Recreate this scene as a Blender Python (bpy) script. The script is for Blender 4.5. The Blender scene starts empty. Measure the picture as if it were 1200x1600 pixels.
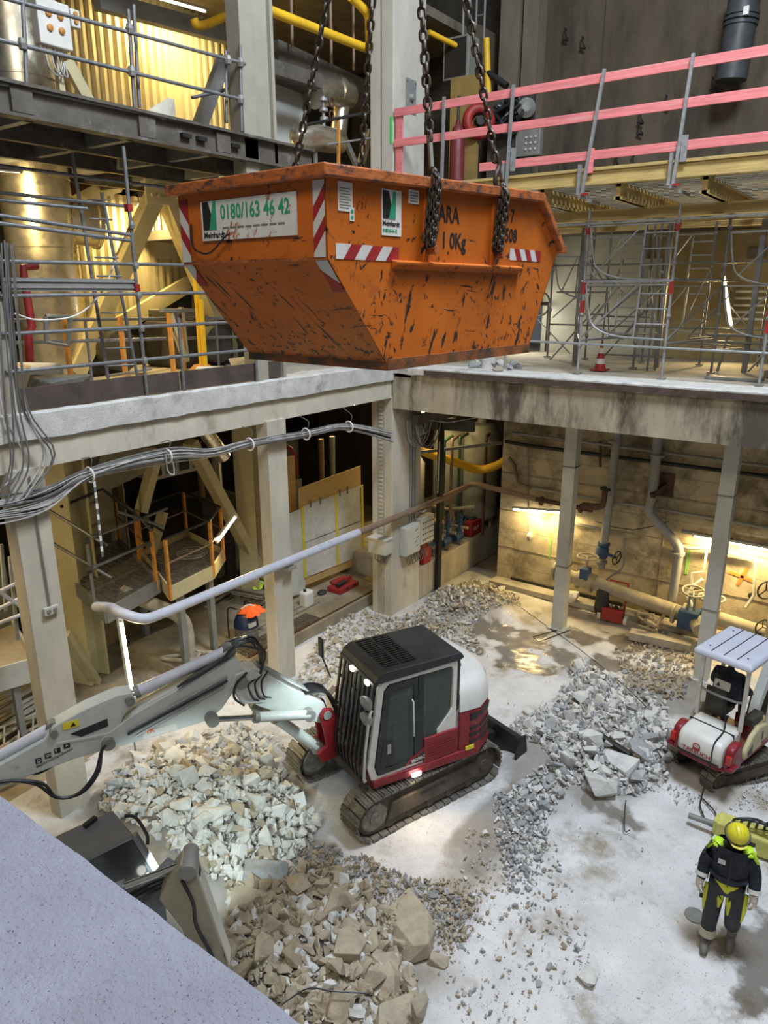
import bpy, bmesh, math, random
from mathutils import Vector as V, Matrix as MX, Euler

S = bpy.context.scene
COL = S.collection
# ---------------------------------------------------------------- camera, world, lights, exposure
cam = bpy.data.cameras.new('camera'); cam.sensor_fit = 'VERTICAL'; cam.sensor_height = 24.0
cam.lens = 24.0 * 1130 / 1600; cam.clip_end = 200
co = bpy.data.objects.new('camera', cam); COL.objects.link(co)
co.location = (9.552, -13.607, 7.8)
co.rotation_euler = (math.radians(90 - 16.978), 0, math.radians(35.732))
S.camera = co
S.view_settings.view_transform = 'Standard'; S.view_settings.look = 'None'
S.view_settings.gamma = 1.0; S.view_settings.use_curve_mapping = False
S.view_settings.exposure = 0.12
wd = bpy.data.worlds.new('hall_air'); S.world = wd; wd.use_nodes = True
wd.node_tree.nodes['Background'].inputs[0].default_value = (0.86, 0.90, 1.0, 1)
wd.node_tree.nodes['Background'].inputs[1].default_value = 0.09

def area_light(name, loc, aim, sx, sy, e, c):
    l = bpy.data.lights.new(name, 'AREA'); l.shape = 'RECTANGLE'; l.size = sx; l.size_y = sy; l.energy = e; l.color = c
    o = bpy.data.objects.new(name, l); COL.objects.link(o); o.location = loc
    o.rotation_euler = (V(aim) - V(loc)).to_track_quat('-Z', 'Y').to_euler()
    return o
# cool light from high above the opening, then an added unseen warm key
area_light('hall_key_light', (9.5, -5.5, 20), (5.5, -6.5, 0), 3.6, 3.6, 3300, (0.77, 0.87, 1.0))
area_light('hall_key_light', (10.5, -16, 17), (1.0, -1.5, 7), 4, 4, 800, (1.0, 0.93, 0.82))

# ---------------------------------------------------------------- helpers
rnd = random.Random(11)
PI = math.pi
WM = {}
MATS = {}

def mat(name, c, r=.75, m=0., v=.25, s=2.5, b=.12, bs=28., d=0., dc=(.05, .042, .032), ds=1.4, st=(1, 1, 1), boards=0., scratch=0., sc=(.03, .022, .018), emit=0., glass=False, grain=None, speck=0., tex='w', d2=0., dc2=(.6, .58, .54), ds2=.5, spec=.5, sk=55., grime=None):
    if name in MATS: return MATS[name]
    mt = bpy.data.materials.new(name); mt.use_nodes = True; nt = mt.node_tree; N = nt.nodes; L = nt.links
    p = N['Principled BSDF']; MATS[name] = mt
    p.inputs['Base Color'].default_value = (*c, 1); p.inputs['Roughness'].default_value = r; p.inputs['Metallic'].default_value = m
    p.inputs['Specular IOR Level'].default_value = spec
    if emit:
        p.inputs['Emission Color'].default_value = (*c, 1); p.inputs['Emission Strength'].default_value = emit
        return mt
    if glass:
        p.inputs['Transmission Weight'].default_value = .8; p.inputs['IOR'].default_value = 1.15; p.inputs['Roughness'].default_value = .04
        return mt
    if tex == 'o':
        g = N.new('ShaderNodeTexCoord').outputs['Object']
    else:
        g = N.new('ShaderNodeNewGeometry').outputs['Position']
    mp = N.new('ShaderNodeMapping'); mp.inputs['Scale'].default_value = st; L.new(g, mp.inputs['Vector'])
    def noise(scale, detail, rough, vec=None, dist=0.):
        n = N.new('ShaderNodeTexNoise'); n.inputs['Scale'].default_value = scale; n.inputs['Detail'].default_value = detail
        n.inputs['Roughness'].default_value = rough; n.inputs['Distortion'].default_value = dist
        L.new(vec or mp.outputs[0], n.inputs['Vector']); return n.outputs['Fac']
    def ramp(x, a, bb):
        n = N.new('ShaderNodeMapRange'); n.inputs['From Min'].default_value = a; n.inputs['From Max'].default_value = bb
        L.new(x, n.inputs['Value']); return n.outputs['Result']
    def mix(f, a, bb):
        n = N.new('ShaderNodeMix'); n.data_type = 'RGBA'
        L.new(f, n.inputs['Factor'])
        for sock, val in ((n.inputs['A'], a), (n.inputs['B'], bb)):
            if isinstance(val, tuple): sock.default_value = (*val, 1)
            else: L.new(val, sock)
        return n.outputs['Result']
    def math_(op, a, bb):
        n = N.new('ShaderNodeMath'); n.operation = op
        for i, val in enumerate((a, bb)):
            if isinstance(val, (int, float)): n.inputs[i].default_value = val
            else: L.new(val, n.inputs[i])
        return n.outputs[0]
    lo = tuple(max(0, x * (1 - v)) for x in c); hi = tuple(min(1, x * (1 + v)) for x in c)
    col = mix(ramp(noise(s, 5, .65), .3, .7), lo, hi)
    h = noise(bs, 4, .7)
    if d2:
        col = mix(ramp(noise(ds2, 6, .7, g), .62 - .25 * d2, .72 - .25 * d2), col, dc2)
    if d:
        k = ramp(noise(ds, 8, .72), .66 - .28 * d, .80 - .28 * d)
        col = mix(k, col, dc)
    if speck:
        k2 = ramp(noise(sk, 2, .5, g), .70 - .1 * speck, .74 - .1 * speck)
        col = mix(k2, col, tuple(x * .35 for x in c))
    if boards:
        sp = N.new('ShaderNodeSeparateXYZ'); L.new(g, sp.inputs[0])
        w = math_('FRACT', math_('MULTIPLY', sp.outputs[2], 1. / boards), 0)
        k = math_('LESS_THAN', w, .035)
        col = mix(math_('MULTIPLY', k, .55), col, tuple(x * .3 for x in c))
        h = math_('SUBTRACT', h, math_('MULTIPLY', k, .8))
    if scratch:
        sz_ = N.new('ShaderNodeSeparateXYZ'); L.new(g, sz_.inputs[0]); wz = math_('MULTIPLY', math_('SUBTRACT', 7.95, sz_.outputs[2]), .10)
        for q, (ss, stt, rot, th, mk) in enumerate(((2.6, (5, 5, .5), (.5, .25, 0), .61, .50), (3.6, (6, 6, .35), (-.65, .4, .3), .62, .51), (5.0, (3, 3, .6), (.25, -.5, 0), .60, .52), (2.0, (1, 1, 14), (.1, .06, .4), .65, .50), (9.0, (1.6, 1.6, .8), (.9, .3, 0), .62, .50))):
            m2 = N.new('ShaderNodeMapping'); m2.inputs['Scale'].default_value = stt; m2.vector_type = 'TEXTURE' if 0 else 'POINT'
            m1 = N.new('ShaderNodeMapping'); m1.inputs['Rotation'].default_value = rot; m1.inputs['Location'].default_value = (q * 7.3, q * 3.1, 1.7)
            L.new(g, m1.inputs['Vector']); L.new(m1.outputs[0], m2.inputs['Vector'])
            k = math_('MULTIPLY', ramp(noise(ss, 3, .6, m2.outputs[0], .25), th, th + .03), ramp(math_('ADD', noise(.9 + .4 * q, 5, .65, m1.outputs[0]), wz), mk, mk + .06))
            col = mix(k, col, sc)
    if grime:
        sp = N.new('ShaderNodeSeparateXYZ'); L.new(g, sp.inputs[0])
        q_ = math_('ADD', math_('MULTIPLY', math_('SUBTRACT', grime[0], sp.outputs[2]), grime[1]), math_('MULTIPLY', math_('SUBTRACT', noise(3.5, 7, .75, g), .5), 3.2))
        col = mix(ramp(q_, .0, .7), col, (.075, .05, .03))
    L.new(col, p.inputs['Base Color'])
    rr = ramp(noise(s * 1.7, 3, .6), .3, .7)
    rm = N.new('ShaderNodeMapRange'); rm.inputs['To Min'].default_value = max(.05, r - .12); rm.inputs['To Max'].default_value = min(1, r + .12)
    L.new(rr, rm.inputs['Value']); L.new(rm.outputs[0], p.inputs['Roughness'])
    if b:
        bn = N.new('ShaderNodeBump'); bn.inputs['Strength'].default_value = b; bn.inputs['Distance'].default_value = .03
        L.new(h, bn.inputs['Height']); L.new(bn.outputs[0], p.inputs['Normal'])
    return mt

class MB:
    def __init__(s): s.v = []; s.f = []
    def add(s, vs, fs):
        o = len(s.v); s.v += [tuple(v) for v in vs]; s.f += [tuple(i + o for i in f) for f in fs]; return s
    def box(s, a, b):
        x0, x1 = sorted((a[0], b[0])); y0, y1 = sorted((a[1], b[1])); z0, z1 = sorted((a[2], b[2]))
        return s.add([(x0, y0, z0), (x1, y0, z0), (x1, y1, z0), (x0, y1, z0), (x0, y0, z1), (x1, y0, z1), (x1, y1, z1), (x0, y1, z1)],
                     [(3, 2, 1, 0), (4, 5, 6, 7), (0, 1, 5, 4), (1, 2, 6, 5), (2, 3, 7, 6), (3, 0, 4, 7)])
    def hexa(s, p):      # eight corners: bottom four, top four
        return s.add(p, [(3, 2, 1, 0), (4, 5, 6, 7), (0, 1, 5, 4), (1, 2, 6, 5), (2, 3, 7, 6), (3, 0, 4, 7)])
    def bar(s, p, q, w, h, up=(0, 0, 1)):
        p = V(p); q = V(q); d = (q - p).normalized(); u = V(up)
        if abs(d.dot(u)) > .98: u = V((0, 1, 0))
        a = d.cross(u).normalized(); c = a.cross(d).normalized(); a = a * w / 2; c = c * h / 2
        return s.hexa([p - a - c, q - a - c, q + a - c, p + a - c, p - a + c, q - a + c, q + a + c, p + a + c])
    def path(s, pts, r, n=8, cap=True):
        P_ = [V(p) for p in pts]; k = len(P_); rs = r if isinstance(r, (list, tuple)) else [r] * k
        T = [((P_[min(i + 1, k - 1)] - P_[max(i - 1, 0)]).normalized()) for i in range(k)]
        a = T[0].orthogonal().normalized(); vs = []
        for i in range(k):
            a = (a - T[i] * a.dot(T[i])).normalized(); b_ = T[i].cross(a)
            for j in range(n):
                t = 2 * PI * j / n; vs.append(P_[i] + (a * math.cos(t) + b_ * math.sin(t)) * rs[i])
        fs = [(i * n + j, i * n + (j + 1) % n, (i + 1) * n + (j + 1) % n, (i + 1) * n + j) for i in range(k - 1) for j in range(n)]
        if cap: fs += [tuple(range(n - 1, -1, -1)), tuple((k - 1) * n + j for j in range(n))]
        return s.add(vs, fs)
    def tube(s, p, q, r, n=10, r2=None): return s.path([p, q], [r, r2 or r], n)
    def prism(s, poly, ax, a, b):   # polygon in the two other axes (in x,y,z order), extruded along ax
        k = len(poly)
        def m(p, t):
            l = list(p); l.insert('xyz'.index(ax), t); return tuple(l)
        vs = [m(p, a) for p in poly] + [m(p, b) for p in poly]
        return s.add(vs, [tuple(range(k - 1, -1, -1)), tuple(range(k, 2 * k))] + [(i, (i + 1) % k, k + (i + 1) % k, k + i) for i in range(k)])
    def lathe(s, prof, c, ax=(0, 0, 1), n=16):   # prof: (radius, height) pairs
        c = V(c); d = V(ax).normalized(); a = d.orthogonal().normalized(); b_ = d.cross(a); k = len(prof)
        vs = [c + d * h + (a * math.cos(2 * PI * j / n) + b_ * math.sin(2 * PI * j / n)) * r for r, h in prof for j in range(n)]
        fs = [(i * n + j, i * n + (j + 1) % n, (i + 1) * n + (j + 1) % n, (i + 1) * n + j) for i in range(k - 1) for j in range(n)]
        fs += [tuple(range(n - 1, -1, -1)), tuple((k - 1) * n + j for j in range(n))]
        return s.add(vs, fs)
    def torus(s, c, ax, R, r, n=18, m=6):
        c = V(c); d = V(ax).normalized(); a = d.orthogonal().normalized(); b_ = d.cross(a); vs = []
        for i in range(n):
            e = a * math.cos(2 * PI * i / n) + b_ * math.sin(2 * PI * i / n)
            for j in range(m):
                t = 2 * PI * j / m; vs.append(c + e * (R + r * math.cos(t)) + d * r * math.sin(t))
        return s.add(vs, [(i * m + j, ((i + 1) % n) * m + j, ((i + 1) % n) * m + (j + 1) % m, i * m + (j + 1) % m) for i in range(n) for j in range(m)])
    def ball(s, c, r, n=10, sc=(1, 1, 1)):
        vs = []; fs = []; k = n // 2
        for i in range(k + 1):
            for j in range(n):
                t = PI * i / k; u = 2 * PI * j / n
                vs.append((c[0] + r * sc[0] * math.sin(t) * math.cos(u), c[1] + r * sc[1] * math.sin(t) * math.sin(u), c[2] + r * sc[2] * math.cos(t)))
        fs = [(i * n + j, (i + 1) * n + j, (i + 1) * n + (j + 1) % n, i * n + (j + 1) % n) for i in range(k) for j in range(n)]
        return s.add(vs, fs)
    def hull(s, pts):
        bm = bmesh.new()
        for p in pts: bm.verts.new(p)
        r = bmesh.ops.convex_hull(bm, input=bm.verts)
        bmesh.ops.delete(bm, geom=[v for v in bm.verts if not v.link_faces], context='VERTS')
        bm.verts.index_update(); s.add([v.co[:] for v in bm.verts], [tuple(v.index for v in f.verts) for f in bm.faces]); bm.free(); return s
    def xf(s, M, i=0):
        s.v = s.v[:i] + [tuple(M @ V(v)) for v in s.v[i:]]; return s
    def mesh(s, name, m, smooth=None, fix=True):
        me = bpy.data.meshes.new(name); me.from_pydata(s.v, [], s.f)
        if fix:
            bm = bmesh.new(); bm.from_mesh(me); bmesh.ops.remove_doubles(bm, verts=bm.verts, dist=1e-5)
            bmesh.ops.recalc_face_normals(bm, faces=bm.faces); bm.to_mesh(me); bm.free()
        me.materials.append(m)
        if smooth:
            me.shade_smooth(); me.set_sharp_from_angle(angle=math.radians(smooth))
        return me
    def build(s, name, m, parent=None, T=None, smooth=None, bev=0, fix=True):
        xs, ys, zs = zip(*s.v); c = V(((min(xs) + max(xs)) / 2, (min(ys) + max(ys)) / 2, min(zs)))
        s.v = [(v[0] - c.x, v[1] - c.y, v[2] - c.z) for v in s.v]
        o = bpy.data.objects.new(name, s.mesh(name, m, smooth, fix))
        place(o, parent, (T or MX.Identity(4)) @ MX.Translation(c))
        if bev:
            md = o.modifiers.new('bevel', 'BEVEL'); md.width = bev; md.segments = 2; md.limit_method = 'ANGLE'; md.angle_limit = .6
        return o

def place(o, parent, wm):
    COL.objects.link(o); WM[o.name] = wm.copy()
    if parent is not None:
        o.parent = parent; o.matrix_parent_inverse = WM[parent.name].inverted()
    o.matrix_basis = wm
    return o

def tag(o, label, cat, group=None, kind=None):
    o['label'] = label; o['category'] = cat
    if group: o['group'] = group
    if kind: o['kind'] = kind
    return o
def struct(o, label=None):
    o['kind'] = 'structure'
    if label: o['label'] = label
    return o
def thing(name, label, cat, loc=(0, 0, 0), group=None, T=None):
    o = bpy.data.objects.new(name, None); o.empty_display_size = .2
    place(o, None, T if T is not None else MX.Translation(loc)); tag(o, label, cat, group); return o

UNIT = {}
def unit(kind, m):
    k = (kind, m.name)
    if k not in UNIT:
        b = MB()
        if kind == 'rod': b.tube((0, 0, 0), (0, 0, 1), 1, 10)
        elif kind == 'ring': b.lathe([(1, 0), (1, 1)], (0, 0, 0), n=14)
        else: b.box((-.5, -.5, 0), (.5, .5, 1))
        UNIT[k] = b.mesh(kind + '_' + m.name, m, 40 if kind != 'blk' else None)
    return UNIT[k]
def inst(name, me, wm, parent):
    return place(bpy.data.objects.new(name, me), parent, wm)
def frame(p, q, up=(0, 0, 1)):
    p = V(p); q = V(q); d = (q - p); l = d.length; d.normalize(); u = V(up)
    if abs(d.dot(u)) > .98: u = V((0, 1, 0))
    a = u.cross(d).normalized(); c = d.cross(a)
    return MX(((a.x, c.x, d.x, p.x), (a.y, c.y, d.y, p.y), (a.z, c.z, d.z, p.z), (0, 0, 0, 1))), l
def rod(name, p, q, r, m, parent=None, T=None):
    F, l = frame(p, q); wm = (T or MX.Identity(4)) @ F @ MX.Diagonal((r, r, l, 1)); return inst(name, unit('rod', m), wm, parent)
def blk(name, p, q, w, h, m, parent=None, up=(0, 0, 1), T=None):   # w sideways, h along up
    F, l = frame(p, q, up); wm = (T or MX.Identity(4)) @ F @ MX.Diagonal((w, h, l, 1)); return inst(name, unit('blk', m), wm, parent)
def bx(name, a, b, m, parent=None, T=None, bev=0): return MB().box(a, b).build(name, m, parent, T, bev=bev)
def pipe(name, pts, r, m, parent=None, T=None, n=10, smooth=50):
    return MB().path(pts, r, n).build(name, m, parent, T, smooth)
def curve(pts, k=6):            # Catmull-Rom through points
    P_ = [V(p) for p in pts]; P_ = [P_[0] * 2 - P_[1]] + P_ + [P_[-1] * 2 - P_[-2]]; out = []
    for i in range(1, len(P_) - 2):
        a, b, c, d = P_[i - 1:i + 3]
        for j in range(k):
            t = j / k; out.append(.5 * ((2 * b) + (c - a) * t + (2 * a - 5 * b + 4 * c - d) * t * t + (3 * b - a - 3 * c + d) * t ** 3))
    out.append(P_[-2]); return out
def text(name, s, size, m, wm, parent, bold=False, align='LEFT', sx=1.):
    cu = bpy.data.curves.new(name, 'FONT'); cu.body = s; cu.size = size; cu.align_x = align; cu.extrude = .0008; cu.resolution_u = 2
    if bold: cu.offset = size * .018
    to = bpy.data.objects.new('tmp', cu); me = bpy.data.meshes.new_from_object(to); bpy.data.objects.remove(to); me.name = name
    me.materials.clear(); me.materials.append(m)
    return inst(name, me, wm @ MX.Diagonal((sx, 1, 1, 1)), parent)
def axes(o, x, y):              # matrix with given x and y directions
    x = V(x).normalized(); z = x.cross(V(y)).normalized(); y = z.cross(x)
    return MX(((x.x, y.x, z.x, o[0]), (x.y, y.y, z.y, o[1]), (x.z, y.z, z.z, o[2]), (0, 0, 0, 1)))

# ---------------------------------------------------------------- materials
CONC = mat('concrete', (.40, .365, .30), .85, v=.22, s=1.6, b=.25, d=.35, dc=(.2, .175, .13), ds=.9, st=(1, 1, .35), speck=.3)
CONCW = mat('concrete_pale', (.56, .545, .51), .9, v=.2, s=3, b=.4, bs=40, d=.3, dc=(.3, .28, .25), speck=.5)
CONCD = mat('concrete_stained', (.38, .325, .235), .85, v=.3, s=1.4, b=.3, d=.75, dc=(.085, .07, .05), ds=1.1, st=(1, 1, .28), boards=.0)
WALLM = mat('concrete_board_marked', (.47, .40, .27), .85, v=.22, s=1.8, b=.35, boards=.52, d=.62, dc=(.17, .13, .075), ds=.7, d2=.25, dc2=(.6, .52, .36), ds2=.9)
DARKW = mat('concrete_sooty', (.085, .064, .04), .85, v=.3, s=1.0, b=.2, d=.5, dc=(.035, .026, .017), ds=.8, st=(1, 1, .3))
PLAST = mat('column_render', (.52, .475, .38), .85, v=.15, s=2, b=.2, d=.3, dc=(.30, .26, .19), st=(1, 1, .4))
GALV = mat('galvanised_steel', (.36, .365, .36), .45, .5, v=.2, s=12, b=.03)
TUBE = mat('scaffold_tube', (.20, .205, .21), .45, .4, v=.25, s=8, b=.03, d=.25, dc=(.2, .16, .12), ds=5)
STEELG = mat('grey_steel_paint', (.21, .21, .19), .55, .1, v=.18, s=3, b=.05, d=.3, dc=(.15, .13, .1))
POSTM = mat('pale_grey_paint', (.47, .47, .42), .6, v=.1, s=2, b=.04, d=.2, dc=(.3, .27, .2))
BEAMD = mat('dirty_beam_steel', (.105, .092, .072), .6, .2, v=.3, s=2, b=.1, d=.4, dc=(.07, .055, .04), d2=.2, dc2=(.2, .19, .175), ds2=3)
BLACK = mat('black_steel', (.02, .019, .018), .5, .2, v=.3, b=.05)
DARK = mat('dark_equipment', (.055, .05, .042), .7, .1, v=.5, s=3, b=.1)
RUST = mat('rusty_steel', (.10, .05, .034), .8, .2, v=.4, s=6, b=.2, d=.3)
ALU = mat('aluminium_jacket', (.60, .55, .43), .32, .9, v=.1, s=2, b=.06, bs=5)
TANP = mat('cream_paint', (.52, .46, .27), .55, v=.12, s=2, b=.04, d=.25, dc=(.3, .25, .14))
CORR = mat('corrugated_sheet', (.50, .45, .29), .45, .25, v=.15, s=2, b=.03, d=.25, dc=(.3, .26, .16), st=(1, 1, .3))
YEL = mat('yellow_paint', (.80, .48, .02), .5, v=.12, b=.03, d=.15, dc=(.4, .25, .05))
ORNP = mat('orange_post_paint', (.58, .25, .045), .6, v=.25, s=6, b=.05, d=.4, dc=(.25, .11, .04), ds=4)
PINK = mat('pink_red_board', (.70, .20, .20), .75, v=.22, s=3, b=.15, st=(.5, 4, 9), d=.4, dc=(.62, .34, .31), ds=2.2)
WOODY = mat('yellow_formwork_timber', (.46, .33, .12), .7, v=.25, s=3, b=.15, st=(.6, 4, 6), d=.2, dc=(.25, .17, .07))
WOOD = mat('grey_timber', (.27, .235, .175), .85, v=.35, s=5, b=.25, st=(2, 2, 8))
PLYM = mat('plywood', (.60, .40, .15), .7, v=.15, s=4, b=.1, st=(1, .6, 6), d=.2, dc=(.35, .2, .07))
SHEET = mat('plastic_sheet', (.66, .66, .60), .42, v=.16, s=2.5, b=.7, bs=4, d=.2, dc=(.42, .41, .35), ds=3)
YTAPE = mat('yellow_tape', (.75, .62, .05), .5, v=.1)
CABLE = mat('grey_cable', (.40, .39, .37), .55, v=.35, s=6, b=.0)
CABLED = mat('dark_cable', (.13, .125, .12), .6, v=.3, b=0)
HOSE = mat('black_hose', (.018, .018, .019), .42, v=.3, b=0)
WHITEM = mat('machine_white', (.66, .655, .61), .42, v=.08, s=3, b=.02, d=.2, dc=(.4, .37, .3), ds=3)
GREYM = mat('machine_boom_white', (.52, .545, .52), .4, v=.1, s=3, b=.02, d=.25, dc=(.3, .28, .23), ds=3)
REDM = mat('machine_red', (.22, .013, .019), .42, v=.12, s=3, b=.02, d=.2, dc=(.24, .10, .08), ds=3)
MBLK = mat('machine_black', (.022, .022, .023), .5, v=.3, b=.03)
SHOE = mat('track_steel', (.20, .185, .16), .6, .5, v=.5, s=7, b=.2, d=.4, dc=(.07, .055, .042), ds=5, d2=.3, dc2=(.42, .41, .38), ds2=5)
TRKD = mat('muddy_undercarriage', (.085, .07, .052), .8, .1, v=.4, s=4, b=.2)
CHROME = mat('chrome_rod', (.6, .6, .6), .15, 1., v=.05, b=0)
GLASS = mat('cab_glass', (.30, .36, .33), glass=True)
GLASSD = mat('dark_glass', (.03, .035, .037), .12, v=.2, b=0)
BLUEV = mat('blue_valve_paint', (.03, .07, .16), .6, v=.2, b=.05)
REDP = mat('red_paint', (.30, .022, .02), .5, v=.2, b=.05, d=.15)
PIPEM = mat('dusty_pipe', (.37, .325, .235), .75, v=.2, s=4, b=.1, d=.35, dc=(.28, .22, .13))
PIPEG = mat('grey_pipe_paint', (.28, .28, .265), .5, v=.15, s=4, b=.05, d=.25, dc=(.26, .23, .17))
BLUEG = mat('pale_blue_pipe', (.52, .53, .60), .5, v=.1, s=4, b=.06, d=.3, dc=(.36, .34, .33))
BROWNP = mat('brown_pipe', (.23, .15, .10), .6, v=.2, b=.08)
WHITE = mat('white_plastic', (.72, .71, .65), .5, v=.08, b=.02)
BOXG = mat('grey_enclosure', (.52, .51, .44), .55, v=.1, b=.03, d=.25, dc=(.36, .33, .25))
PAPER = mat('paper', (.74, .73, .68), .6, v=.1, b=.02, d=.15, dc=(.5, .47, .4))
PRINTB = mat('black_print', (.015, .015, .015), .6, v=.1, b=0)
PRINTG = mat('green_print', (.03, .33, .17), .6, v=.1, b=0)
SIGNM = mat('sign_face', (.70, .69, .64), .6, v=.1, b=.02, d=.3, dc=(.5, .46, .38), ds=3, scratch=1., sc=(.40, .12, .03))
REFW = mat('reflective_white', (.62, .60, .56), .5, v=.1, s=6, b=0, d=.35, dc=(.38, .2, .12), ds=4)
REFR = mat('reflective_red', (.33, .02, .02), .5, v=.2, s=6, b=0, d=.2, dc=(.12, .02, .015), ds=5)
TUBEL = mat('lit_tube', (1., .90, .62), emit=14.)
LEDL = mat('lit_work_lamp', (1., .97, .88), emit=10.)

# ---------------------------------------------------------------- setting
PUD = [((4.75, .55), 1.0, .6), ((3.5, -.1), 1.1, .55), ((2.9, .8), 1.3, .6), ((5.0, 1.9), 1.2, .55), ((9.3, -5.3), .45, .9), ((6.9, -3.9), .6, .35)]
# heaps: centre x, y, radius x, radius y, height
HEAPS = [(1.55, -7.6, 1.9, 1.5, .60), (2.6, -8.6, 1.6, 1.2, .35), (4.5, -8.9, 1.5, 1.5, .42), (5.75, -3.1, 1.2, 1.3, .42), (6.4, -1.7, 1.1, 1.2, .25),
         (1.3, -1.2, 1.3, 1.3, .28), (1.35, 1.7, 1.3, 1.1, .42), (6.9, .3, 1.1, .9, .25), (5.6, -5.3, .6, 1.5, .12), (8.0, -2.2, .9, .7, .10)]
def hz(x, y):
    z = 0
    for cx, cy, rx, ry, h in HEAPS:
        d = ((x - cx) / rx) ** 2 + ((y - cy) / ry) ** 2
        if d < 1: z = max(z, h * (1 - d) ** 1.0)
    return z
def nz(x, y): return .5 * (math.sin(x * 3.1 + 1.3 * math.sin(y * 2.3)) + math.sin(y * 3.7 + 1.1 * math.sin(x * 1.9)))
def grid(x0, x1, y0, y1, st, fn):
    nx = round((x1 - x0) / st); ny = round((y1 - y0) / st); b = MB()
    b.v = [(x0 + (x1 - x0) * i / nx, y0 + (y1 - y0) * j / ny, fn(x0 + (x1 - x0) * i / nx, y0 + (y1 - y0) * j / ny)) for j in range(ny + 1) for i in range(nx + 1)]
    b.f = [(j * (nx + 1) + i, j * (nx + 1) + i + 1, (j + 1) * (nx + 1) + i + 1, (j + 1) * (nx + 1) + i) for j in range(ny) for i in range(nx)]
    return b
def floor_material():
    m = mat('pit_floor', (.60, .595, .59), .85, v=.16, s=1.3, b=.45, bs=22, d=.45, dc=(.30, .26, .2), ds=.8, speck=.45, d2=.3, dc2=(.66, .655, .65), ds2=.6)
    nt = m.node_tree; N = nt.nodes; L = nt.links; p = N['Principled BSDF']
    col = p.inputs['Base Color'].links[0].from_socket; rg = p.inputs['Roughness'].links[0].from_socket; nm = p.inputs['Normal'].links[0].from_node
    g = N.new('ShaderNodeNewGeometry'); no = N.new('ShaderNodeTexNoise'); no.inputs['Scale'].default_value = 1.6; no.inputs['Detail'].default_value = 5
    L.new(g.outputs['Position'], no.inputs['Vector'])
    def mth(op, a, b_):
        n = N.new('ShaderNodeMath'); n.operation = op
        for i, x in enumerate((a, b_)):
            if isinstance(x, (int, float)): n.inputs[i].default_value = x
            else: L.new(x, n.inputs[i])
        return n.outputs[0]
    sp = N.new('ShaderNodeSeparateXYZ'); L.new(g.outputs['Position'], sp.inputs[0]); tot = None
    def blob(cx, cy, rx, ry):
        dx = mth('DIVIDE', mth('SUBTRACT', sp.outputs[0], cx), rx); dy = mth('DIVIDE', mth('SUBTRACT', sp.outputs[1], cy), ry)
        return mth('SUBTRACT', 1.25, mth('ADD', mth('MULTIPLY', dx, dx), mth('MULTIPLY', dy, dy)))
    for (cx, cy), rx, ry in PUD:
        k = blob(cx, cy, rx, ry); tot = k if tot is None else mth('MAXIMUM', tot, k)
    wet = mth('ADD', mth('MULTIPLY', mth('MAXIMUM', tot, -2.0), .9), mth('MULTIPLY', mth('SUBTRACT', no.outputs[0], .55), 5.))
    mr = N.new('ShaderNodeMapRange'); mr.inputs['From Min'].default_value = .0; mr.inputs['From Max'].default_value = .5; L.new(wet, mr.inputs['Value'])
    # brown earth by heaps and wall; blob at the worker's feet paints their shadow
    tot2 = None
    for cx, cy, rx, ry in ((5.5, -8.0, 1.0, 1.5), (4.0, 2.2, 3.0, 1.6), (6.5, .6, 1.3, .9), (8.3, -2.0, .9, .8), (8.75, -5.3, .5, .45), (1.2, 0.6, 1.6, 2.2), (1.2, -9.5, 1.5, 2.), (5.7, -6.3, .5, 1.6)):
        k = blob(cx, cy, rx, ry); tot2 = k if tot2 is None else mth('MAXIMUM', tot2, k)
    br = mth('ADD', mth('MULTIPLY', mth('MAXIMUM', tot2, -2.0), .7), mth('MULTIPLY', mth('SUBTRACT', no.outputs[0], .52), 3.))
    m2 = N.new('ShaderNodeMapRange'); m2.inputs['From Max'].default_value = 1.3; m2.inputs['To Max'].default_value = .8; L.new(br, m2.inputs['Value'])
    a = N.new('ShaderNodeMix'); a.data_type = 'RGBA'; L.new(m2.outputs[0], a.inputs['Factor']); L.new(col, a.inputs['A']); a.inputs['B'].default_value = (.30, .235, .15, 1)
    b_ = N.new('ShaderNodeMix'); b_.data_type = 'RGBA'; L.new(mth('MULTIPLY', mr.outputs[0], .8), b_.inputs['Factor']); L.new(a.outputs['Result'], b_.inputs['A']); b_.inputs['B'].default_value = (.115, .095, .07, 1)
    tot3 = None  # darker under the heaps: shaded gaps between stones put into the colour
    for cx, cy, rx, ry in ((1.6, -7.5, 1.8, 1.7), (3.2, -8.2, 1.5, 1.4), (5.0, -8.9, 1.2, 1.4), (5.9, -2.9, 1.2, 1.5), (1.1, -.8, 1.1, 1.4), (1.2, 1.7, 1.2, 1.0), (6.7, .2, 1.0, .9), (5.6, -5.2, .45, 1.2)):
        k = blob(cx, cy, rx, ry); tot3 = k if tot3 is None else mth('MAXIMUM', tot3, k)
    m3 = N.new('ShaderNodeMapRange'); m3.inputs['From Max'].default_value = .6; m3.inputs['To Max'].default_value = .75; L.new(mth('ADD', mth('MAXIMUM', tot3, -2.), mth('MULTIPLY', mth('SUBTRACT', no.outputs[0], .5), 2.)), m3.inputs['Value'])
    e_ = N.new('ShaderNodeMix'); e_.data_type = 'RGBA'; L.new(m3.outputs[0], e_.inputs['Factor']); L.new(b_.outputs['Result'], e_.inputs['A']); e_.inputs['B'].default_value = (.20, .18, .15, 1)
    L.new(e_.outputs['Result'], p.inputs['Base Color'])
    c_ = N.new('ShaderNodeMix'); L.new(mr.outputs[0], c_.inputs['Factor']); L.new(rg, c_.inputs['A']); c_.inputs['B'].default_value = .12; L.new(c_.outputs['Result'], p.inputs['Roughness'])
    L.new(mth('SUBTRACT', .5, mth('MULTIPLY', mr.outputs[0], .42)), nm.inputs['Strength'])
    return m
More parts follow.
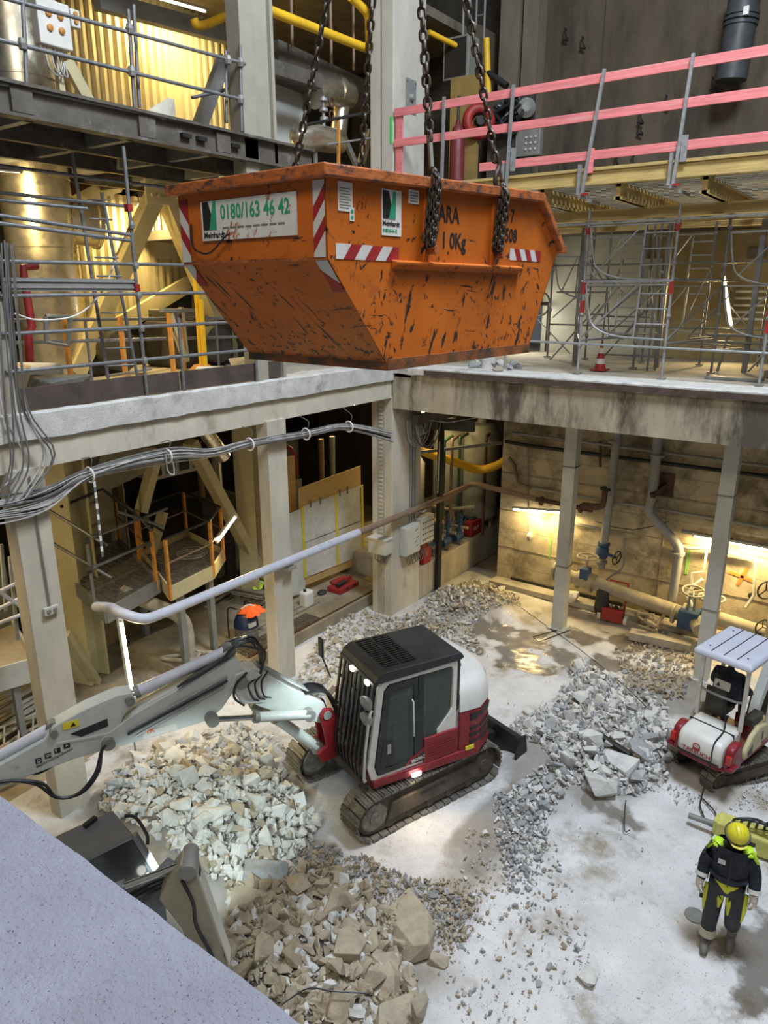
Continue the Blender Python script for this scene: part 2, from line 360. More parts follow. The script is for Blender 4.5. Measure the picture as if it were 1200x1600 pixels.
FLOORM = floor_material()
struct(grid(-1., 12.5, -13, 4.2, .09, lambda x, y: hz(x, y) * .8 + .02 * nz(x * 1.3, y * 1.3) + .008 * nz(x * 5, y * 5) - .02).build('floor', FLOORM, smooth=60, fix=False))
FLD = mat('dusty_floor', (.30, .25, .17), .9, v=.3, s=2, b=.3, d=.4, dc=(.13, .105, .07))
struct(bx('floor', (-14, -14, -.25), (-.95, 10, -.03), FLD)); struct(bx('floor', (-1, 4.1, -.25), (13, 10, -.03), FLD))
struct(bx('floor', (-1, -16, -.25), (14, -12.9, -.03), FLD))
# upper slabs
def rough_edge(x, y): return 6.17 + .012 * nz(x * 4, y * 4)
struct(bx('floor', (-12, -14, 5.95), (-.42, 0, 6.17), CONC)); struct(bx('floor', (-12, 0, 5.95), (.5, 10, 6.17), CONC)); struct(bx('floor', (.5, .5, 5.95), (13, 10, 6.16), CONC))
# foreground slab the photographer stands on
fg = grid(2, 14, -16.5, -12.71, .04, lambda x, y: 6.2 + .004 * nz(x * 6, y * 6) + (-.006 * rnd.random() if y > -12.73 else 0))
fe = len(fg.v); nx = 300
fg.v += [(2 + 12 * i / 300, -12.705 - .012 * rnd.random(), 5.9) for i in range(301)]
top = fe - 301
fg.f += [(top + i, top + i + 1, fe + i + 1, fe + i) for i in range(300)]
SLABM = mat('foreground_concrete', (.225, .228, .275), .85, v=.12, s=3, b=.5, bs=30, d=.25, dc=(.16, .163, .205), ds=2.5, speck=.45, sk=140.)
struct(fg.build('floor', SLABM, smooth=50, fix=False))
struct(bx('wall_front', (2, -13.2, 0), (14, -12.76, 5.95), CONC))
# left beam: rough upper band over a smoother lower face
bl = struct(bx('beam', (-.45, -14, 5.46), (-.02, 0, 6.1), PLAST))
bl['label'] = 'long concrete edge beam of the left upper floor'
ub = MB()
n = 90; pr = []
for i in range(n + 1):
    y = -14 + 14 * i / n; zt = 6.24 + .006 * nz(y * 3, 1) + .015 * rnd.random(); zb = 5.86 + .012 * nz(y * 1.3, 2) + .02 * rnd.random(); xo = .045 + .006 * nz(y * 2, 4) + .012 * rnd.random()
    pr.append([(-.5, y, zb), (xo, y, zb), (xo + .01, y, zt - .03), (xo - .03, y, zt), (-.5, y, zt - .02 + .03 * rnd.random())])
ub.v = [p for r_ in pr for p in r_]; ub.f = [(i * 5 + j, i * 5 + (j + 1) % 5, i * 5 + 5 + (j + 1) % 5, i * 5 + 5 + j) for i in range(n) for j in range(5)]
ub.build('beam_edge', CONCW, bl)
# right beam
br_ = struct(bx('beam', (.0, .0, 5.22), (13, .5, 6.02), CONCD)); br_['label'] = 'stained concrete edge beam of the right upper floor'
eb = MB(); pr = []; n = 120
for i in range(n + 1):
    x = -.1 + 13 * i / n; zt = 6.18 + .012 * rnd.random(); y0 = -.05 - .02 * rnd.random()
    pr.append([(x, y0, 6.02 + .02 * nz(x * 4, 2)), (x, y0 - .01, zt - .02), (x, y0 + .03, zt), (x, .9, zt - .015), (x, .9, 6.0)])
eb.v = [p for r_ in pr for p in r_]; eb.f = [(i * 5 + j, i * 5 + (j + 1) % 5, i * 5 + 5 + (j + 1) % 5, i * 5 + 5 + j) for i in range(n) for j in range(5)]
eb.build('slab_edge', CONCW, br_)
bx('edge_angle', (.9, -.085, 6.03), (13, -.055, 6.14), mat('rusty_edge', (.075, .05, .038), .8, v=.4, s=6, b=.2, d=.3), br_)
# columns
cc = struct(bx('column', (-.6, .0, -.05), (.0, 1.25, 5.5), PLAST, bev=.02)); cc['label'] = 'corner column of the pit with cable riser'
bx('groove', (-.42, -.012, .0), (-.22, .01, 5.4), CONC, cc)
for i in range(34): bx('clip', (-.36, -.03, 1.95 + i * .1), (-.27, .0, 2.0 + i * .1), BOXG, cc)
uc = struct(bx('column', (-.6, .0, 6.17), (-.0, 1.2, 15), mat('column_pale', (.48, .45, .38), .85, v=.12, s=2, b=.25, d=.3, dc=(.32, .29, .23), st=(1, 1, .35)), bev=.02)); uc['label'] = 'pale upper corner column with steel plate'
bx('joint', (-.31, -.006, 6.2), (-.295, .01, 15), DARK, uc)
MB().box((-.012, .43, 11.4), (.012, .83, 12.05)).build('steel_plate', GALV, uc, bev=.004)
for y, z in ((.47, 11.45), (.79, 11.45), (.47, 12.0), (.79, 12.0)): MB().tube((.012, y, z), (.03, y, z), .02, 6).build('bolt', STEELG, uc)
MB().lathe([(.07, 0), (.06, .05), (.04, .07)], (.012, .63, 11.7), (1, 0, 0), 12).build('knob', STEELG, uc, smooth=40)
bx('paint_mark', (-.07, -.012, 10.75), (-.03, -.002, 11.25), mat('green_spray', (.02, .62, .08), .6, b=0), uc)
for y0, zt in ((-4.1, 5.5), (-8.95, 5.5), (-13.6, 5.5)):
    c_ = struct(bx('column', (-.25, y0, -.05), (.05, y0 + .5, zt), PLAST, bev=.015)); c_['label'] = 'slender rendered concrete column under the left edge beam'
c_ = struct(bx('column', (-.35, -8.95, 6.17), (-.02, -8.58, 9.6), PLAST, bev=.015)); c_['label'] = 'left column rising above the edge beam'
cu = struct(MB().box((-.3, -4.25, 6.17), (.0, -3.95, 15)).box((-.22, -3.95, 6.17), (-.08, -3.55, 15)).box((-.3, -3.55, 6.17), (.0, -3.48, 15)).build('column', mat('upper_post_paint', (.32, .30, .235), .6, v=.1, b=.04, d=.25, dc=(.22, .2, .15)))); cu['label'] = 'grey steel column beside the upper gallery'
# right posts under the beam
for i, (a, b) in enumerate(((3.67, 1.83), (7.06, 1.29), (10.5, 1.3))):
    p_ = struct(bx('column', (a - .14, b - .14, 0), (a + .14, b + .14, 5.95), POSTM)); p_['label'] = 'grey square steel post under the right beam'
    for z in (1.6, 4.0): bx('splice', (a - .155, b - .155, z), (a + .155, b + .155, z + .03), STEELG, p_)
    bx('base_plate', (a - .22, b - .22, 0), (a + .22, b + .22, .03), POSTM, p_)
# back wall, right
bw = struct(bx('wall_back', (1.05, 3.65, .0), (13, 4.15, 5.95), WALLM))
for x0, x1, z0, z1 in ((1.5, 2.95, .05, .2), (3.2, 4.6, .05, .22), (5.1, 6.3, .02, .2)): bx('slot', (x0, 3.6, z0), (x1, 3.66, z1), BLACK, bw)
for z in (1.05, 2.1, 3.15, 4.2):
    bx('panel_joint', (1.05, 3.635, z), (13, 3.655, z + .012), CONCD, bw)
for x in (2.9, 5.4, 7.9): bx('panel_joint', (x, 3.637, .3), (x + .012, 3.655, 5.9), CONCD, bw)
bx('green_mark', (5.98, 3.63, 1.35), (6.05, 3.652, 2.0), mat('green_spray_dull', (.25, .5, .1), .7, b=0), bw)
bx('green_mark', (2.55, 3.63, 1.0), (2.6, 3.652, 1.7), MATS['green_spray_dull'], bw)
OSP = mat('orange_spray', (.85, .22, .03), .7, b=0)
for a, b in (((7.15, 3.64, 1.35), (7.3, 3.64, 1.8)), ((6.95, 3.64, 1.62), (7.5, 3.64, 1.5))): MB().bar(a, b, .012, .07, (0, 0, 1) if a[2] == b[2] else (1, 0, .3)).build('orange_mark', OSP, bw)
bx('ledge', (1.05, 3.2, 0), (13, 3.64, .14), CONC, bw)
# plinth for the tanks and its rear wall
struct(bx('wall_plinth', (-3.5, 1.25, 0), (.0, 7.5, .88), CONC, bev=.02))
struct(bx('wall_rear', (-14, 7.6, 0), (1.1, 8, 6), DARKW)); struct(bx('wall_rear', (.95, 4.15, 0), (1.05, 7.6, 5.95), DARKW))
# far left wall behind everything
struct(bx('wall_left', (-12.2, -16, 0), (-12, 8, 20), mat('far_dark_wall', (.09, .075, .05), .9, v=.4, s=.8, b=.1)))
# upper right rear wall with pilaster
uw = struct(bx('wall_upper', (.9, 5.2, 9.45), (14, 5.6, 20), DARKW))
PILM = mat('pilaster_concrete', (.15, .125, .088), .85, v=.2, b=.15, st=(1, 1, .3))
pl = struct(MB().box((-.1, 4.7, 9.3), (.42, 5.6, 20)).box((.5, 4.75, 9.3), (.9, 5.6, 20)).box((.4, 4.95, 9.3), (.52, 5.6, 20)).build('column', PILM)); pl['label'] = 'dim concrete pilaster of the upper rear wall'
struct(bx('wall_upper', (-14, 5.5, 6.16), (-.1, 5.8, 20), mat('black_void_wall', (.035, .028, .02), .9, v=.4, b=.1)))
bx('joint', (2.35, 5.185, 9.9), (2.37, 5.21, 16), DARK, uw)
lw = struct(bx('wall_upper_lower', (.9, 6.2, 6.16), (14, 6.5, 9.6), mat('cream_wall', (.42, .34, .18), .8, v=.15, b=.1)))

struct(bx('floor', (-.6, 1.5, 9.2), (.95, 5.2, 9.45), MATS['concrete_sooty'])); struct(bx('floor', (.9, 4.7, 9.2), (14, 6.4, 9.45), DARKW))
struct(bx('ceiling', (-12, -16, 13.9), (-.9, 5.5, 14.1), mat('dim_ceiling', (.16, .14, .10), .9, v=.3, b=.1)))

# ---------------------------------------------------------------- orange skip hanging from four chains
SKO = mat('skip_orange', (.52, .128, .012), .5, v=.14, s=1.2, b=.08, bs=14, d=.3, dc=(.30, .085, .02), ds=1.3, scratch=1.25, spec=.4, grime=(7.28, 4.))
SKR = mat('skip_rim', (.44, .12, .025), .6, v=.3, s=5, b=.2, d=.6, dc=(.07, .04, .028), ds=7, st=(1, 1, 2))
SKB = mat('skip_base', (.26, .085, .022), .7, v=.4, s=4, b=.25, d=.75, dc=(.055, .045, .03), ds=2.5)
TS = MX(((.06, -.998, 0, 6.14), (.998, .06, 0, -8.80), (0, 0, 1, 7.22), (0, 0, 0, 1)))
sk = thing('skip_container', 'large scratched orange steel skip hanging from four chains', 'skip', T=TS)
PR = [(0, 0), (2.3, 0), (2.84, 1.0), (2.34, 1.44), (-.69, 1.34), (-.68, .80)]
WY = 1.66
for y0 in (0, WY - .012):
    MB().prism(PR, 'y', y0, y0 + .012).build('side_panel', SKO, sk, TS)
def panel(name, a, b, m=SKO, t=.012, y0=.0, y1=WY, off=0.):
    dx, dz = b[0] - a[0], b[1] - a[1]; l = math.hypot(dx, dz); nx, nz_ = dz / l, -dx / l
    return MB().hexa([(a[0], y0, a[1]), (b[0], y0, b[1]), (b[0], y1, b[1]), (a[0], y1, a[1]), (a[0] - nx * t, y0, a[1] - nz_ * t), (b[0] - nx * t, y0, b[1] - nz_ * t), (b[0] - nx * t, y1, b[1] - nz_ * t), (a[0] - nx * t, y1, a[1] - nz_ * t)]).build(name, m, sk, TS)
panel('end_panel', PR[4], PR[5]); panel('end_panel', PR[5], PR[0]); panel('floor_panel', PR[0], PR[1], SKB); panel('end_panel', PR[1], PR[2])
bx('bottom_skid', (-.02, -.012, -.03), (2.32, .06, .06), SKB, sk, TS); bx('bottom_skid', (-.02, WY - .06, -.03), (2.32, WY + .012, .06), SKB, sk, TS)
bx('bottom_skid', (-.03, 0, -.03), (.05, WY, .07), SKB, sk, TS)
# rim
for p, q, w, h in (((-.74, -.03, 1.36), (2.36, -.03, 1.46), .075, .085), ((-.74, WY + .03, 1.36), (2.36, WY + .03, 1.46), .075, .085), ((-.72, -.07, 1.36), (-.72, WY + .07, 1.36), .10, .085), ((2.34, -.03, 1.46), (2.87, -.03, 1.0), .075, .07), ((2.34, WY + .03, 1.46), (2.87, WY + .03, 1.0), .075, .07), ((2.87, -.07, 1.0), (2.87, WY + .07, 1.0), .08, .08)):
    MB().bar(p, q, w, h).build('rim', SKR, sk, TS, bev=.012)
# pressed ledge, ribs, weld line of the end
MB().prism([(-.0, .74), (-.055, .77), (-.06, .80), (0, .815)], 'x', .03, 2.02).build('ledge', SKO, sk, TS, bev=.008)
for x in (.44, 1.48): bx('rib', (x, -.022, .80), (x + .035, .001, 1.38), SKO, sk, TS)
bx('bend', (-.69, .01, .79), (-.676, WY - .01, .812), SKR, sk, TS)
for x in (.50, 1.56):
    for yy, s_ in ((-.0, -1), (WY, 1)): MB().tube((x, yy, .9), (x, yy + s_ * .10, .9), .035, 10).build('lug', SKR, sk, TS, 40)
# red and white warning stripes on the corners and sides
def stripes(o, u, w_, L_, H_, n_, slant, nrm):   # parallelogram pieces in a band
    for i in range(n_):
        a = L_ * i / n_; b = L_ * (i + 1) / n_
        pts = []
        for t, hh in ((a, 0), (b, 0), (b, 1), (a, 1)):
            t2 = min(max(t + slant * (hh - .5), 0), L_); pts.append((t2, hh * H_))
        if i == 0: pts[3] = (0, H_) if slant > 0 else pts[3]; pts[0] = (0, 0)
        if i == n_ - 1: pts[2] = (L_, H_); pts[1] = (L_, 0) if slant > 0 else pts[1]
        P3 = [V(o) + V(u) * p[0] + V(w_) * p[1] for p in pts]; k = V(nrm) * .003
        MB().hexa(P3 + [p + k for p in P3]).build('warning_stripe', (REFW, REFR)[i % 2], sk, TS, fix=True)
stripes((-.60, -.001, .80), (1, .0, .0), (0, 0, 1), .72, .105, 6, .09, (0, -1, 0))
stripes((1.84, -.001, .865), (1, 0, 0), (0, 0, 1), .62, .105, 6, -.06, (0, -1, 0))
stripes((-.692, .12, .81), (0, 0, 1), (0, -1, 0), .50, .11, 5, .14, (-1, 0, 0))
stripes((-.692, WY - .01, .81), (0, 0, 1), (0, -1, 0), .48, .11, 4, -.14, (-1, 0, 0))
d_ = V((.68, 0, -.80)).normalized()
stripes(V((-.682, .12, .79)), d_, (0, -1, 0), .28, .11, 2, .12, (-.76, 0, -.65))
stripes(V((-.682, WY - .01, .79)), d_, (0, -1, 0), .22, .11, 2, -.12, (-.76, 0, -.65))
# company board on the end, sticker and lettering on the long side
bx('sign_board', (-.701, .28, .965), (-.692, 1.36, 1.255), SIGNM, sk, TS)
def logo(o, ux, s_, par, T):            # black stroke beside a green one
    o = V(o); ux = V(ux); z = V((0, 0, 1)); n = ux.cross(z) * .0035
    for m, pts in ((PRINTB, ((0, 0), (.42, 0), (.62, .55), (.42, 1), (.0, 1))), (PRINTG, ((.45, 0), (.98, 0), (1.0, 1), (.8, 1)))):
        q = [o + ux * (a * s_) + z * (b * s_ * 1.25) for a, b in pts]
        b_ = MB(); k = len(q); b_.add(q + [p + n for p in q], [tuple(range(k)), tuple(range(2 * k - 1, k - 1, -1))] + [(i, (i + 1) % k, k + (i + 1) % k, k + i) for i in range(k)])
        b_.build('logo_stroke', m, par, T)
logo((-.702, 1.335, 1.045), (0, -1, 0), .165, sk, TS)
def stxt(s_, size, m, o, side, b=True, sx=1.):
    A = axes(o, (0, -1, 0), (0, 0, 1)) if side == 'e' else axes(o, (1, 0, 0), (0, 0, 1))
    return text('lettering', s_, size, m, TS @ A, sk, b, sx=sx)
stxt('Meinhardt', .062, PRINTB, (-.7035, 1.335, .985), 'e'); stxt('0180/163 46 42', .15, PRINTG, (-.7035, 1.12, 1.115), 'e', sx=.82)
for i in range(8): bx('small_print', (-.7035, .40 + i * .09, 1.045), (-.7015, .472 + i * .09, 1.058), STEELG, sk, TS)
bx('sticker', (-.09, -.006, .985), (.145, -.001, 1.31), PAPER, sk, TS); logo((-.08, -.006, 1.105), (1, 0, 0), .155, sk, TS)
stxt('Meinhardt', .05, PRINTB, (-.085, -.008, 1.055), 's'); stxt('0180/163-46 42', .034, PRINTG, (-.082, -.008, 1.01), 's', sx=.8)
bx('sticker', (-.57, -.006, 1.12), (-.42, -.001, 1.31), PAPER, sk, TS); bx('sticker', (-.45, -.0062, 1.06), (-.405, -.001, 1.15), WHITE, sk, TS)
for i in range(2): MB().lathe([(.014, 0), (.014, .002)], (-.428, -.0063, 1.085 + i * .038), (0, -1, 0), 12).build('green_dot', PRINTG, sk, TS)
for i in range(8): bx('print_line', (-.56, -.008, 1.14 + i * .018), (-.46 + .02 * (i % 2), -.006, 1.145 + i * .018), STEELG, sk, TS)
bx('sticker', (.24, -.006, 1.235), (.37, -.001, 1.335), PAPER, sk, TS)
for i in range(4): bx('print_line', (.255, -.008, 1.25 + i * .02), (.35, -.006, 1.257 + i * .02), STEELG, sk, TS)
stxt('TARA', .18, PRINTB, (.55, -.003, 1.135), 's', sx=.88); stxt('7 1 0Kg', .18, PRINTB, (.57, -.003, .93), 's', sx=.88)
stxt('6 7', .165, PRINTB, (1.72, -.003, 1.20), 's', sx=.8); stxt('0508', .165, PRINTB, (1.66, -.003, 1.03), 's', sx=.9)
# torn strap and bent wire by the far corner of the end
pipe('torn_strap', curve([(-.70, 1.50, 1.10), (-.72, 1.48, .98), (-.735, 1.42, .90), (-.73, 1.25, .87), (-.73, 1.05, .98), (-.74, .98, 1.0)], 6), .008, MBLK, sk, TS, 5)

# chains
CHM = mat('chain_steel', (.075, .062, .05), .55, .6, v=.5, s=30, b=.1)
def link_mesh(L_, W_, r):
    pts = []; R = W_ / 2 - r; hl = L_ / 2 - r - R
    for i in range(9): pts.append((0, R * math.cos(PI * i / 8), hl + R * math.sin(PI * i / 8)))
    for i in range(9): pts.append((0, -R * math.cos(PI * i / 8), -hl - R * math.sin(PI * i / 8)))
    b = MB(); m = 6; k = len(pts)
    for i, p in enumerate(pts):
        t = (V(pts[(i + 1) % k]) - V(pts[i - 1])).normalized(); a = V((1, 0, 0)); c = t.cross(a)
        for j in range(m): u = 2 * PI * j / m; b.v.append(tuple(V(p) + (a * math.cos(u) + c * math.sin(u)) * r))
    b.f = [(i * m + j, ((i + 1) % k) * m + j, ((i + 1) % k) * m + (j + 1) % m, i * m + (j + 1) % m) for i in range(k) for j in range(m)]
    return b.mesh('chain_link', CHM, 60)
LINK = link_mesh(.115, .08, .0145); LINKS = link_mesh(.066, .046, .009)
def chain(par, pts, me, pitch, T, tw=0.):
    c = [V(p) for p in pts]; L_ = [0]
    for i in range(1, len(c)): L_.append(L_[-1] + (c[i] - c[i - 1]).length)
    n = int(L_[-1] / pitch)
    for k in range(n):
        s_ = (k + .5) * pitch; i = max(j for j in range(len(c) - 1) if L_[j] <= s_); f = (s_ - L_[i]) / (L_[i + 1] - L_[i])
        p = c[i].lerp(c[i + 1], f); F, l = frame(c[i], c[i + 1]); F.translation = p
        inst('chain_link', me, T @ F @ MX.Rotation((PI / 2 if k % 2 else 0) + tw + rnd.uniform(-.25, .25), 4, 'Z'), par)
AP = V((1.15, .85, 5.5))
ring = MB().torus(AP + V((0, 0, .12)), (0, 1, 0), .13, .028, 20, 8).build('master_ring', CHM, T=TS, smooth=60); tag(ring, 'forged master ring joining the four lifting chains above the skip', 'ring')
def hookm(par, p, T):
    pipe('hook', curve([p + V((.0, 0, .16)), p + V((0, 0, .08)), p + V((-.05, 0, .0)), p + V((-.045, 0, -.07)), p + V((.01, 0, -.11)), p + V((.06, 0, -.07)), p + V((.065, 0, -.02))], 5), [.022] * 31, CHM, par, T, 8)
    MB().bar(p + V((.06, 0, -.02)), p + V((.0, 0, .08)), .025, .012).build('safety_latch', STEELG, par, T)
for nm, a, hk in (('left front lifting chain', (.47, -.05, 1.52), 0), ('right front lifting chain with a big sling hook', (1.52, -.05, 1.50), 1), ('left rear lifting chain', (.58, WY + .05, 1.30), 0), ('right rear lifting chain', (1.60, WY + .05, 1.32), 0)):
    a = V(a); d = (AP - a).normalized()
    c_ = thing('lifting_chain', 'dark heavy ' + nm + ' of the orange skip', 'chain', group='lifting chains of the skip', T=TS @ MX.Translation(a))
    chain(c_, [a + d * .18, AP], LINK, .087, TS)
    if hk: hookm(c_, a + d * .06, TS)
    else: MB().bar(a + d * -.02, a + d * .18, .03, .05).build('clevis', STEELG, c_, TS, bev=.008)
for nm, x in (('left', .47), ('right', 1.53)):
    b_ = thing('chain_bundle', 'bundle of slack chain strands hanging down the skip side below the %s front hook' % nm, 'chain', group='slack chain bundles', T=TS @ MX.Translation((x, -.08, .88)))
    for i in range(8):
        dx = (i % 3 - 1) * .032; dy = -.035 - .03 * (i // 3); zb = .88 + .06 * rnd.random()
        chain(b_, curve([(x + .01, -.06, 1.50), (x + dx * .7 + .01, dy - .03, 1.40), (x + dx, dy - .01, 1.15), (x + dx * 1.3 - .02, dy, zb)], 8), LINKS, .046, TS, i * .5)

# ---------------------------------------------------------------- large red and white excavator
TE = MX(((-.42, .907, 0, 3.94), (-.907, -.42, 0, -5.03), (0, 0, 1, 0), (0, 0, 0, 1)))
ex = thing('excavator', 'large red and white excavator with black caged cab standing amid the rubble', 'excavator', T=TE)
TU = TE @ MX.Translation((.2, -.25, 0)) @ MX.Rotation(math.radians(6.3), 4, 'Z')
def tracks(par, T, L_, R, yc, w, shoe_pitch, shoe=SHOE, inner=TRKD):
    hl = L_ / 2 - R; per = 4 * hl + 2 * PI * R; n = round(per / shoe_pitch)
    b = MB().box((-shoe_pitch * .43, -w / 2, -.012), (shoe_pitch * .43, w / 2, .02)).box((shoe_pitch * .1, -w / 2, .02), (shoe_pitch * .22, w / 2, .042)).box((-shoe_pitch * .3, -w / 2, .02), (-shoe_pitch * .2, w / 2, .034))
    me = b.mesh('track_shoe', shoe)
    for sy in (-1, 1):
        y = sy * yc
        def st(r, k=8):
            return [(hl + r * math.sin(PI * i / k), R + .02 + r * math.cos(PI * i / k)) for i in range(k + 1)] + [(-hl - r * math.sin(PI * i / k), R + .02 - r * math.cos(PI * i / k)) for i in range(k + 1)]
        tr = MB().prism(st(R - .05), 'y', y - w * .32, y + w * .32).build('track', inner, par, T, 40)
        for x in (hl, -hl):
            for s2 in (-1, 1): MB().lathe([(R * .72, 0), (R * .66, .02), (R * .3, .03), (R * .28, .05)], (x, y + s2 * w * .32, R + .02), (0, s2, 0), 18).build('wheel', shoe if x > 0 else inner, tr, T, 40)
        MB().prism([(-hl * .85, R * .6), (hl * .8, R * .6), (hl * .72, R * 1.45), (-hl * .8, R * 1.5)], 'y', y - w * .42, y + w * .42).build('track_frame', inner, tr, T, bev=.02)
        bx('track_slot', (-.25, y + w * .42, R * 1.15), (.25, y + w * .43, R * 1.3), BLACK, tr, T)
        for k in range(5): MB().tube((-hl * .7 + k * hl * .36, y - w * .36, R * .42), (-hl * .7 + k * hl * .36, y + w * .36, R * .42), R * .24, 12).build('roller', inner, tr, T, 40)
        for k in range(n):
            s_ = per * k / n
            if s_ < 2 * hl: x, z, a = -hl + s_, 2 * R, 0
            elif s_ < 2 * hl + PI * R: t = (s_ - 2 * hl) / R; x, z, a = hl + R * math.sin(t), R + R * math.cos(t), t
            elif s_ < 4 * hl + PI * R: x, z, a = hl - (s_ - 2 * hl - PI * R), 0, PI
            else: t = (s_ - 4 * hl - PI * R) / R; x, z, a = -hl - R * math.sin(t), R - R * math.cos(t), PI + t
            inst('track_shoe', me, T @ MX.Translation((x, y, z + .02)) @ MX.Rotation(a, 4, 'Y'), tr)
tracks(ex, TU, 2.85, .335, .85, .45, .155)
MB().box((-.8, -.65, .25), (.8, .65, .62)).build('undercarriage', TRKD, ex, TU, bev=.05)
MB().lathe([(.55, 0), (.55, .25)], (-.05, -.0, .58), n=24).build('slew_ring', TRKD, ex, TU, 40)
# dozer blade behind
bl_ = MB().prism([(-1.95, .08), (-1.9, .02), (-1.86, .1), (-1.93, .3), (-1.9, .52), (-1.95, .56), (-2.02, .3)], 'y', -1.08, 1.08).build('blade', MBLK, ex, TU, 40)
for y in (-1.08, 1.07): MB().prism([(-2.06, .04), (-1.8, .04), (-1.78, .35), (-1.88, .58), (-2.0, .58), (-2.05, .3)], 'y', y - .015, y + .015).build('end_plate', MBLK, bl_, TU)
for y in (-.4, .4): MB().bar((-1.9, y, .28), (-.7, y, .38), .14, .16).build('push_arm', MBLK, bl_, TU)
# upper structure
MB().prism([(1.15, -.25), (1.15, .8), (-.7, .85), (-1.1, .6), (-1.28, .2), (-1.28, -.65), (-1.1, -1.05), (-.7, -1.25), (1.0, -1.25), (1.0, -.7)], 'z', .78, .93).build('deck', REDM, ex, TE, bev=.03)
CW = [(-.36, .82), (-.72, .84), (-1.02, .66), (-1.2, .36), (-1.26, -.2), (-1.2, -.76), (-1.02, -1.06), (-.72, -1.22), (-.36, -1.24)]
MB().prism(CW, 'z', .90, 1.62).build('counterweight', REDM, ex, TE, 30, bev=.04)
b = MB()
for k, (z, s_) in enumerate(((1.62, 1.), (1.9, .98), (2.03, .9), (2.07, .75))):
    b.v += [(-.36 + (x + .36) * (s_ if k else 1), -.2 + (y + .2) * s_, z) for x, y in CW]
m_ = len(CW)
b.f = [(k * m_ + i, k * m_ + (i + 1) % m_, (k + 1) * m_ + (i + 1) % m_, (k + 1) * m_ + i) for k in range(3) for i in range(m_)] + [tuple(range(3 * m_, 4 * m_))]
b.build('engine_cover', WHITEM, ex, TE, 50)
MB().prism([(-.75, 2.05), (-.55, 2.05), (-.6, 2.28), (-.68, 2.28)], 'y', .1, .3).build('exhaust', MBLK, ex, TE, bev=.02)
side = [(-.55, .848), (-.74, .83), (-1.03, .655), (-1.17, .43)]
for z0, z1 in ((1.43, 1.56), (1.02, 1.08), (1.14, 1.20), (1.26, 1.32)):
    for i in range(2 if z0 > 1.4 else 3):
        (ax_, ay), (bx_, by) = side[i], side[i + 1]
        MB().hexa([(ax_, ay, z0), (bx_, by, z0), (bx_ * .97, by * .9, z0), (ax_ * .97, ay * .9, z0), (ax_, ay + .012, z1), (bx_ - .01, by + .012, z1), (bx_ * .97, by * .9, z1), (ax_ * .97, ay * .9, z1)]).build('vent', MBLK, ex, TE)
MB().box((-.62, .845, .93), (-.46, .86, 1.0)).build('warning_label', YTAPE, ex, TE)
bx('door_panel', (-.34, .76, .93), (.28, .815, 1.36), REDM, ex, TE, bev=.02)
for i in range(6): bx('louvre', (-.28, .813, 1.0 + i * .05), (.22, .822, 1.02 + i * .05), REDM, ex, TE)
# right-hand tank cover, white with sloped nose
MB().prism([(-.36, .93), (.98, .93), (1.0, 1.35), (.55, 1.82), (-.36, 1.95)], 'y', -1.22, -.5).build('tank_cover', WHITEM, ex, TE, bev=.05)
text('lettering', 'TB290-2', .13, REDM, TE @ axes((.93, -.58, 1.435), (0, -1, 0), (-.69, 0, .72)), ex, True)
for i in range(3): MB().hexa([(.97, -.56 - .2 * i, 1.37), (.97, -.70 - .2 * i, 1.37), (.88, -.70 - .2 * i, 1.47), (.88, -.56 - .2 * i, 1.47)][::-1] + [(.98, -.56 - .2 * i, 1.385), (.98, -.70 - .2 * i, 1.385), (.89, -.70 - .2 * i, 1.485), (.89, -.56 - .2 * i, 1.485)][::-1]).build('marking', STEELG, ex, TE)
pipe('mirror_arm', [(.9, -1.15, 1.6), (1.0, -1.3, 2.0)], .014, MBLK, ex, TE); MB().box((.98, -1.36, 1.95), (1.03, -1.2, 2.3)).build('mirror', GLASSD, ex, TE, bev=.03)
# cab
y0, y1 = -.25, .78
MB().box((-.32, y0 + .02, .93), (1.1, y1 - .02, 1.0)).build('cab_floor', MBLK, ex, TE)
def pil(p, q, w, h, m=WHITEM, nm='cab_pillar'): return MB().bar(p, q, w, h).build(nm, m, ex, TE, bev=.02)
OUT = [(1.17, .93), (1.23, 1.15), (1.05, 2.42), (.93, 2.54), (-.28, 2.54), (-.36, 2.42), (-.36, 1.72), (-.05, 1.36), (-.02, .93)]
INN = [(1.07, .98), (1.12, 1.15), (.96, 2.36), (.88, 2.44), (-.2, 2.44), (-.24, 2.38), (-.24, 1.72), (.03, 1.42), (.05, .98)]
for y in (y1 - .06, y0):
    k = len(OUT); b = MB()
    for yy in (y, y + .06): b.v += [(p[0], yy, p[1]) for p in OUT] + [(p[0], yy, p[1]) for p in INN]
    for i in range(k - 0):
        j = (i + 1) % k
        b.f += [(i, j, k + j, k + i), (2 * k + i, 2 * k + j, 3 * k + j, 3 * k + i), (i, j, 2 * k + j, 2 * k + i), (k + i, k + j, 3 * k + j, 3 * k + i)]
    b.build('cab_frame', WHITEM, ex, TE, bev=.008)
MB().prism([(-.36, .93), (-.02, .93), (-.05, 1.36), (-.36, 1.70)], 'y', y1 - .07, y1 + .0).build('cab_quarter', WHITEM, ex, TE)
bx('cab_back', (-.36, y0, .93), (-.31, y1, 2.5), MBLK, ex, TE)
bx('cab_right_panel', (-.3, y0 - .01, .93), (1.05, y0 + .03, 1.5), MBLK, ex, TE)
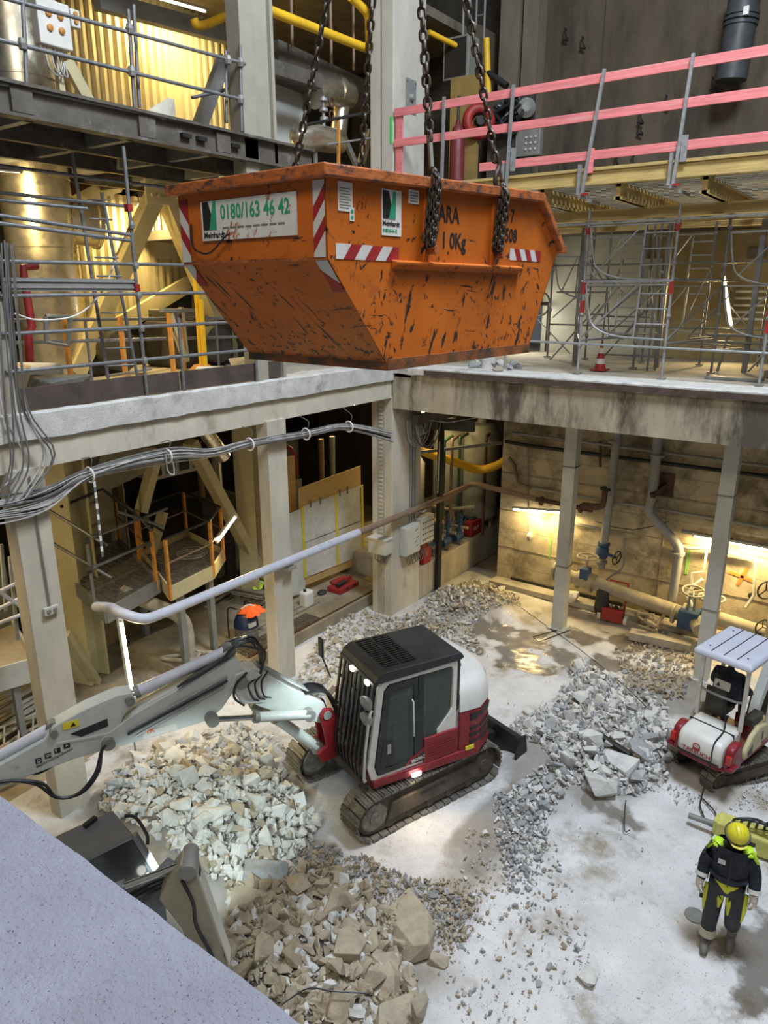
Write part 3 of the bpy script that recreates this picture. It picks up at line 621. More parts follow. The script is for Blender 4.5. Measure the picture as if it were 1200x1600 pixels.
# door: black frame, glass, handle
DO = [(1.06, .99), (1.11, 1.16), (.955, 2.35), (.87, 2.43), (.40, 2.43), (.36, .99)]; DI = [(.94, 1.08), (.98, 1.2), (.87, 2.26), (.83, 2.33), (.47, 2.33), (.44, 1.08)]
k = 6; b = MB()
for yy in (y1 - .03, y1 + .015): b.v += [(p[0], yy, p[1]) for p in DO] + [(p[0], yy, p[1]) for p in DI]
for i in range(k): j = (i + 1) % k; b.f += [(i, j, k + j, k + i), (2 * k + i, 2 * k + j, 3 * k + j, 3 * k + i), (i, j, 2 * k + j, 2 * k + i), (k + i, k + j, 3 * k + j, 3 * k + i)]
dr = b.build('door', MBLK, ex, TE)
MB().prism(DI, 'y', y1 - .01, y1 - .002).build('door_glass', GLASS, dr, TE)
MB().prism([(.78, 1.1), (1.0, 1.1), (1.03, 1.2), (.97, 1.55), (.82, 1.5)], 'y', y1, y1 + .02).build('lock_panel', MBLK, dr, TE); bx('handle', (.86, y1 + .02, 1.32), (.92, y1 + .035, 1.47), GALV, dr, TE)
pipe('grab_bar', [(.50, y1 + .02, 2.1), (.50, y1 + .06, 2.08), (.48, y1 + .06, 1.5), (.47, y1 + .02, 1.48)], .012, WHITEM, dr, TE)
MB().prism([(.30, 1.02), (-.22, 1.36), (-.2, 1.44), (-.23, 2.36), (-.19, 2.43), (.33, 2.43)], 'y', y1 - .03, y1 - .015).build('rear_side_window', GLASS, ex, TE)
bx('door_post', (.29, y1 - .05, .98), (.38, y1 + .008, 2.45), MBLK, ex, TE)
bx('red_label', (.19, y1 - .014, 1.17), (.26, y1 - .008, 1.28), mat('label_red', (.75, .03, .02), .5, b=0), ex, TE)
MB().prism([(.2, .99), (.62, .99), (.56, 1.06), (.25, 1.22), (.2, 1.2)], 'y', y1 + .0, y1 + .022).build('badge', REDM, ex, TE)
MB().prism([(.22, 1.0), (.54, 1.0), (.50, 1.06), (.24, 1.17)], 'y', y1 + .022, y1 + .026).build('badge_plate', MBLK, ex, TE)
text('lettering', 'TB290-2', .075, WHITE, TE @ axes((.51, y1 + .028, 1.012), (-1, 0, .12), (0, 0, 1)), ex, True)
# seat and operator's clutter inside
MB().prism([(-.1, 1.35), (.4, 1.35), (.42, 1.5), (.05, 1.5), (-.1, 2.1), (-.2, 2.1)], 'y', .05, .5).build('seat', DARK, ex, TE, bev=.03)
MB().box((.45, .05, 1.0), (.7, .2, 1.6)).box((.45, .4, 1.0), (.6, .5, 1.55)).build('console', DARK, ex, TE, bev=.03)
MB().box((.55, .3, 1.3), (.75, .32, 1.5)).box((.6, .1, 1.75), (.8, .35, 1.77)).build('papers', mat('faded_green', (.3, .38, .2), .7, b=0), ex, TE)
# roof: black guard with slots
rf = MB().prism([(1.12, 2.50), (1.06, 2.60), (.95, 2.66), (-.36, 2.64), (-.42, 2.55), (-.36, 2.52)], 'y', y0 - .06, y1 + .03).build('roof_guard', MBLK, ex, TE, bev=.02)
for r_ in range(2):
    for i in range(15):
        bx('roof_slot', (.36 + r_ * .29, y0 + .02 + i * .062, 2.655), (.60 + r_ * .29, y0 + .047 + i * .062, 2.678), BLACK, rf, TE)
# front guard grille
def gf(z): return 1.30 - (z - 1.15) * .145 if z > 1.15 else 1.26 + (z - .85) * .13
gr = MB().bar((gf(2.5), y0 - .04, 2.5), (gf(2.5), y1, 2.5), .05, .05).build('front_guard', MBLK, ex, TE)
MB().bar((gf(.88), y0 - .04, .88), (gf(.88), y1, .88), .05, .05).build('guard_rail', MBLK, gr, TE)
for i in range(9):
    y = y0 - .03 + i * .126; MB().bar((gf(.88), y, .88), (gf(1.15), y, 1.15), .025, .05).bar((gf(1.15), y, 1.15), (gf(2.5), y, 2.5), .025, .05).build('guard_bar', MBLK, gr, TE)
for z in (1.3, 1.7, 2.15): MB().bar((gf(z) - .02, y0 - .03, z), (gf(z) - .02, y1, z), .03, .03).build('guard_rail', MBLK, gr, TE)
MB().hexa([(1.06, y0, 1.0), (1.06, y1 - .06, 1.0), (1.07, y1 - .06, 1.0), (1.07, y0, 1.0), (.9, y0, 2.45), (.9, y1 - .06, 2.45), (.91, y1 - .06, 2.45), (.91, y0, 2.45)]).build('windscreen', GLASS, ex, TE)
pipe('handrail', curve([(1.16, y1 + .0, 2.1), (1.22, y1 + .05, 2.05), (1.30, y1 + .06, 1.5), (1.32, y1 + .05, 1.05), (1.27, y1, .97)], 5), .02, WHITEM, ex, TE)
for z in (2.24, 1.98):
    MB().lathe([(.06, -.05), (.115, .0), (.12, .035), (.1, .05)], (1.22, y1 - .03, z), (.92, .15, -.2), 14).build('work_lamp', GALV, ex, TE, 40)
for y in (.15, .62): MB().box((1.13, y - .05, 2.44), (1.17, y + .05, 2.50)).build('roof_lamp', LEDL, ex, TE, bev=.01)
MB().box((.36, .85, .80), (.52, .875, .87)).build('step_lamp', LEDL, ex, TE, bev=.01)
def spot(nm, loc, aim, e, c, ang=70, r=.06):
    l = bpy.data.lights.new(nm, 'SPOT'); l.energy = e; l.color = c; l.spot_size = math.radians(ang); l.spot_blend = .6; l.shadow_soft_size = r
    o = bpy.data.objects.new(nm, l); COL.objects.link(o); o.location = loc; o.rotation_euler = (V(aim) - V(loc)).to_track_quat('-Z', 'Y').to_euler(); return o
spot('roof_lamp_light', TE @ V((1.2, .38, 2.46)), TE @ V((3.3, -.75, .3)), 95, (.80, .98, 1.0), 80)
spot('step_lamp_light', TE @ V((.44, .92, .83)), TE @ V((.5, 1.3, .3)), 25, (1, .75, .45), 130)
# swing bracket and boom
by = -.42
MB().prism([(.95, .80), (1.5, .72), (1.58, .9), (1.42, 1.0), (1.45, 1.25), (1.52, 1.55), (1.44, 1.66), (1.30, 1.62), (1.22, 1.35), (.95, 1.25)], 'y', by - .2, by - .12).prism([(.95, .80), (1.5, .72), (1.58, .9), (1.42, 1.0), (1.45, 1.25), (1.52, 1.55), (1.44, 1.66), (1.30, 1.62), (1.22, 1.35), (.95, 1.25)], 'y', by + .12, by + .2).box((.95, by - .2, .8), (1.2, by + .2, 1.2)).build('swing_bracket', REDM, ex, TE, bev=.02)
def bp(name, poly, w, m=GREYM, par=ex, y=by): return MB().prism(poly, 'y', y - w, y + w).build(name, m, par, TE, 30, bev=.012)
def pin(p, r, w, par=ex, y=by, m=STEELG): return MB().lathe([(r, -w), (r, w)], (p[0], y, p[1]), (0, 1, 0), 14).build('pin', m, par, TE, 40)
b1 = bp('lower_boom', [(1.32, 1.42), (1.50, 1.40), (2.05, 1.72), (2.45, 1.98), (2.80, 2.30), (2.88, 2.52), (2.72, 2.66), (2.45, 2.62), (1.95, 2.15), (1.42, 1.74)], .13)
bp('boom_plate', [(2.35, 2.05), (2.72, 2.12), (2.85, 2.45), (2.78, 2.62), (2.55, 2.64), (2.30, 2.42)], .17, par=b1)
pin((2.70, 2.48), .09, .2, b1); pin((1.40, 1.55), .07, .22, b1)
for i in range(4): pipe('steel_line', [(1.55, by - .09 + i * .06, 1.90), (2.0, by - .09 + i * .06, 2.27), (2.40, by - .09 + i * .06, 2.62)], .014, GALV, b1, TE, 6)
# cylinders
def cyl(name, a, b_, r, f, y, w=.0, m=GREYM, rodm=CHROME):
    a = V((a[0], y, a[1])); b_ = V((b_[0], y, b_[1])); q = a.lerp(b_, f)
    c_ = MB().tube(a, q, r, 14).build(name, m, ex, TE, 40); MB().tube(q, b_, r * .55, 12).build('piston_rod', rodm, c_, TE, 40)
    MB().tube(q - (q - a).normalized() * .06, q + (q - a).normalized() * .01, r * 1.12, 14).build('gland', STEELG, c_, TE, 40)
    for p in (a, b_): MB().lathe([(r * 1.25, -r * .9), (r * 1.25, r * .9)], p, (0, 1, 0), 12).build('cylinder_eye', STEELG, c_, TE, 40)
    return c_
cyl('boom_cylinder', (1.52, .92), (2.45, 1.95), .085, .72, by + .0)
cyl('adjusting_cylinder', (1.72, 1.68), (3.18, 2.06), .075, .58, by + .23)
# upper boom
b2 = bp('upper_boom', [(2.62, 2.58), (2.74, 2.86), (3.0, 2.80), (4.15, 2.42), (4.62, 2.18), (4.66, 2.06), (4.52, 1.98), (3.7, 1.98), (3.2, 2.0), (3.0, 2.12), (2.78, 2.38)], .13)
MB().box((3.65, by + .131, 2.0), (4.10, by + .14, 2.10)).build('worn_panel', WHITEM, b2, TE)
text('lettering', 'IR', .12, mat('orange_print', (.85, .2, .03), .5, b=0), TE @ axes((4.05, by + .142, 2.06), (-1, 0, .05), (0, 0, 1)), b2, True)
pin((4.55, 2.09), .085, .2); pin((3.18, 2.06), .08, .3)
for i, (a, b_) in enumerate((((2.9, 2.62), (4.3, 2.20)), ((2.9, 2.55), (4.3, 2.14)), ((2.95, 2.48), (4.2, 2.08)))):
    pipe('steel_line', [(a[0], by + .15, a[1]), (b_[0], by + .15, b_[1])], .016, GALV if i != 1 else MBLK, b2, TE, 6)
cyl('arm_cylinder', (2.82, 2.94), (4.24, 2.62), .078, .92, by, m=BLUEG)
# arm
a1 = bp('arm', [(4.18, 2.72), (4.36, 2.74), (4.75, 2.66), (5.16, 2.52), (5.3, 2.36), (5.9, 2.16), (6.9, 1.72), (6.9, 1.55), (5.7, 1.90), (4.95, 1.98), (4.55, 1.99), (4.42, 2.12), (4.32, 2.40), (4.14, 2.58)], .12)
MB().prism([(4.52, 2.44), (4.98, 2.36), (4.86, 2.28), (4.52, 2.33)], 'y', by + .10, by + .128).build('arm_opening', MBLK, a1, TE)
bx('warning_sign', (4.86, by + .121, 2.44), (5.06, by + .127, 2.54), YTAPE, a1, TE)
MB().prism([(4.90, 2.46), (4.97, 2.46), (4.93, 2.52)], 'y', by + .127, by + .130).build('sign_triangle', PRINTB, a1, TE)
pin((4.22, 2.62), .06, .18, a1); pin((5.17, 2.44), .05, .16, a1)
MB().bar((5.15, by + .124, 2.27), (4.45, by + .124, 2.20), .01, .03).build('weld_rib', GREYM, a1, TE)
for i in range(4):
    x = 5.38 - i * .115; z = 2.10 + i * .035
    bx('social_icon', (x - .03, by + .121, z - .035), (x + .045, by + .125, z + .04), PRINTB, a1, TE)
for i in range(4):
    x = 5.385 - i * .115; z = 2.10 + i * .035; A = TE @ axes((x + .02, by + .127, z - .02), (-1, 0, .3), (0, 0, 1))
    if i in (1, 2): text('lettering', ('', 'in', 'f')[i], .075, GREYM, A, a1, True)
    elif i == 0: MB().torus((x + .0, by + .126, z), (0, 1, 0), .02, .004, 12, 4).build('icon_ring', GREYM, a1, TE)
    else: MB().prism([(x + .015, z - .015), (x + .015, z + .02), (x - .015, z + .003)], 'y', by + .125, by + .128).build('icon_arrow', GREYM, a1, TE)
text('lettering', '#abbruchlandwehr', .062, PRINTB, TE @ axes((5.42, by + .124, 2.005), (-1, 0, .27), (0, 0, 1)), a1)
cyl('bucket_cylinder', (5.17, 2.46), (6.6, 1.98), .07, .6, by, m=BLUEG)
MB().prism([(6.75, 1.8), (7.1, 1.6), (7.05, 1.2), (6.7, 1.25), (6.65, 1.55)], 'y', by - .16, by + .16).build('quick_coupler', MBLK, ex, TE, bev=.02)
# hoses
for i in range(7):
    y = by - .16 + i * .05; r_ = rnd.uniform
    pipe('hydraulic_hose', curve([(2.30 + .02 * i, y, 2.5), (2.33, y + .02, 2.72 + .02 * i), (2.45 + r_(-.04, .04), y, 2.92 + r_(0, .12)), (2.72 + r_(-.05, .05), y + .02, 2.98 + r_(0, .1)), (3.0, y + .02, 2.86), (3.25 + .06 * i, y + .06, 2.68)], 5), .019, HOSE, ex, TE, 6)
for i in range(5):
    y = by - .12 + i * .06
    pipe('hydraulic_hose', curve([(1.72, y, 1.98), (1.55, y + .03, 1.99), (1.36, y + .04, 1.90), (1.22, y, 1.65), (1.12, y, 1.4)], 5), .024, HOSE, ex, TE, 6)
for i in range(3):
    pipe('hydraulic_hose', curve([(2.30 + i * .1, by + .16, 2.55 - .04 * i), (2.42 + i * .1, by + .2, 2.42), (2.40 + i * .08, by + .2, 2.2), (2.28 + i * .09, by + .16, 2.10)], 5), .013, HOSE, ex, TE, 6)
pipe('hydraulic_hose', curve([(2.62, by + .18, 2.62), (2.8, by + .22, 2.5), (2.84, by + .22, 2.3), (2.7, by + .2, 2.12)], 5), .018, HOSE, ex, TE, 6)
for i in range(2):
    pipe('hydraulic_hose', curve([(4.5, by + .15, 2.15 - .03 * i), (4.64, by + .2, 2.05), (4.72 + .04 * i, by + .22, 1.75), (4.95 + .05 * i, by + .22, 1.52), (5.25, by + .2, 1.55), (5.45 - .06 * i, by + .17, 1.8), (5.75, by + .14, 1.95), (6.1, by + .13, 1.98)], 5), .022, HOSE, ex, TE, 6)
pipe('hydraulic_hose', curve([(5.0, by - .16, 2.0), (5.15, by - .2, 1.82), (5.4, by - .2, 1.72), (5.6, by - .18, 1.8), (5.9, by - .14, 1.9)], 5), .022, HOSE, ex, TE, 6)

# ---------------------------------------------------------------- mini excavator with canopy, seen from behind
TM = MX(((.24, -.97, 0, 8.07), (.97, .24, 0, -1.72), (0, 0, 1, .0), (0, 0, 0, 1)))
mi = thing('mini_excavator', 'small white and red excavator with grey canopy roof seen from behind', 'excavator', T=TM)
tracks(mi, TM @ MX.Translation((.1, 0, 0)) @ MX.Rotation(-.35, 4, 'Z'), 1.55, .19, .40, .24, .1, SHOE, TRKD)
MB().box((-.4, -.3, .15), (.5, .3, .58)).build('undercarriage', TRKD, mi, TM, bev=.03)
MB().prism([(-.92, -.30), (-.80, -.46), (.55, -.50), (.62, .0), (.55, .50), (-.80, .46), (-.92, .30)], 'z', .56, .68).build('deck', REDM, mi, TM, bev=.04)
b = MB(); prof = [(-.91, .62), (-1.0, .76), (-.99, .95), (-.92, 1.06), (-.45, 1.13), (-.3, 1.12), (-.3, .55)]
MB().prism(prof, 'y', -.36, .36).build('rear_cover', WHITEM, mi, TM, 30, bev=.06)
for s_ in (-1, 1):
    MB().prism([(-.88, .60), (-.93, .78), (-.86, 1.0), (-.7, 1.06), (-.55, 1.02), (-.5, .55)], 'y', s_ * .36, s_ * .50).build('rear_corner', REDM, mi, TM, 30, bev=.04)
    bx('tail_step', (-.95, s_ * .44, .66), (-.75, s_ * .54, .74), REDM, mi, TM, bev=.02); bx('tail_lamp', (-.955, s_ * .42, .78), (-.90, s_ * .49, .92), mat('lamp_red', (.5, .03, .02), .3, b=0), mi, TM)
    MB().prism([(-.45, .66), (.55, .66), (.55, .82), (.30, 1.02), (.0, 1.10), (-.25, 1.02), (-.45, .80)], 'y', s_ * .43, s_ * .51).build('side_cover', TANP if s_ < 0 else WHITEM, mi, TM, 30, bev=.03)
    MB().prism([(-.36, .70), (-.2, .70), (-.2, .86), (-.36, .78)], 'y', s_ * .508, s_ * .514).build('side_vent', MBLK, mi, TM)
    bx('side_vent', (.10, s_ * .508, .80), (.16, s_ * .514, .95), MBLK, mi, TM); bx('side_vent', (.38, s_ * .508, .72), (.42, s_ * .514, .82), MBLK, mi, TM)
bx('bumper_line', (-.99, -.34, .69), (-.96, .34, .705), MBLK, mi, TM); bx('cover_seam', (-.62, -.365, 1.05), (-.60, .365, 1.118), MBLK, mi, TM)
text('lettering', 'TAKEUCHI', .10, REFR, TM @ axes((-1.004, .25, .755), (0, -1, 0), (0, 0, 1)), mi, True)
MB().torus((-1.0, .03, .89), (1, 0, 0), .055, .008, 16, 4).build('emblem', REFR, mi, TM); bx('emblem_bar', (-1.008, -.03, .83), (-.998, .09, .86), REFR, mi, TM)
text('lettering', 'TB216', .09, REFR, TM @ axes((.12, -.515, .70), (1, 0, 0), (0, 0, 1)), mi, True)
# canopy
cn = MB(); X0, X1, YY = -.62, .62, .46
for z, k in ((2.24, 1.0), (2.31, 1.0), (2.36, .93)): cn.v += [(X0 * k, -YY * k, z), (X1 * k, -YY * k, z), (X1 * k, YY * k, z), (X0 * k, YY * k, z)]
cn.f = [(0, 1, 2, 3), (8, 9, 10, 11)] + [(4 * k + i, 4 * k + (i + 1) % 4, 4 * k + 4 + (i + 1) % 4, 4 * k + 4 + i) for k in range(2) for i in range(4)]
ca = cn.build('canopy', mat('canopy_grey', (.50, .52, .60), .5, v=.06, b=.02, d=.2, dc=(.42, .42, .45)), mi, TM, bev=.03)
for y in (-.2, .0, .2): bx('canopy_groove', (X0 * .9, y - .008, 2.357), (X1 * .9, y + .008, 2.366), MBLK, ca, TM)
for x in (-.4, .4):
    for y in (-.3, .3): MB().lathe([(.015, 0), (.015, .01)], (x, y, 2.358), n=8).build('canopy_bolt', MBLK, ca, TM)
for x, y, zb in ((-.42, -.36, 1.1), (-.42, .36, 1.1), (.50, -.42, .6), (.50, .42, .6)):
    MB().bar((x, y, zb), (x * 1.02, y, 2.27), .05, .06).build('canopy_post', WHITEM, mi, TM, bev=.01)
pipe('guard_rail', curve([(-.42, .36, 1.62), (-.46, .2, 1.6), (-.46, -.2, 1.6), (-.42, -.36, 1.62)], 4), .02, GALV, mi, TM)
MB().prism([(-.30, 1.12), (.15, 1.12), (.18, 1.22), (-.15, 1.25), (-.27, 1.62), (-.34, 1.62)], 'y', -.02, .30).build('seat', DARK, mi, TM, bev=.03)
for y in (-.2, .33): pipe('control_lever', [(.18, y, 1.1), (.25, y, 1.42)], .012, MBLK, mi, TM); 
for y in (-.2, .33): MB().ball((.25, y, 1.45), .03).build('lever_knob', REDP, mi, TM, 60)
bx('side_console', (-.1, -.42, 1.05), (.3, -.26, 1.2), DARK, mi, TM, bev=.02)
MB().prism([(.55, .5), (.85, .45), (.85, .75), (.55, .85)], 'y', -.12, .12).build('swing_bracket', REDM, mi, TM, bev=.02)
MB().prism([(.8, .5), (1.0, .5), (1.45, 1.35), (1.75, 1.75), (1.65, 1.85), (1.35, 1.55)], 'y', -.08, .08).build('boom', GREYM, mi, TM, bev=.02)
MB().prism([(1.6, 1.9), (1.8, 1.8), (2.15, .7), (2.0, .65)], 'y', -.07, .07).build('arm', GREYM, mi, TM, bev=.02)
MB().prism([(1.9, .7), (2.25, .7), (2.3, .4), (2.05, .2), (1.75, .3)], 'y', -.2, .2).build('bucket', MBLK, mi, TM, bev=.02)
MB().prism([(.78, .05), (.86, .05), (.90, .2), (.82, .34), (.76, .2)], 'y', -.5, .5).build('blade', MBLK, mi, TM @ MX.Rotation(-.35, 4, 'Z'))
cb = pipe('cable', curve([(-.28, -.05, 1.5), (-.48, -.12, 1.45), (-.62, -.2, 1.15), (-.97, -.22, 1.05), (-1.05, -.24, .75), (-1.08, -.22, .35), (-1.1, -.2, .06), (-1.25, -.28, .04), (-1.45, -.48, .03), (-1.4, -.62, .03), (-1.15, -.45, .04), (-1.0, -.15, .05)], 6), .012, HOSE, T=TM, n=6)
tag(cb, 'black cable hanging over the rear of the mini excavator to the ground', 'cable')

# ---------------------------------------------------------------- people
def skin(name, pts, edges, rad, m, par, T, root=0, sub=2):
    me = bpy.data.meshes.new(name); me.from_pydata([tuple(p) for p in pts], edges, []); me.materials.append(m)
    o = bpy.data.objects.new(name, me); place(o, par, T)
    md = o.modifiers.new('skin', 'SKIN'); md.use_smooth_shade = True
    for i, sv in enumerate(me.skin_vertices[0].data):
        r_ = rad[i]; sv.radius = r_ if isinstance(r_, tuple) else (r_, r_); sv.use_root = i == root
    ss = o.modifiers.new('sub', 'SUBSURF'); ss.levels = sub; ss.render_levels = sub
    return o
SKIN = mat('skin', (.50, .25, .16), .55, v=.1, b=.02)
NAVY = mat('navy_jacket', (.012, .015, .026), .75, v=.35, s=9, b=.25, bs=16)
VIS = mat('hi_vis_yellow', (.50, .78, .02), .6, v=.08, b=.05)
YTR = mat('yellow_trousers', (.58, .60, .04), .7, v=.12, b=.1)
DTR = mat('dark_trousers', (.035, .038, .045), .8, v=.25, b=.15)
SILV = mat('reflective_band', (.60, .60, .56), .4, v=.08, b=0)
BEIG = mat('dusty_band', (.46, .42, .30), .7, v=.15, b=.05)
GLV = mat('work_glove', (.62, .57, .50), .8, v=.2, s=14, b=.15)
BOOT = mat('dusty_boot', (.16, .15, .14), .6, v=.3, s=9, b=.1)
HELM = mat('yellow_helmet', (.70, .62, .03), .35, v=.06, b=0)
TW = axes((8.80, -5.42, .0), (.1, -.995, 0), (.995, .1, 0))
pe = thing('person', 'person in yellow helmet, navy jacket and yellow trousers walking on the concrete', 'person', T=TW)
bodyP = [(0, 0, .96), (0, 0, 1.12), (.01, 0, 1.3), (.0, 0, 1.43), (.02, 0, 1.53), (.06, 0, 1.62), (0, .10, .92), (.1, .12, .52), (-.16, .13, .15), (0, -.10, .92), (.05, -.12, .50), (.10, -.13, .10), (0, .17, 1.42), (-.03, .27, 1.15), (.06, .30, .92), (0, -.17, 1.42), (-.03, -.27, 1.15), (.08, -.29, .90)]
bodyE = [(0, 1), (1, 2), (2, 3), (3, 4), (4, 5), (0, 6), (6, 7), (7, 8), (0, 9), (9, 10), (10, 11), (3, 12), (12, 13), (13, 14), (3, 15), (15, 16), (16, 17)]
bodyR = [(.11, .08), (.10, .08), (.11, .08), (.09, .07), .05, .055, .07, .05, .04, .07, .05, .04, .022, .022, .024, .022, .022, .024]
skin('body', bodyP, bodyE, bodyR, NAVY, pe, TW)
J = [0, 1, 2, 3, 12, 13, 14, 15, 16, 17]; jp = [bodyP[i] for i in J]; jp[0] = (0, 0, .93)
skin('jacket', jp, [(0, 1), (1, 2), (2, 3), (3, 4), (4, 5), (5, 6), (3, 7), (7, 8), (8, 9)], [(.225, .165), (.21, .16), (.225, .17), (.20, .15), .105, .085, .066, .105, .085, .066], NAVY, pe, TW, 2)
MB().lathe([(.085, 0), (.095, .05), (.088, .09)], (.02, 0, 1.475), (.15, 0, 1), 14).build('collar', NAVY, pe, TW, 50)
for s_ in (-1, 1):
    MB().ball((-.0, s_ * .17, 1.462), .1, 12, (.98, .85, .42)).build('shoulder_panel', VIS, pe, TW, 60)
    MB().path([(.045, s_ * .20, 1.51), (.05, s_ * .255, 1.42), (.02, s_ * .275, 1.36)], .022, 6).build('sleeve_stripe', VIS, pe, TW, 60)
    MB().path([(-.05, s_ * .215, 1.495), (.02, s_ * .222, 1.505), (.06, s_ * .222, 1.48)], .012, 6).build('shoulder_piping', SILV, pe, TW, 60)
    e, w = V((-.03, s_ * .27, 1.15)), V((.07, s_ * .295, .91)); q = e.lerp(w, .72); d = (w - e).normalized()
    MB().tube(q - d * .025, q + d * .025, .078, 14).build('cuff_band', SILV, pe, TW, 50)
    # gloved hand: cuff, palm and five curled fingers
    wp = w + d * .02; f_ = V((1, 0, 0)) if s_ < 0 else V((.9, -.2, 0)); inw = V((0, -s_, 0)); dn = V((.1, 0, -1)).normalized()
    hand = MB(); hand.path([wp - d * .05, wp + d * .02], [.052, .045], 10); n0 = len(hand.v)
    hand.path([wp, wp + dn * .04, wp + dn * .085], [.035, .046, .038], 8)
    for i in range(4):
        base = wp + dn * (.075 + .006 * (i in (1, 2))) + V((.036 - .024 * i, 0, 0)); ln = (.05, .056, .052, .042)[i]
        hand.path([base, base + dn * ln * .7 + inw * .008, base + dn * ln + inw * .035, base + dn * ln * .7 + inw * .055], [.014, .0135, .012, .01], 6)
    tb = wp + dn * .03 + V((.03, 0, 0)) + inw * .01
    hand.path([tb, tb + V((.03, 0, -.03)) + inw * .012, tb + V((.028, 0, -.065)) + inw * .03], [.017, .015, .012], 6)
    hand.build('glove', GLV, pe, TW, 60)
MB().tube((.10, -.265, .80), (.13, -.255, .70), .02, 8).build('held_radio', MBLK, pe, TW, 40)
L_ = [(0, .0, .97), (0, .10, .90), (.1, .12, .52), (-.13, .13, .2), (0, -.10, .90), (.05, -.12, .50), (.09, -.13, .16)]
skin('trousers', L_, [(0, 1), (1, 2), (2, 3), (0, 4), (4, 5), (5, 6)], [(.15, .13), .118, .105, .088, .118, .105, .088], DTR, pe, TW)
wb0 = MB().lathe([(.150, .0), (.168, .03), (.165, .12), (.15, .14)], (0, 0, .86), n=18); wb0.xf(MX.Diagonal((.86, 1.12, 1, 1))); wb0.build('waistband', YTR, pe, TW, 60)
for pts in (((.0, .215, .85), (.08, .215, .68), (.12, .205, .54)), ((.09, .04, .86), (.13, .05, .74), (.15, .055, .6)), ((.03, -.21, .85), (.06, -.215, .66), (.08, -.21, .5)), ((.09, -.04, .86), (.12, -.05, .76), (.12, -.055, .64))):
    MB().path(pts, [.035, .034, .014], 6).build('trouser_stripe', YTR, pe, TW, 60)
for a, b_ in (((-.08, .128, .31), (-.12, .13, .23)), ((.083, -.127, .26), (.09, -.129, .16))):
    MB().tube(a, b_, .097, 14).build('ankle_band', BEIG, pe, TW, 50)
for x, y, z, hl in ((.10, -.13, .0, 0), (-.12, .14, .03, .6)):
    b = MB().path([(-.06, 0, .10), (-.05, 0, .045), (.05, 0, .04), (.15, 0, .035), (.19, 0, .03)], [.05, .052, .048, .047, .025], 10).tube((-.04, 0, .05), (-.04, 0, .19), .058, 12)
    b.xf(MX.Translation((x, y, z)) @ MX.Rotation(hl, 4, 'Y')); b.build('boot', BOOT, pe, TW, 60)
# head bowed, facing down and to the right of the picture
TH = TW @ MX.Translation((.07, .01, 1.655)) @ MX.Rotation(.35, 4, 'Z') @ MX.Rotation(.42, 4, 'Y')
hd = MB().ball((0, 0, 0), .10, 16, (.98, .78, 1.22)).build('head', SKIN, pe, TH, 80)
MB().path([(.09, 0, .02), (.115, 0, -.025), (.10, 0, -.04)], [.012, .019, .012], 6).build('nose', SKIN, hd, TH, 80)
for s_ in (-1, 1): MB().ball((.085, s_ * .032, .02), .011).build('eye', PRINTB, hd, TH, 60); MB().ball((.0, s_ * .078, -.005), .025, 8, (.8, .4, 1.2)).build('ear', SKIN, hd, TH, 60)
MB().path([(.085, -.025, -.068), (.094, 0, -.07), (.085, .025, -.068)], .006, 5).build('mouth', mat('lips', (.35, .12, .09), .5, b=0), hd, TH, 60)
MB().ball((.06, 0, -.105), .035, 8, (1, 1, .7)).build('chin', SKIN, hd, TH, 80)
hm = MB().lathe([(.132, .0), (.128, .05), (.112, .10), (.08, .138), (.04, .155), (.005, .16)], (-.005, 0, .045), n=20).build('helmet', HELM, pe, TH, 60)
MB().prism([(.05, -.12), (.15, -.075), (.175, 0), (.15, .075), (.05, .12)], 'z', .045, .055).build('brim', HELM, hm, TH, bev=.004)
for y in (-.04, 0, .04): MB().path(curve([(-.10, y, .13), (-.04, y, .195), (.04, y, .195), (.10, y, .13)], 4), .009, 5).build('ridge', HELM, hm, TH, 60)
MB().torus((-.005, 0, .075), (.12, 0, 1), .136, .011, 24, 6).build('goggle_band', MBLK, hm, TH, 60)
bx('badge', (.16, -.135, 1.30), (.17, -.055, 1.36), SILV, pe, TW @ MX.Rotation(-.0, 4, 'Z'))
MB().bar((.158, .005, 1.0), (.165, .0, 1.44), .012, .012).build('zip', MBLK, pe, TW)
sh = MB().lathe([(.01, 0), (.10, .004), (.13, .01), (.1, .016)], (-.3, -.3, .0), n=12).build('shovel_blade', STEELG, T=TW)
tag(sh, 'small rusty round plate lying on the concrete behind the walking worker', 'plate')
# operator seated in the mini excavator
op = thing('person', 'person in dark jacket with white back panel sitting under the mini excavator canopy', 'person', T=TM @ MX.Translation((-.05, .12, 1.2)))
TP = TM @ MX.Translation((0, .12, 0))
oP = [(-.05, 0, 1.32), (0, 0, 1.55), (.06, 0, 1.76), (.1, 0, 1.86), (.15, 0, 1.96), (.15, .10, 1.30), (.42, .13, 1.30), (.48, .13, .85), (.15, -.10, 1.30), (.42, -.13, 1.30), (.48, -.13, .85), (.07, .18, 1.76), (.16, .28, 1.5), (.30, .2, 1.45), (.07, -.18, 1.76), (.16, -.28, 1.5), (.30, -.28, 1.45)]
oE = [(0, 1), (1, 2), (2, 3), (3, 4), (0, 5), (5, 6), (6, 7), (0, 8), (8, 9), (9, 10), (2, 11), (11, 12), (12, 13), (2, 14), (14, 15), (15, 16)]
skin('body', oP, oE, [(.1, .08), (.1, .08), (.09, .07), .045, .06, .06, .045, .04, .06, .045, .04, .04, .03, .025, .04, .03, .025], NAVY, op, TP)
J = [0, 1, 2, 11, 12, 13, 14, 15, 16]
skin('jacket', [oP[i] for i in J], [(0, 1), (1, 2), (2, 3), (3, 4), (4, 5), (2, 6), (6, 7), (7, 8)], [(.19, .16), (.21, .16), (.17, .14), .095, .08, .06, .095, .08, .06], NAVY, op, TP, 1)
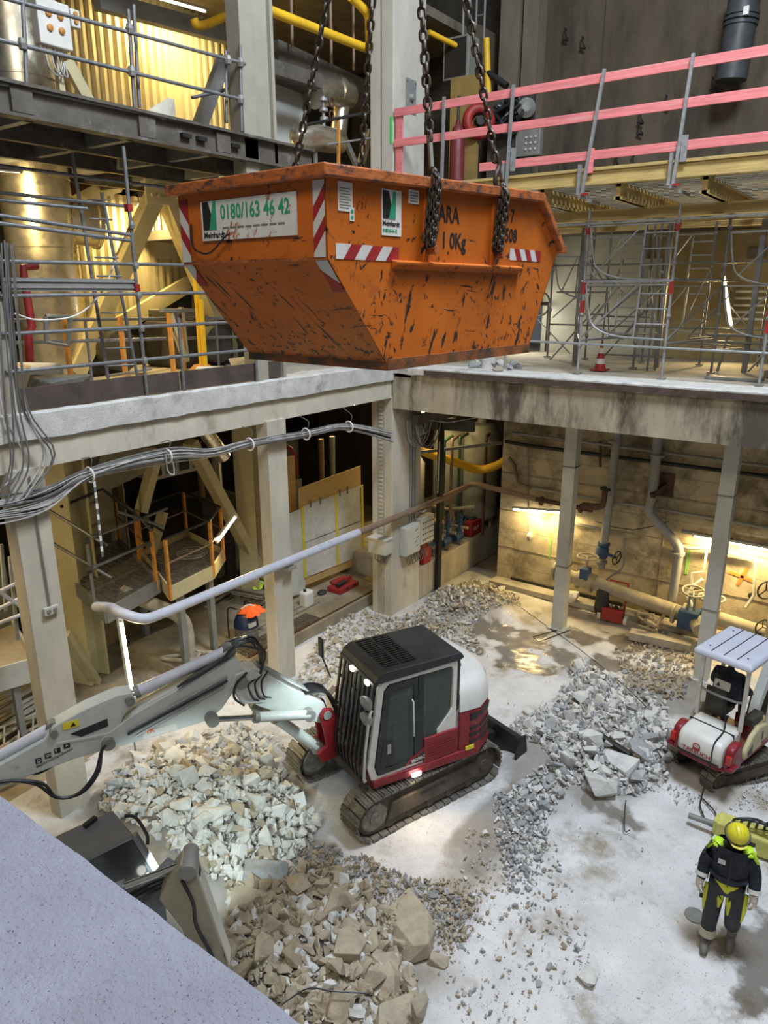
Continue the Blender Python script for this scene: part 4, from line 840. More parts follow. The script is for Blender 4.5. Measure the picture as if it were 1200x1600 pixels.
skin('trousers', [oP[i] for i in (0, 5, 6, 7, 8, 9, 10)], [(0, 1), (1, 2), (2, 3), (0, 4), (4, 5), (5, 6)], [(.15, .13), .1, .08, .06, .1, .08, .06], DTR, op, TP)
MB().hexa([(-.175, -.13, 1.56), (-.165, -.13, 1.56), (-.165, .13, 1.56), (-.175, .13, 1.56), (-.145, -.13, 1.70), (-.135, -.13, 1.70), (-.135, .13, 1.70), (-.145, .13, 1.70)]).build('back_panel', PAPER, op, TP)
MB().prism([(.03, 1.6), (.09, 1.6), (.06, 1.66)], 'x', -.175, -.155).build('back_logo', PRINTB, op, TP)
MB().lathe([(.125, 0), (.12, .06), (.08, .12), (.02, .14)], (.17, 0, 1.98), n=16).build('helmet', WHITE, op, TP, 60)
MB().ball((.17, 0, 1.96), .095, 12, (1, .8, 1.2)).build('head', SKIN, op, TP, 60)
for s_ in (-1, 1): MB().path([(.30, s_ * .24, 1.45), (.34, s_ * .24, 1.44), (.37, s_ * .24, 1.42)], [.035, .04, .025], 8).build('hand', GLV, op, TP, 60)
for s_ in (-1, 1): MB().path([(.44, s_ * .13, .70), (.48, s_ * .13, .66), (.62, s_ * .13, .64)], [.06, .055, .035], 8).build('boot', BOOT, op, TP, 60)

# ---------------------------------------------------------------- second excavator half hidden by the slab
e2 = thing('excavator', 'grey excavator half hidden behind the foreground slab with its arm raised', 'excavator', (3.9, -11.2, 0))
G2 = mat('cab_grey', (.15, .165, .19), .45, v=.08, b=.02, d=.15, dc=(.11, .115, .13)); ARM2 = mat('arm_worn', (.27, .245, .18), .45, v=.15, b=.05, d=.3, dc=(.22, .17, .1), ds=3)
T2 = axes((3.95, -11.25, 0), (.16, .987, 0), (-.987, .16, 0))
tracks(e2, T2, 2.0, .25, .62, .32, .13)
MB().prism([(.6, -.7), (.75, 0), (.6, .7), (-.7, .75), (-1.0, .4), (-1.0, -.4), (-.7, -.75)], 'z', .6, .85).build('deck', G2, e2, T2, bev=.04)
MB().prism([(-.95, .85), (-.95, 1.5), (-.4, 1.6), (-.2, .85)], 'y', -.7, .7).build('engine_cover', G2, e2, T2, bev=.06)
RZ = 2.35
a, b_, c_, d_ = V((3.24,-9.95,2.35)), V((3.77,-10.05,2.35)), V((3.13,-10.44,2.35)), V((3.62,-10.4,2.35))
fy = (a - c_).normalized(); back = -fy * 1.15
MB().hexa([a + V((0, 0, -.05)), b_ + V((0, 0, -.05)), b_ + back + V((0, 0, -.05)), a + back + V((0, 0, -.05)), a, b_, b_ + back, a + back]).build('cab_roof', G2, e2, bev=.03)
r1 = V((3.92,-9.89,1.75)); r0 = r1 + back
dn = V((0, 0, -.9))
MB().hexa([b_ + V((-.02, 0, -.03)), r1 + V((-.02, 0, 0)), r0 + V((-.02, 0, 0)), b_ + back + V((-.02, 0, -.03)), b_ + V((0, 0, -.03)), r1, r0, b_ + back + V((0, 0, -.03))]).build('side_window', GLASSD, e2)
MB().bar(b_, r1, .09, .05).build('front_pillar', G2, e2, bev=.01); MB().bar(b_ + back * .02 + V((0, 0, .0)), b_ + back, .05, .05).build('window_frame', G2, e2, bev=.01)
MB().bar(b_ + back * .55, r1 + back * .55, .05, .03).build('window_post', G2, e2)
MB().hexa([a + V((0, -.05, -1.5)), r1 + V((.05, -.02, -.85)), r0 + V((.05, 0, -.85)), a + back + V((0, 0, -1.5)), a + V((0, 0, -.06)), r1 + V((.01, 0, 0)), r0 + V((.01, 0, 0)), a + back + V((0, 0, -.06))]).build('cab_body', G2, e2)
MB().bar(a + V((.02, -.35, .02)), a + V((.0, -.2, .02)), .05, .05).build('light_bar', MBLK, e2)
MB().path(curve([a + V((.18, .03, -.02)), a + V((.3, .08, -.02)), a + V((.5, .06, -.12)), a + V((.56, .02, -.2))], 4), .018, 6).build('mirror_bracket', MBLK, e2, smooth=50)
# arm and its parts (arm plane runs along y)
p0, p1 = V((4.92,-10.27,2.75)), V((5.13,-10.17,1.75))
ax_ = axes(p0, (p1 - p0), (.7, .7, 0))
pf = [(-.10, -.02), (-.05, .07), (.03, .09), (.9, .09), (1.15, .05), (1.30, .04), (1.32, -.04), (1.12, -.16), (.55, -.20), (.18, -.30), (.05, -.2), (-.04, -.10)]
ar = MB().prism(pf, 'z', -.11, .11).build('arm', ARM2, e2, ax_, bev=.012)
MB().box((.12, .09, -.10), (1.1, .097, .10)).build('outer_lit_face', mat('arm_lit_face', (.45, .43, .36), .4, v=.12, b=.03, d=.2, dc=(.3, .22, .1)), ar, ax_)  # thin added sheet: the arm's brighter outer face put into its colour
MB().prism([(.02, -.1), (.14, -.1), (.2, -.03), (.2, .095), (.08, .095)], 'z', -.05, .05).build('arm_slot', BLACK, ar, ax_)
MB().lathe([(.075, -.16), (.075, .16)], (-.03, .03, 0), (0, 0, 1), 16).build('pivot_bush', STEELG, ar, ax_, 40)
MB().box((.86, .088, -.12), (1.02, .094, .12)).build('wear_plate', ARM2, ar, ax_)
pipe('hydraulic_hose', curve([(.05, -.05, .12), (.3, -.02, .13), (.55, -.06, .13), (.9, -.02, .13), (1.1, -.05, .12)], 5), .016, HOSE, ar, ax_, 6)
q0 = V((4.54,-10.68,2.62)); q1 = p0 + V((-.02, -.02, .02))
MB().tube(q0, q1, .035, 12).build('piston_rod', CHROME, e2, smooth=40); MB().tube(q0 + (q0 - q1) * 1.2, q0, .06, 14).build('arm_cylinder', G2, e2, smooth=40)
MB().hexa([q0 + V(x) for x in ((-.1, -.9, -.75), (.1, -.9, -.75), (.1, .55, -.35), (-.1, .55, -.35), (-.1, -.9, -.5), (.1, -.9, -.5), (.1, .55, -.12), (-.1, .55, -.12))]).build('boom', G2, e2, bev=.02)
for i in range(3): pipe('hydraulic_hose', curve([q0 + V((.05 * i, .0, -.12)), q0 + V((.06 + .05 * i, .25, -.12)), q0 + V((.1 + .04 * i, .45, -.22)), q0 + V((.16 + .03 * i, .5, -.5)), q0 + V((.2, .45, -.9))], 5), .02, HOSE, e2, n=6)
MB().ball(V((3.95,-10.06,1.9)), .05).build('work_lamp', LEDL, e2, smooth=60)
spot('work_lamp_light', V((4.04,-10.1,2)) + V((.0, .12, .1)), (1.8, -7.9, .2), 260, (.80, .98, 1.0), 75)
# ---------------------------------------------------------------- yellow hydraulic breaker lying behind the worker
hb = thing('hydraulic_breaker', 'yellow hydraulic breaker attachment with hoses lying on the floor behind the worker', 'breaker', (8.8, -3.3, 0))
BRK = mat('breaker_yellow', (.52, .50, .13), .6, v=.2, s=6, b=.08, d=.4, dc=(.22, .19, .08), ds=4)
TB = axes((8.45, -3.42, .17), (.97, .0, 0), (0, 1, 0))
MB().prism([(-.1, -.15), (.55, -.17), (1.25, -.12), (1.25, .12), (.55, .17), (-.1, .15)], 'z', -.14, .16).build('housing', BRK, hb, TB, bev=.03)
MB().box((.1, -.175, -.02), (.45, -.155, .06)).build('slot', BLACK, hb, TB); MB().box((-.14, -.1, -.1), (-.08, .1, .14)).build('front_plate', BRK, hb, TB, bev=.02)
MB().tube((-.5, 0, -.02), (-.1, 0, 0), .045, 12).build('chisel', STEELG, hb, TB, 40)
for i in range(5): MB().path(curve([(.1 + .1 * i, -.05 + .04 * i, .15), (.15 + .1 * i, -.1, .30 + .03 * i), (.4 + .08 * i, -.02 * i, .34), (.6 + .08 * i, .1, .2), (.75 + .1 * i, .05, .12)], 5), .02, 6).build('hose', HOSE, hb, TB, 60)

# ---------------------------------------------------------------- rubble
RK = [mat('rubble_pale', (.60, .595, .565), .9, v=.18, s=5, b=.5, bs=24, d=.25, dc=(.36, .34, .29), ds=5),
      mat('rubble_beige', (.40, .345, .255), .9, v=.22, s=5, b=.5, bs=24, d=.3, dc=(.28, .23, .15), ds=5),
      mat('rubble_grey', (.33, .335, .34), .9, v=.25, s=5, b=.5, bs=24, d=.3, dc=(.16, .16, .16), ds=5),
      mat('rubble_earthy', (.34, .28, .19), .95, v=.3, s=5, b=.6, bs=24, d=.3, dc=(.16, .125, .08), ds=4)]
def rock_pts(r_, flat):
    n = r_.randint(9, 15); out = []
    for i in range(n):
        v = V((r_.gauss(0, 1), r_.gauss(0, 1), r_.gauss(0, 1))).normalized(); k = r_.uniform(.8, 1.05)
        out.append((max(-.8, min(.8, v.x * k * 1.1)), max(-.62, min(.62, v.y * k * .85)), max(-flat, min(flat, v.z * k * .6))))
    return out
rr = random.Random(5)
ROCKP = [rock_pts(rr, rr.choice((.28, .36, .5))) for _ in range(16)]
def rock_mesh(i, m):
    b = MB().hull(ROCKP[i]); return b
ROCKM = {}
def rockme(i, k):
    if (i, k) not in ROCKM: ROCKM[(i, k)] = MB().hull(ROCKP[i]).mesh('rubble_chunk', RK[k])
    return ROCKM[(i, k)]
RAWR = []
for p in ROCKP:
    b = MB().hull(p); RAWR.append((b.v, b.f))
def inpoly(p, poly):
    x, y = p; c = False; j = len(poly) - 1
    for i in range(len(poly)):
        a, b = poly[i], poly[j]
        if (a[1] > y) != (b[1] > y) and x < (b[0] - a[0]) * (y - a[1]) / (b[1] - a[1]) + a[0]: c = not c
        j = i
    return c
def rot(r_, tilt=.5): return Euler((r_.gauss(0, tilt), r_.gauss(0, tilt), r_.uniform(0, 6.28))).to_matrix().to_4x4()
EXB = [(TE.inverted(), (-2.2, 1.75, -1.35, 1.05)), (TM.inverted(), (-.95, .9, -.55, .55)), (T2.inverted(), (-1.1, 1.1, -.85, .85))]
def blocked(x, y):
    for Mi, (a, b, c, d) in EXB:
        q = Mi @ V((x, y, 0))
        if a < q.x < b and c < q.y < d: return True
    return (-.65 < x < .1 and -.1 < y < 1.35) or any(abs(x - a) < .25 and abs(y - b) < .3 for a, b in ((-.1, -3.85), (-.1, -8.7), (3.67, 1.83), (7.06, 1.29)))
HP = {
 'A': ('concrete chunk in the lit heap under the excavator boom', 'chunks under the boom', [(0.42,-8.57,0.2), (-0.11,-7.68,0.2), (0.03,-6.49,0.3), (0.39,-5.59,0.3), (1.53,-5.59,0.2), (2.24,-6.35,0.1), (3.34,-6.35,0), (3.53,-7.31,0), (3.8,-8.12,0), (3.17,-8.57,0), (1.79,-8.56,0)], 85, 3200, (.09, .25), (0, 0, 0, 0, 0, 1)),
 'B': ('concrete chunk in the earthy heap at the lower edge', 'chunks in the earthy heap', [(3.31,-8.47,0), (3.77,-7.44,0), (4.57,-7.29,0), (5.11,-7.43,0), (5.81,-7.87,0), (6.29,-8.33,-0), (6.47,-8.74,0), (5.24,-9.62,0), (4.23,-9.43,0)], 60, 2200, (.09, .26), (1, 1, 1, 3, 0)),
 'B2': None,
 'C': ('concrete chunk in the heap between the two red excavators', 'chunks between the excavators', [(4.57,-2.54,0), (4.9,-1.2,0), (4.67,0.59,0), (5.58,0.22,0), (6.8,-0.4,0), (7.43,-1.92,0), (7.38,-2.89,0), (6.78,-3.6,0), (6.22,-3.82,0), (6.11,-4.8,0), (5.53,-4.5,0), (4.87,-3.54,0)], 70, 3000, (.08, .22), (0, 0, 0, 0, 2, 2)),
 'D': ('concrete chunk in the dusty heap in front of the tanks', 'chunks before the tanks', [(0.48,0.09,0.1), (0.11,1.88,0.2), (0.5,3.31,0.2), (2.03,3.01,0.1), (2.36,2.51,0), (1.98,0.97,0), (1.57,0.12,0)], 30, 1300, (.06, .17), (0, 1, 1, 0)),
 'E': ('concrete chunk scattered behind the excavator cab roof', 'chunks behind the cab', [(-0.23,-2.93,0), (-1.13,-0.95,0), (-0.31,0.1,0), (2.07,0.48,0), (2.74,-0.43,0), (1.76,-0.76,0), (0.73,-2.59,0), (1.04,-3.97,0), (0.63,-4.56,0)], 24, 1500, (.06, .18), (0, 1, 1, 0)),
 'F': None}
r9 = random.Random(21)
def samp(poly, r_):
    xs = [p[0] for p in poly]; ys = [p[1] for p in poly]
    while True:
        p = (r_.uniform(min(xs), max(xs)), r_.uniform(min(ys), max(ys)))
        if inpoly(p, poly) and not blocked(*p): return p
def scatter(label, name, poly, n, sz, mats, lift=.7):
    mp = {}
    for i in range(n):
        x, y = samp(poly, r9); s_ = sz[0] + (sz[1] - sz[0]) * r9.random() ** 2.2; k = r9.choice(mats)
        v, f = r9.choice(RAWR); M = MX.Translation((x, y, hz(x, y) * .85 + s_ * r9.uniform(-.1, lift))) @ rot(r9, .8) @ MX.Diagonal((s_, s_ * r9.uniform(.7, 1), s_ * r9.uniform(.7, 1.1), 1))
        mp.setdefault(k, MB()).add([M @ V(p) for p in v], f)
    for k, b in mp.items():
        tag(b.build(name, RK[k], fix=False), label + (', pale', ', beige', ', grey', ', earthy')[k] + ' pieces', 'rubble', kind='stuff')
NAMES = {'A': 'under the excavator boom', 'B': 'at the lower edge', 'C': 'between the red excavators', 'D': 'before the tanks', 'E': 'behind the excavator cab'}
for key, h in HP.items():
    if not h: continue
    label, grp, poly, nbig, nsm, sz, mats = h; poly = [(p[0], p[1]) for p in poly]
    placed = []
    for i in range(nbig):
        for t in range(30):
            x, y = samp(poly, r9); s_ = sz[0] * 1.3 + (sz[1] - sz[0] * 1.3) * r9.random() ** 1.5
            if all((x - a) ** 2 + (y - b) ** 2 > (.62 * (s_ + c)) ** 2 for a, b, c in placed): break
        placed.append((x, y, s_)); k = r9.choice(mats)
        M = MX.Translation((x, y, hz(x, y) * .85 + s_ * r9.uniform(.25, .6))) @ rot(r9, .55) @ MX.Diagonal((s_ * 1.05, s_, s_ * 1.25, 1))
        o = inst('rubble_chunk', rockme(r9.randrange(16), k), M, None); cxm = sum(p[0] for p in poly) / len(poly); cym = sum(p[1] for p in poly) / len(poly); u_ = (x - cxm) * .812 + (y - cym) * .584; w_ = (y - cym) * .812 - (x - cxm) * .584
        tag(o, ('large ' if s_ > sz[0] + .6 * (sz[1] - sz[0]) else 'medium ' if s_ > sz[0] + .3 * (sz[1] - sz[0]) else 'small ') + ('pale ', 'beige ', 'grey ', 'brown ')[k] + label + ', ' + ('far ' if w_ > 0 else 'near ') + ('right' if u_ > .3 else 'left' if u_ < -.3 else 'middle') + ' part', 'rubble', grp)
    scatter('broken concrete ' + NAMES[key], 'rubble', poly, nsm, (.025, sz[1] * .55), mats)
P2 = lambda *a: [(p[0], p[1]) for p in a]
scatter('gravel strip beside the excavator track', 'gravel', P2((5.09,-4.43,0), (5.54,-3.81,-0), (6.32,-4.82,-0), (6.6,-6.1,0), (6.27,-6.21,0), (5.65,-5.3,-0)), 700, (.02, .08), (0, 2, 2))
scatter('dark crushed rubble in front of the excavator track', 'gravel', P2((3.35,-7.12,-0), (4.21,-6.82,0), (5.08,-6.78,0), (6.02,-6.65,0), (6.23,-7.35,0), (5.25,-7.34,0), (4.5,-7.48,0), (3.78,-7.72,0)), 900, (.02, .08), (2, 2, 3, 1))
scatter('crushed rubble and soil near the wall post', 'gravel', P2((5.15,1.49,0), (5.87,3,0), (6.86,2.16,0), (7.05,-0.22,0), (5.96,-0.13,0)), 900, (.02, .09), (3, 3, 2, 1))
scatter('small debris around the mini excavator', 'gravel', P2((7.44,-2.74,0), (8.66,-0.81,0), (9.13,-2.1,0), (8.51,-2.73,0), (7.73,-3.1,0)), 260, (.012, .04), (0, 2))
scatter('loose grit on the right half of the floor', 'gravel', P2((5.3,-5.55,-0), (6.26,-4.69,0), (7.65,-6.55,0), (7.65,-7.17,-0), (6.86,-8.46,0), (6.06,-7.69,0)), 500, (.012, .06), (0, 2, 1))
scatter('fine gravel in the wheel-worn hollow', 'gravel', P2((5.08,-6.78,0), (5.86,-6.36,0), (6.3,-6.83,0), (6.19,-7.6,0), (5.55,-7.49,-0)), 500, (.012, .045), (1, 3, 3))
scatter('scattered grit over the pit floor', 'gravel', [(1, -12), (12, -12), (12, 2), (1, 2)], 900, (.008, .03), (0, 2, 1))
# the big slabs, one by one: pixel-free world position, size, turn, colour
BIG = [
 ('pale rounded boulder-like concrete block at the near end of the middle heap', (6.61,-3.61,0.1), (.34, .24, .26), .3, 0),
 ('pale upright concrete slab standing in the middle heap', (6.07,-3.47,0.15), (.18, .13, .34), 1.2, 0),
 ('pale angular block left of the dark steel scrap', (6.11,-2.6,0.3), (.28, .22, .2), .8, 0),
 ('flat grey slab beside the dark steel scrap', (6.84,-2.22,0.25), (.30, .24, .12), 2.1, 2),
 ('long pale slab lying above the middle heap', (5.32,-0.14,0.05), (.34, .12, .08), -.5, 0),
 ('broad pale block in the centre of the middle heap', (6.71,-2.86,0.25), (.36, .24, .2), .2, 0),
 ('greenish upright pale slab in the lit heap', (1.55,-7.61,0.45), (.24, .12, .3), 1.5, 0),
 ('pale standing stone below the arm pin', (0.45,-6.92,0.6), (.12, .1, .24), .9, 0),
 ('long flat pale slab near the hidden excavator', (2.26,-7.88,0.1), (.42, .22, .12), .2, 0),
 ('large grey block with flat top in front of the heap', (3.59,-8.08,0.15), (.36, .30, .22), .5, 2),
 ('flat brown-grey slab leaning by the raised arm', (3.75,-8.59,0.15), (.34, .22, .14), 1.1, 1),
 ('tan slab covered with crushed gravel, largest of the lower heap', (5.59,-7.55,0.2), (.58, .36, .16), -.45, 1),
 ('square tan slab at the foot of the lower heap', (5.71,-8.27,0.2), (.38, .32, .16), .1, 1),
 ('pointed tan block at the upper end of the lower heap', (4.76,-7.93,0.2), (.28, .2, .2), .7, 1),
 ('rounded tan stone on the left of the lower heap', (4.42,-8.76,0.2), (.22, .18, .18), .2, 1),
 ('grey-tan slab cut off by the lower picture edge', (6.13,-8.6,0.15), (.36, .3, .16), .9, 1),
 ('wedge-shaped tan block in the middle of the lower heap', (5.24,-8.34,0.25), (.3, .22, .2), 1.8, 1),
 ('pale flat stone lying alone on the brown floor', (6.12,-7.71,0.05), (.16, .12, .07), .3, 1),
 ('small pale block beside the gravel-covered slab', (4.49,-7.54,0.1), (.12, .1, .17), .3, 0),
 ('light grey stone alone by the right floor crack', (7.66,-6.85,0.05), (.16, .12, .08), .3, 0)]
for i, (lb, p, s_, a, k) in enumerate(BIG):
    rb = random.Random(i + 40); v = []
    for _ in range(15):
        t = [max(-1, min(1, rb.gauss(0, .9))) for _ in range(3)]; v.append((t[0] * s_[0] * .85, t[1] * s_[1] * .85, t[2] * s_[2] * .9))
    b = MB().hull(v); o = b.build('concrete_slab' if 'slab' in lb else 'concrete_block', RK[k], T=MX.Translation((p[0], p[1], max(.0, hz(p[0], p[1]) * .8 + .04))) @ MX.Rotation(a, 4, 'Z') @ MX.Rotation(r9.uniform(-.3, .3), 4, 'X') @ MX.Rotation(r9.uniform(-.25, .25), 4, 'Y'), bev=.012)
    tag(o, lb, 'rubble', 'large broken slabs')
q = V((5.49,-7.39,0)); scatter('gravel lying on the largest tan slab', 'gravel', [(q.x + .5 * math.cos(t), q.y + .35 * math.sin(t)) for t in (0, 1, 2, 3, 4, 5)], 200, (.012, .035), (1, 3), 7)
MB_ = MB().bar((6.24,-2.57,0.4), (6.79,-2.59,0.25), .12, .1).bar((6.79,-2.59,0.25), (6.93,-2.51,0.2), .14, .08); tag(MB_.build('steel_scrap', BLACK, bev=.02), 'dark bent steel scrap sticking out of the middle heap', 'scrap')
for lb, pts in (('thin bent reinforcing wire on the floor beyond the middle heap', [(7.11,-3.83,0.3), (7.13,-3.9,0.12), (7.23,-4.17,0.03), (7.29,-4.11,0.03)]),
                ('long black hose running from the wall to the middle heap', [(2.47,2.29,0.02), (3.32,1.75,0.02), (4.39,1.09,0.02), (5.41,0.32,0.05), (6.11,-0.44,0.2), (6.56,-0.92,0.25)]),
                ('rusty rod lying across the lower tan heap', [(5.21,-9.46,0.45), (5.34,-9.19,0.5), (5.58,-9.05,0.5), (5.89,-8.81,0.45)]),
                ('thin wire curling over the dark crushed rubble', [(3.95,-7.64,0.25), (4.27,-8.03,0.2), (4.59,-8.23,0.25), (4.92,-8,0.3)])):
    tag(pipe('wire', curve(pts, 6), .009, HOSE, n=5), lb, 'wire')
tag(pipe('steel_bracket', [(3.75,1.71,0.02), (3.39,0.96,0.02), (3.61,0.8,0.02), (3.97,1.83,0.02)], .012, BLACK, n=6), 'bent black steel rod loop lying at the foot of the wall post', 'rod')
tag(MB().bar((5.43,-4.46,0.05), (5.18,-2.89,0.05), .05, .05).build('timber_offcut', WOOD), 'grey timber offcut lying by the dozer blade', 'timber')
tag(MB().bar((5.25,-1.33,0.05), (5,0.19,0.05), .05, .05).build('timber_offcut', WOOD), 'narrow timber strip lying on the wet floor edge', 'timber')

# ---------------------------------------------------------------- lamps
WARM = (1.0, .74, .32)
def lamp(label, p, q, e, aim, hous=True, c=WARM, hang=None):
    p = V(p); q = V(q); t = thing('fluorescent_lamp', label, 'lamp', tuple((p + q) / 2), 'fluorescent tube lamps')
    d = (q - p).normalized(); a = (V(aim) - (p + q) / 2).normalized()
    MB().tube(p, q, .022, 10).build('tube', TUBEL, t, smooth=50)
    if hous: MB().bar(p - d * .06 - a * .05, q + d * .06 - a * .05, .09, .05, tuple(a)).build('housing', BOXG, t, bev=.008)
    for x, s_ in ((p, -1), (q, 1)): MB().tube(x, x + d * s_ * .05, .028, 10).build('end_cap', WHITE, t, smooth=50)
    l = bpy.data.lights.new('lamp_light', 'AREA'); l.shape = 'RECTANGLE'; l.size = (q - p).length; l.size_y = .06; l.energy = e; l.color = c; l.spread = PI
    o = bpy.data.objects.new('lamp_light', l); COL.objects.link(o); m = (p + q) / 2 + a * .05
    z = -a; x = d; y = z.cross(x); o.matrix_world = MX(((x.x, y.x, z.x, m.x), (x.y, y.y, z.y, m.y), (x.z, y.z, z.z, m.z), (0, 0, 0, 1)))
    if hang is not None: rod('hanger', (p + q) / 2 - a * .06, hang, .015, STEELG, t)
    return t
lamp('vertical glowing tube lamp on the post below the grating platform', (-0.3,-7.31,2.59), (-0.3,-7.25,1.17), 55, (1.5, -6.5, 1.2), hang=(-.36, -7.3, .0))
lamp('slanted glowing tube lamp on the cream diagonal brace', (-1.8,-3.87,2.71), (-1.8,-3.34,3.12), 100, (-.5, -4, 2))
lamp('left glowing tube lamp on the board-marked wall', (1.58,3.4,2.24), (3.17,3.4,2.41), 85, (2.3, 3.3, .0))
lamp('right glowing tube lamp on the board-marked wall', (6.15,3.35,2.41), (7.87,3.35,2.4), 105, (6.9, 3.2, .0))
lamp('glowing ceiling tube lamp of the top left gallery', (-4.3,-2.48,13.54), (-4.3,-1.05,13.64), 240, (-4.9, -2, 10.6))
lamp('short glowing tube lamp at the left picture edge beside the aluminium duct', (-2.5,-7.39,9.59), (-2.5,-6.79,9.62), 200, (-4.5, -5, 8.2))
lamp('glowing ceiling tube lamp behind the orange skip', (-4.4, -3.2, 9.55), (-4.4, -1.4, 9.55), 300, (-5.0, -2.4, 7.2), hang=(-4.15, -2.3, 9.85))
lamp('upright glowing tube lamp behind the scaffold on the right', (5.59,5.6,8.13), (5.91,5.6,6.97), 80, (6.5, 3.5, 7.2), hang=(7.0, 5.75, 6.16))
lamp('glowing tube lamp behind the far end of the skip', (0.3,5.6,6.94), (0.68,5.6,8.02), 70, (2.5, 3.5, 7.5), c=(1, .93, .75), hang=(1.9, 5.75, 6.16))
lamp('glowing tube lamp on the ceiling over the tanks', (-1.6, 3.2, 4.6), (-.4, 3.2, 4.6), 32, (-.8, 3.5, 1.5), hang=(-1.0, 3.2, 5.95))
lamp('glowing tube lamp deep behind the plywood screen', (-4.6, 2.6, 4.6), (-3.6, 3.2, 4.6), 60, (-4, 0, 2), hang=(-4.1, 2.9, 5.95))
lamp('glowing tube lamp over the stacked tubes on the left', (-1.8, -10.2, 4.9), (-1.8, -8.9, 4.9), 120, (-1.5, -8, .5), hang=(-1.8, -9.5, 5.95))
# ---------------------------------------------------------------- long pipe along the columns
pp = thing('service_pipe', 'long pale pipe running across the columns and bending down at its left end', 'pipe', (.2, -3, 2.7))
A = curve([(-1.3,-7.13,2.53), (-0.6,-7.3,2.76), (-0.05,-7.45,2.87), (0.18,-7.21,2.74), (0.2,-6.77,2.71)], 5) + [V((0.18,-4.2,2.69)), V((0.15,-1.52,2.65))]
pipe('pale_section', A, .085, BLUEG, pp, n=14)
pipe('brown_section', [(0.15,-1.56,2.65)] + curve([(0.15,2.04,2.61), (0.15,3.32,2.65), (0.38,3.4,2.74), (1.02,3.42,2.71)], 6) + [V((2.19,3.42,2.62))], .075, BROWNP, pp, n=14)
pipe('brown_section', [(2.19,3.42,2.62), (3.69,3.42,2.58)], .06, RUST, pp, n=12)
for u in ((2.34,3.42,2.59), (3.19,3.42,2.58), (3.4,3.42,2.58)): MB().lathe([(.12, -.03), (.12, .03)], u, (1, 0, -.05), 14).build('flange', RUST, pp, smooth=40)
for u, w_ in (((0.1,-3.79,2.65), .12), ((0.08,1.07,2.64), .1)): MB().box((u[0] - .2, u[1] - w_, u[2] - .14), (u[0] + .16, u[1] + w_, u[2] - .09)).build('bracket', GALV, pp)
# ---------------------------------------------------------------- cable bundle
cbn = thing('cable_bundle', 'thick bundle of grey cables slung along the left edge beam', 'cable bundle', (.15, -4, 5))
key = [(0.15,-9.49,5.1), (0.15,-9.17,5.05), (0.15,-8.55,5.04), (0.15,-7.84,5.26), (0.15,-6.48,5.28), (0.15,-5.56,5.17), (0.15,-4.66,5.18), (0.15,-3.12,5.12), (0.15,-1.91,5.07), (0.15,-0.24,4.59)]
rc = random.Random(3)
for i in range(22):
    a = rc.uniform(0, 6.28); r0 = rc.uniform(.02, .085); pts = []
    for k, p in enumerate(key):
        tight = 1 if k in (3, 5, 6, 7, 8) else 1.9
        a += rc.uniform(-.7, .7); pts.append((p[0] + .8 * r0 * math.cos(a), p[1], p[2] + r0 * tight * math.sin(a) * (1.2 if k < 4 else 1)))
    pipe('cable', curve(pts, 5), rc.uniform(.010, .017), (CABLE, CABLE, CABLE, CABLED)[i % 4], cbn, n=5)
for i in range(12):
    R = rc.uniform(.2, .55); c = V((0.12,0.54,4.71)) + V((rc.uniform(0, .1), rc.uniform(-.1, .5), 0)); pts = []
    for k in range(9):
        t = PI * (.95 + 1.2 * k / 8); pts.append((c.x + .01 * i, c.y + R * math.cos(t) + .25, c.z + .1 + R * 1.3 * math.sin(t)))
    pipe('cable_loop', curve(pts, 4), .010, CABLE if i % 3 else CABLED, cbn, n=5)
for u in ((0.2,-7.87,5.27), (0.2,-6.49,5.3), (0.2,-4.71,5.19), (0.2,-3.21,5.14), (0.2,-1.87,5.09)):
    MB().torus(u, (0, 1, 0), .11, .016, 14, 5).build('tie', WHITE, cbn, smooth=60); pipe('tie_tail', curve([(u[0] + .05, u[1], u[2] + .1), (u[0] + .06, u[1] + .02, u[2] + .25), (0.0, u[1] + .03, 5.48)], 4), .007, CABLED, cbn, n=5)
tg = thing('warning_tape', 'black and white twisted tape hanging from the cable bundle', 'tape', (0.2,-7.78,5.17))
for i in range(14):
    p = V((0.2,-7.81,5.16)); q = V((0.2,-7.82,4)); blk('tape_segment', p.lerp(q, i / 14), p.lerp(q, (i + 1) / 14), .035, .012, (WHITE, CABLED)[i % 2], tg, (1, 0, 0))
tag(pipe('strap', [(0.15,1.88,4.15), (0.15,1.84,2.81)], .012, WHITE, n=5), 'white strap dangling from the cable loops at the corner column', 'strap')
tag(pipe('strap', curve([(0.25,-6.57,5.4), (0.25,-6.44,5.2), (0.25,-6.44,4.99), (0.25,-6.55,5.08), (0.25,-6.56,5.32)], 4), .012, CABLE, n=5), 'pale loop of strap dangling from the cable bundle', 'strap')
hang = thing('hanging_cables', 'loose dark cables hanging down the left column', 'cable bundle', (.1, -8.9, 5))
for i in range(9):
    x0 = rc.uniform(-8, 35); pts = [(0.12,-8.63,8.37), (0.12,-8.73,7.29), (0.12,-8.79,6.32), (0.12,-8.81,5.64), (0.12,-9.05,5.17)]
    d = rc.uniform(-.22, .22); e = rc.uniform(-.1, .35)
    pipe('cable', curve([(p[0] + .02 * i, p[1] + d * (.4 + .2 * k) + (e if k == 3 else 0), p[2] + rc.uniform(-.05, .05)) for k, p in enumerate(pts)], 5), .012, (CABLED, CABLE)[i % 3 == 0], hang, n=5)
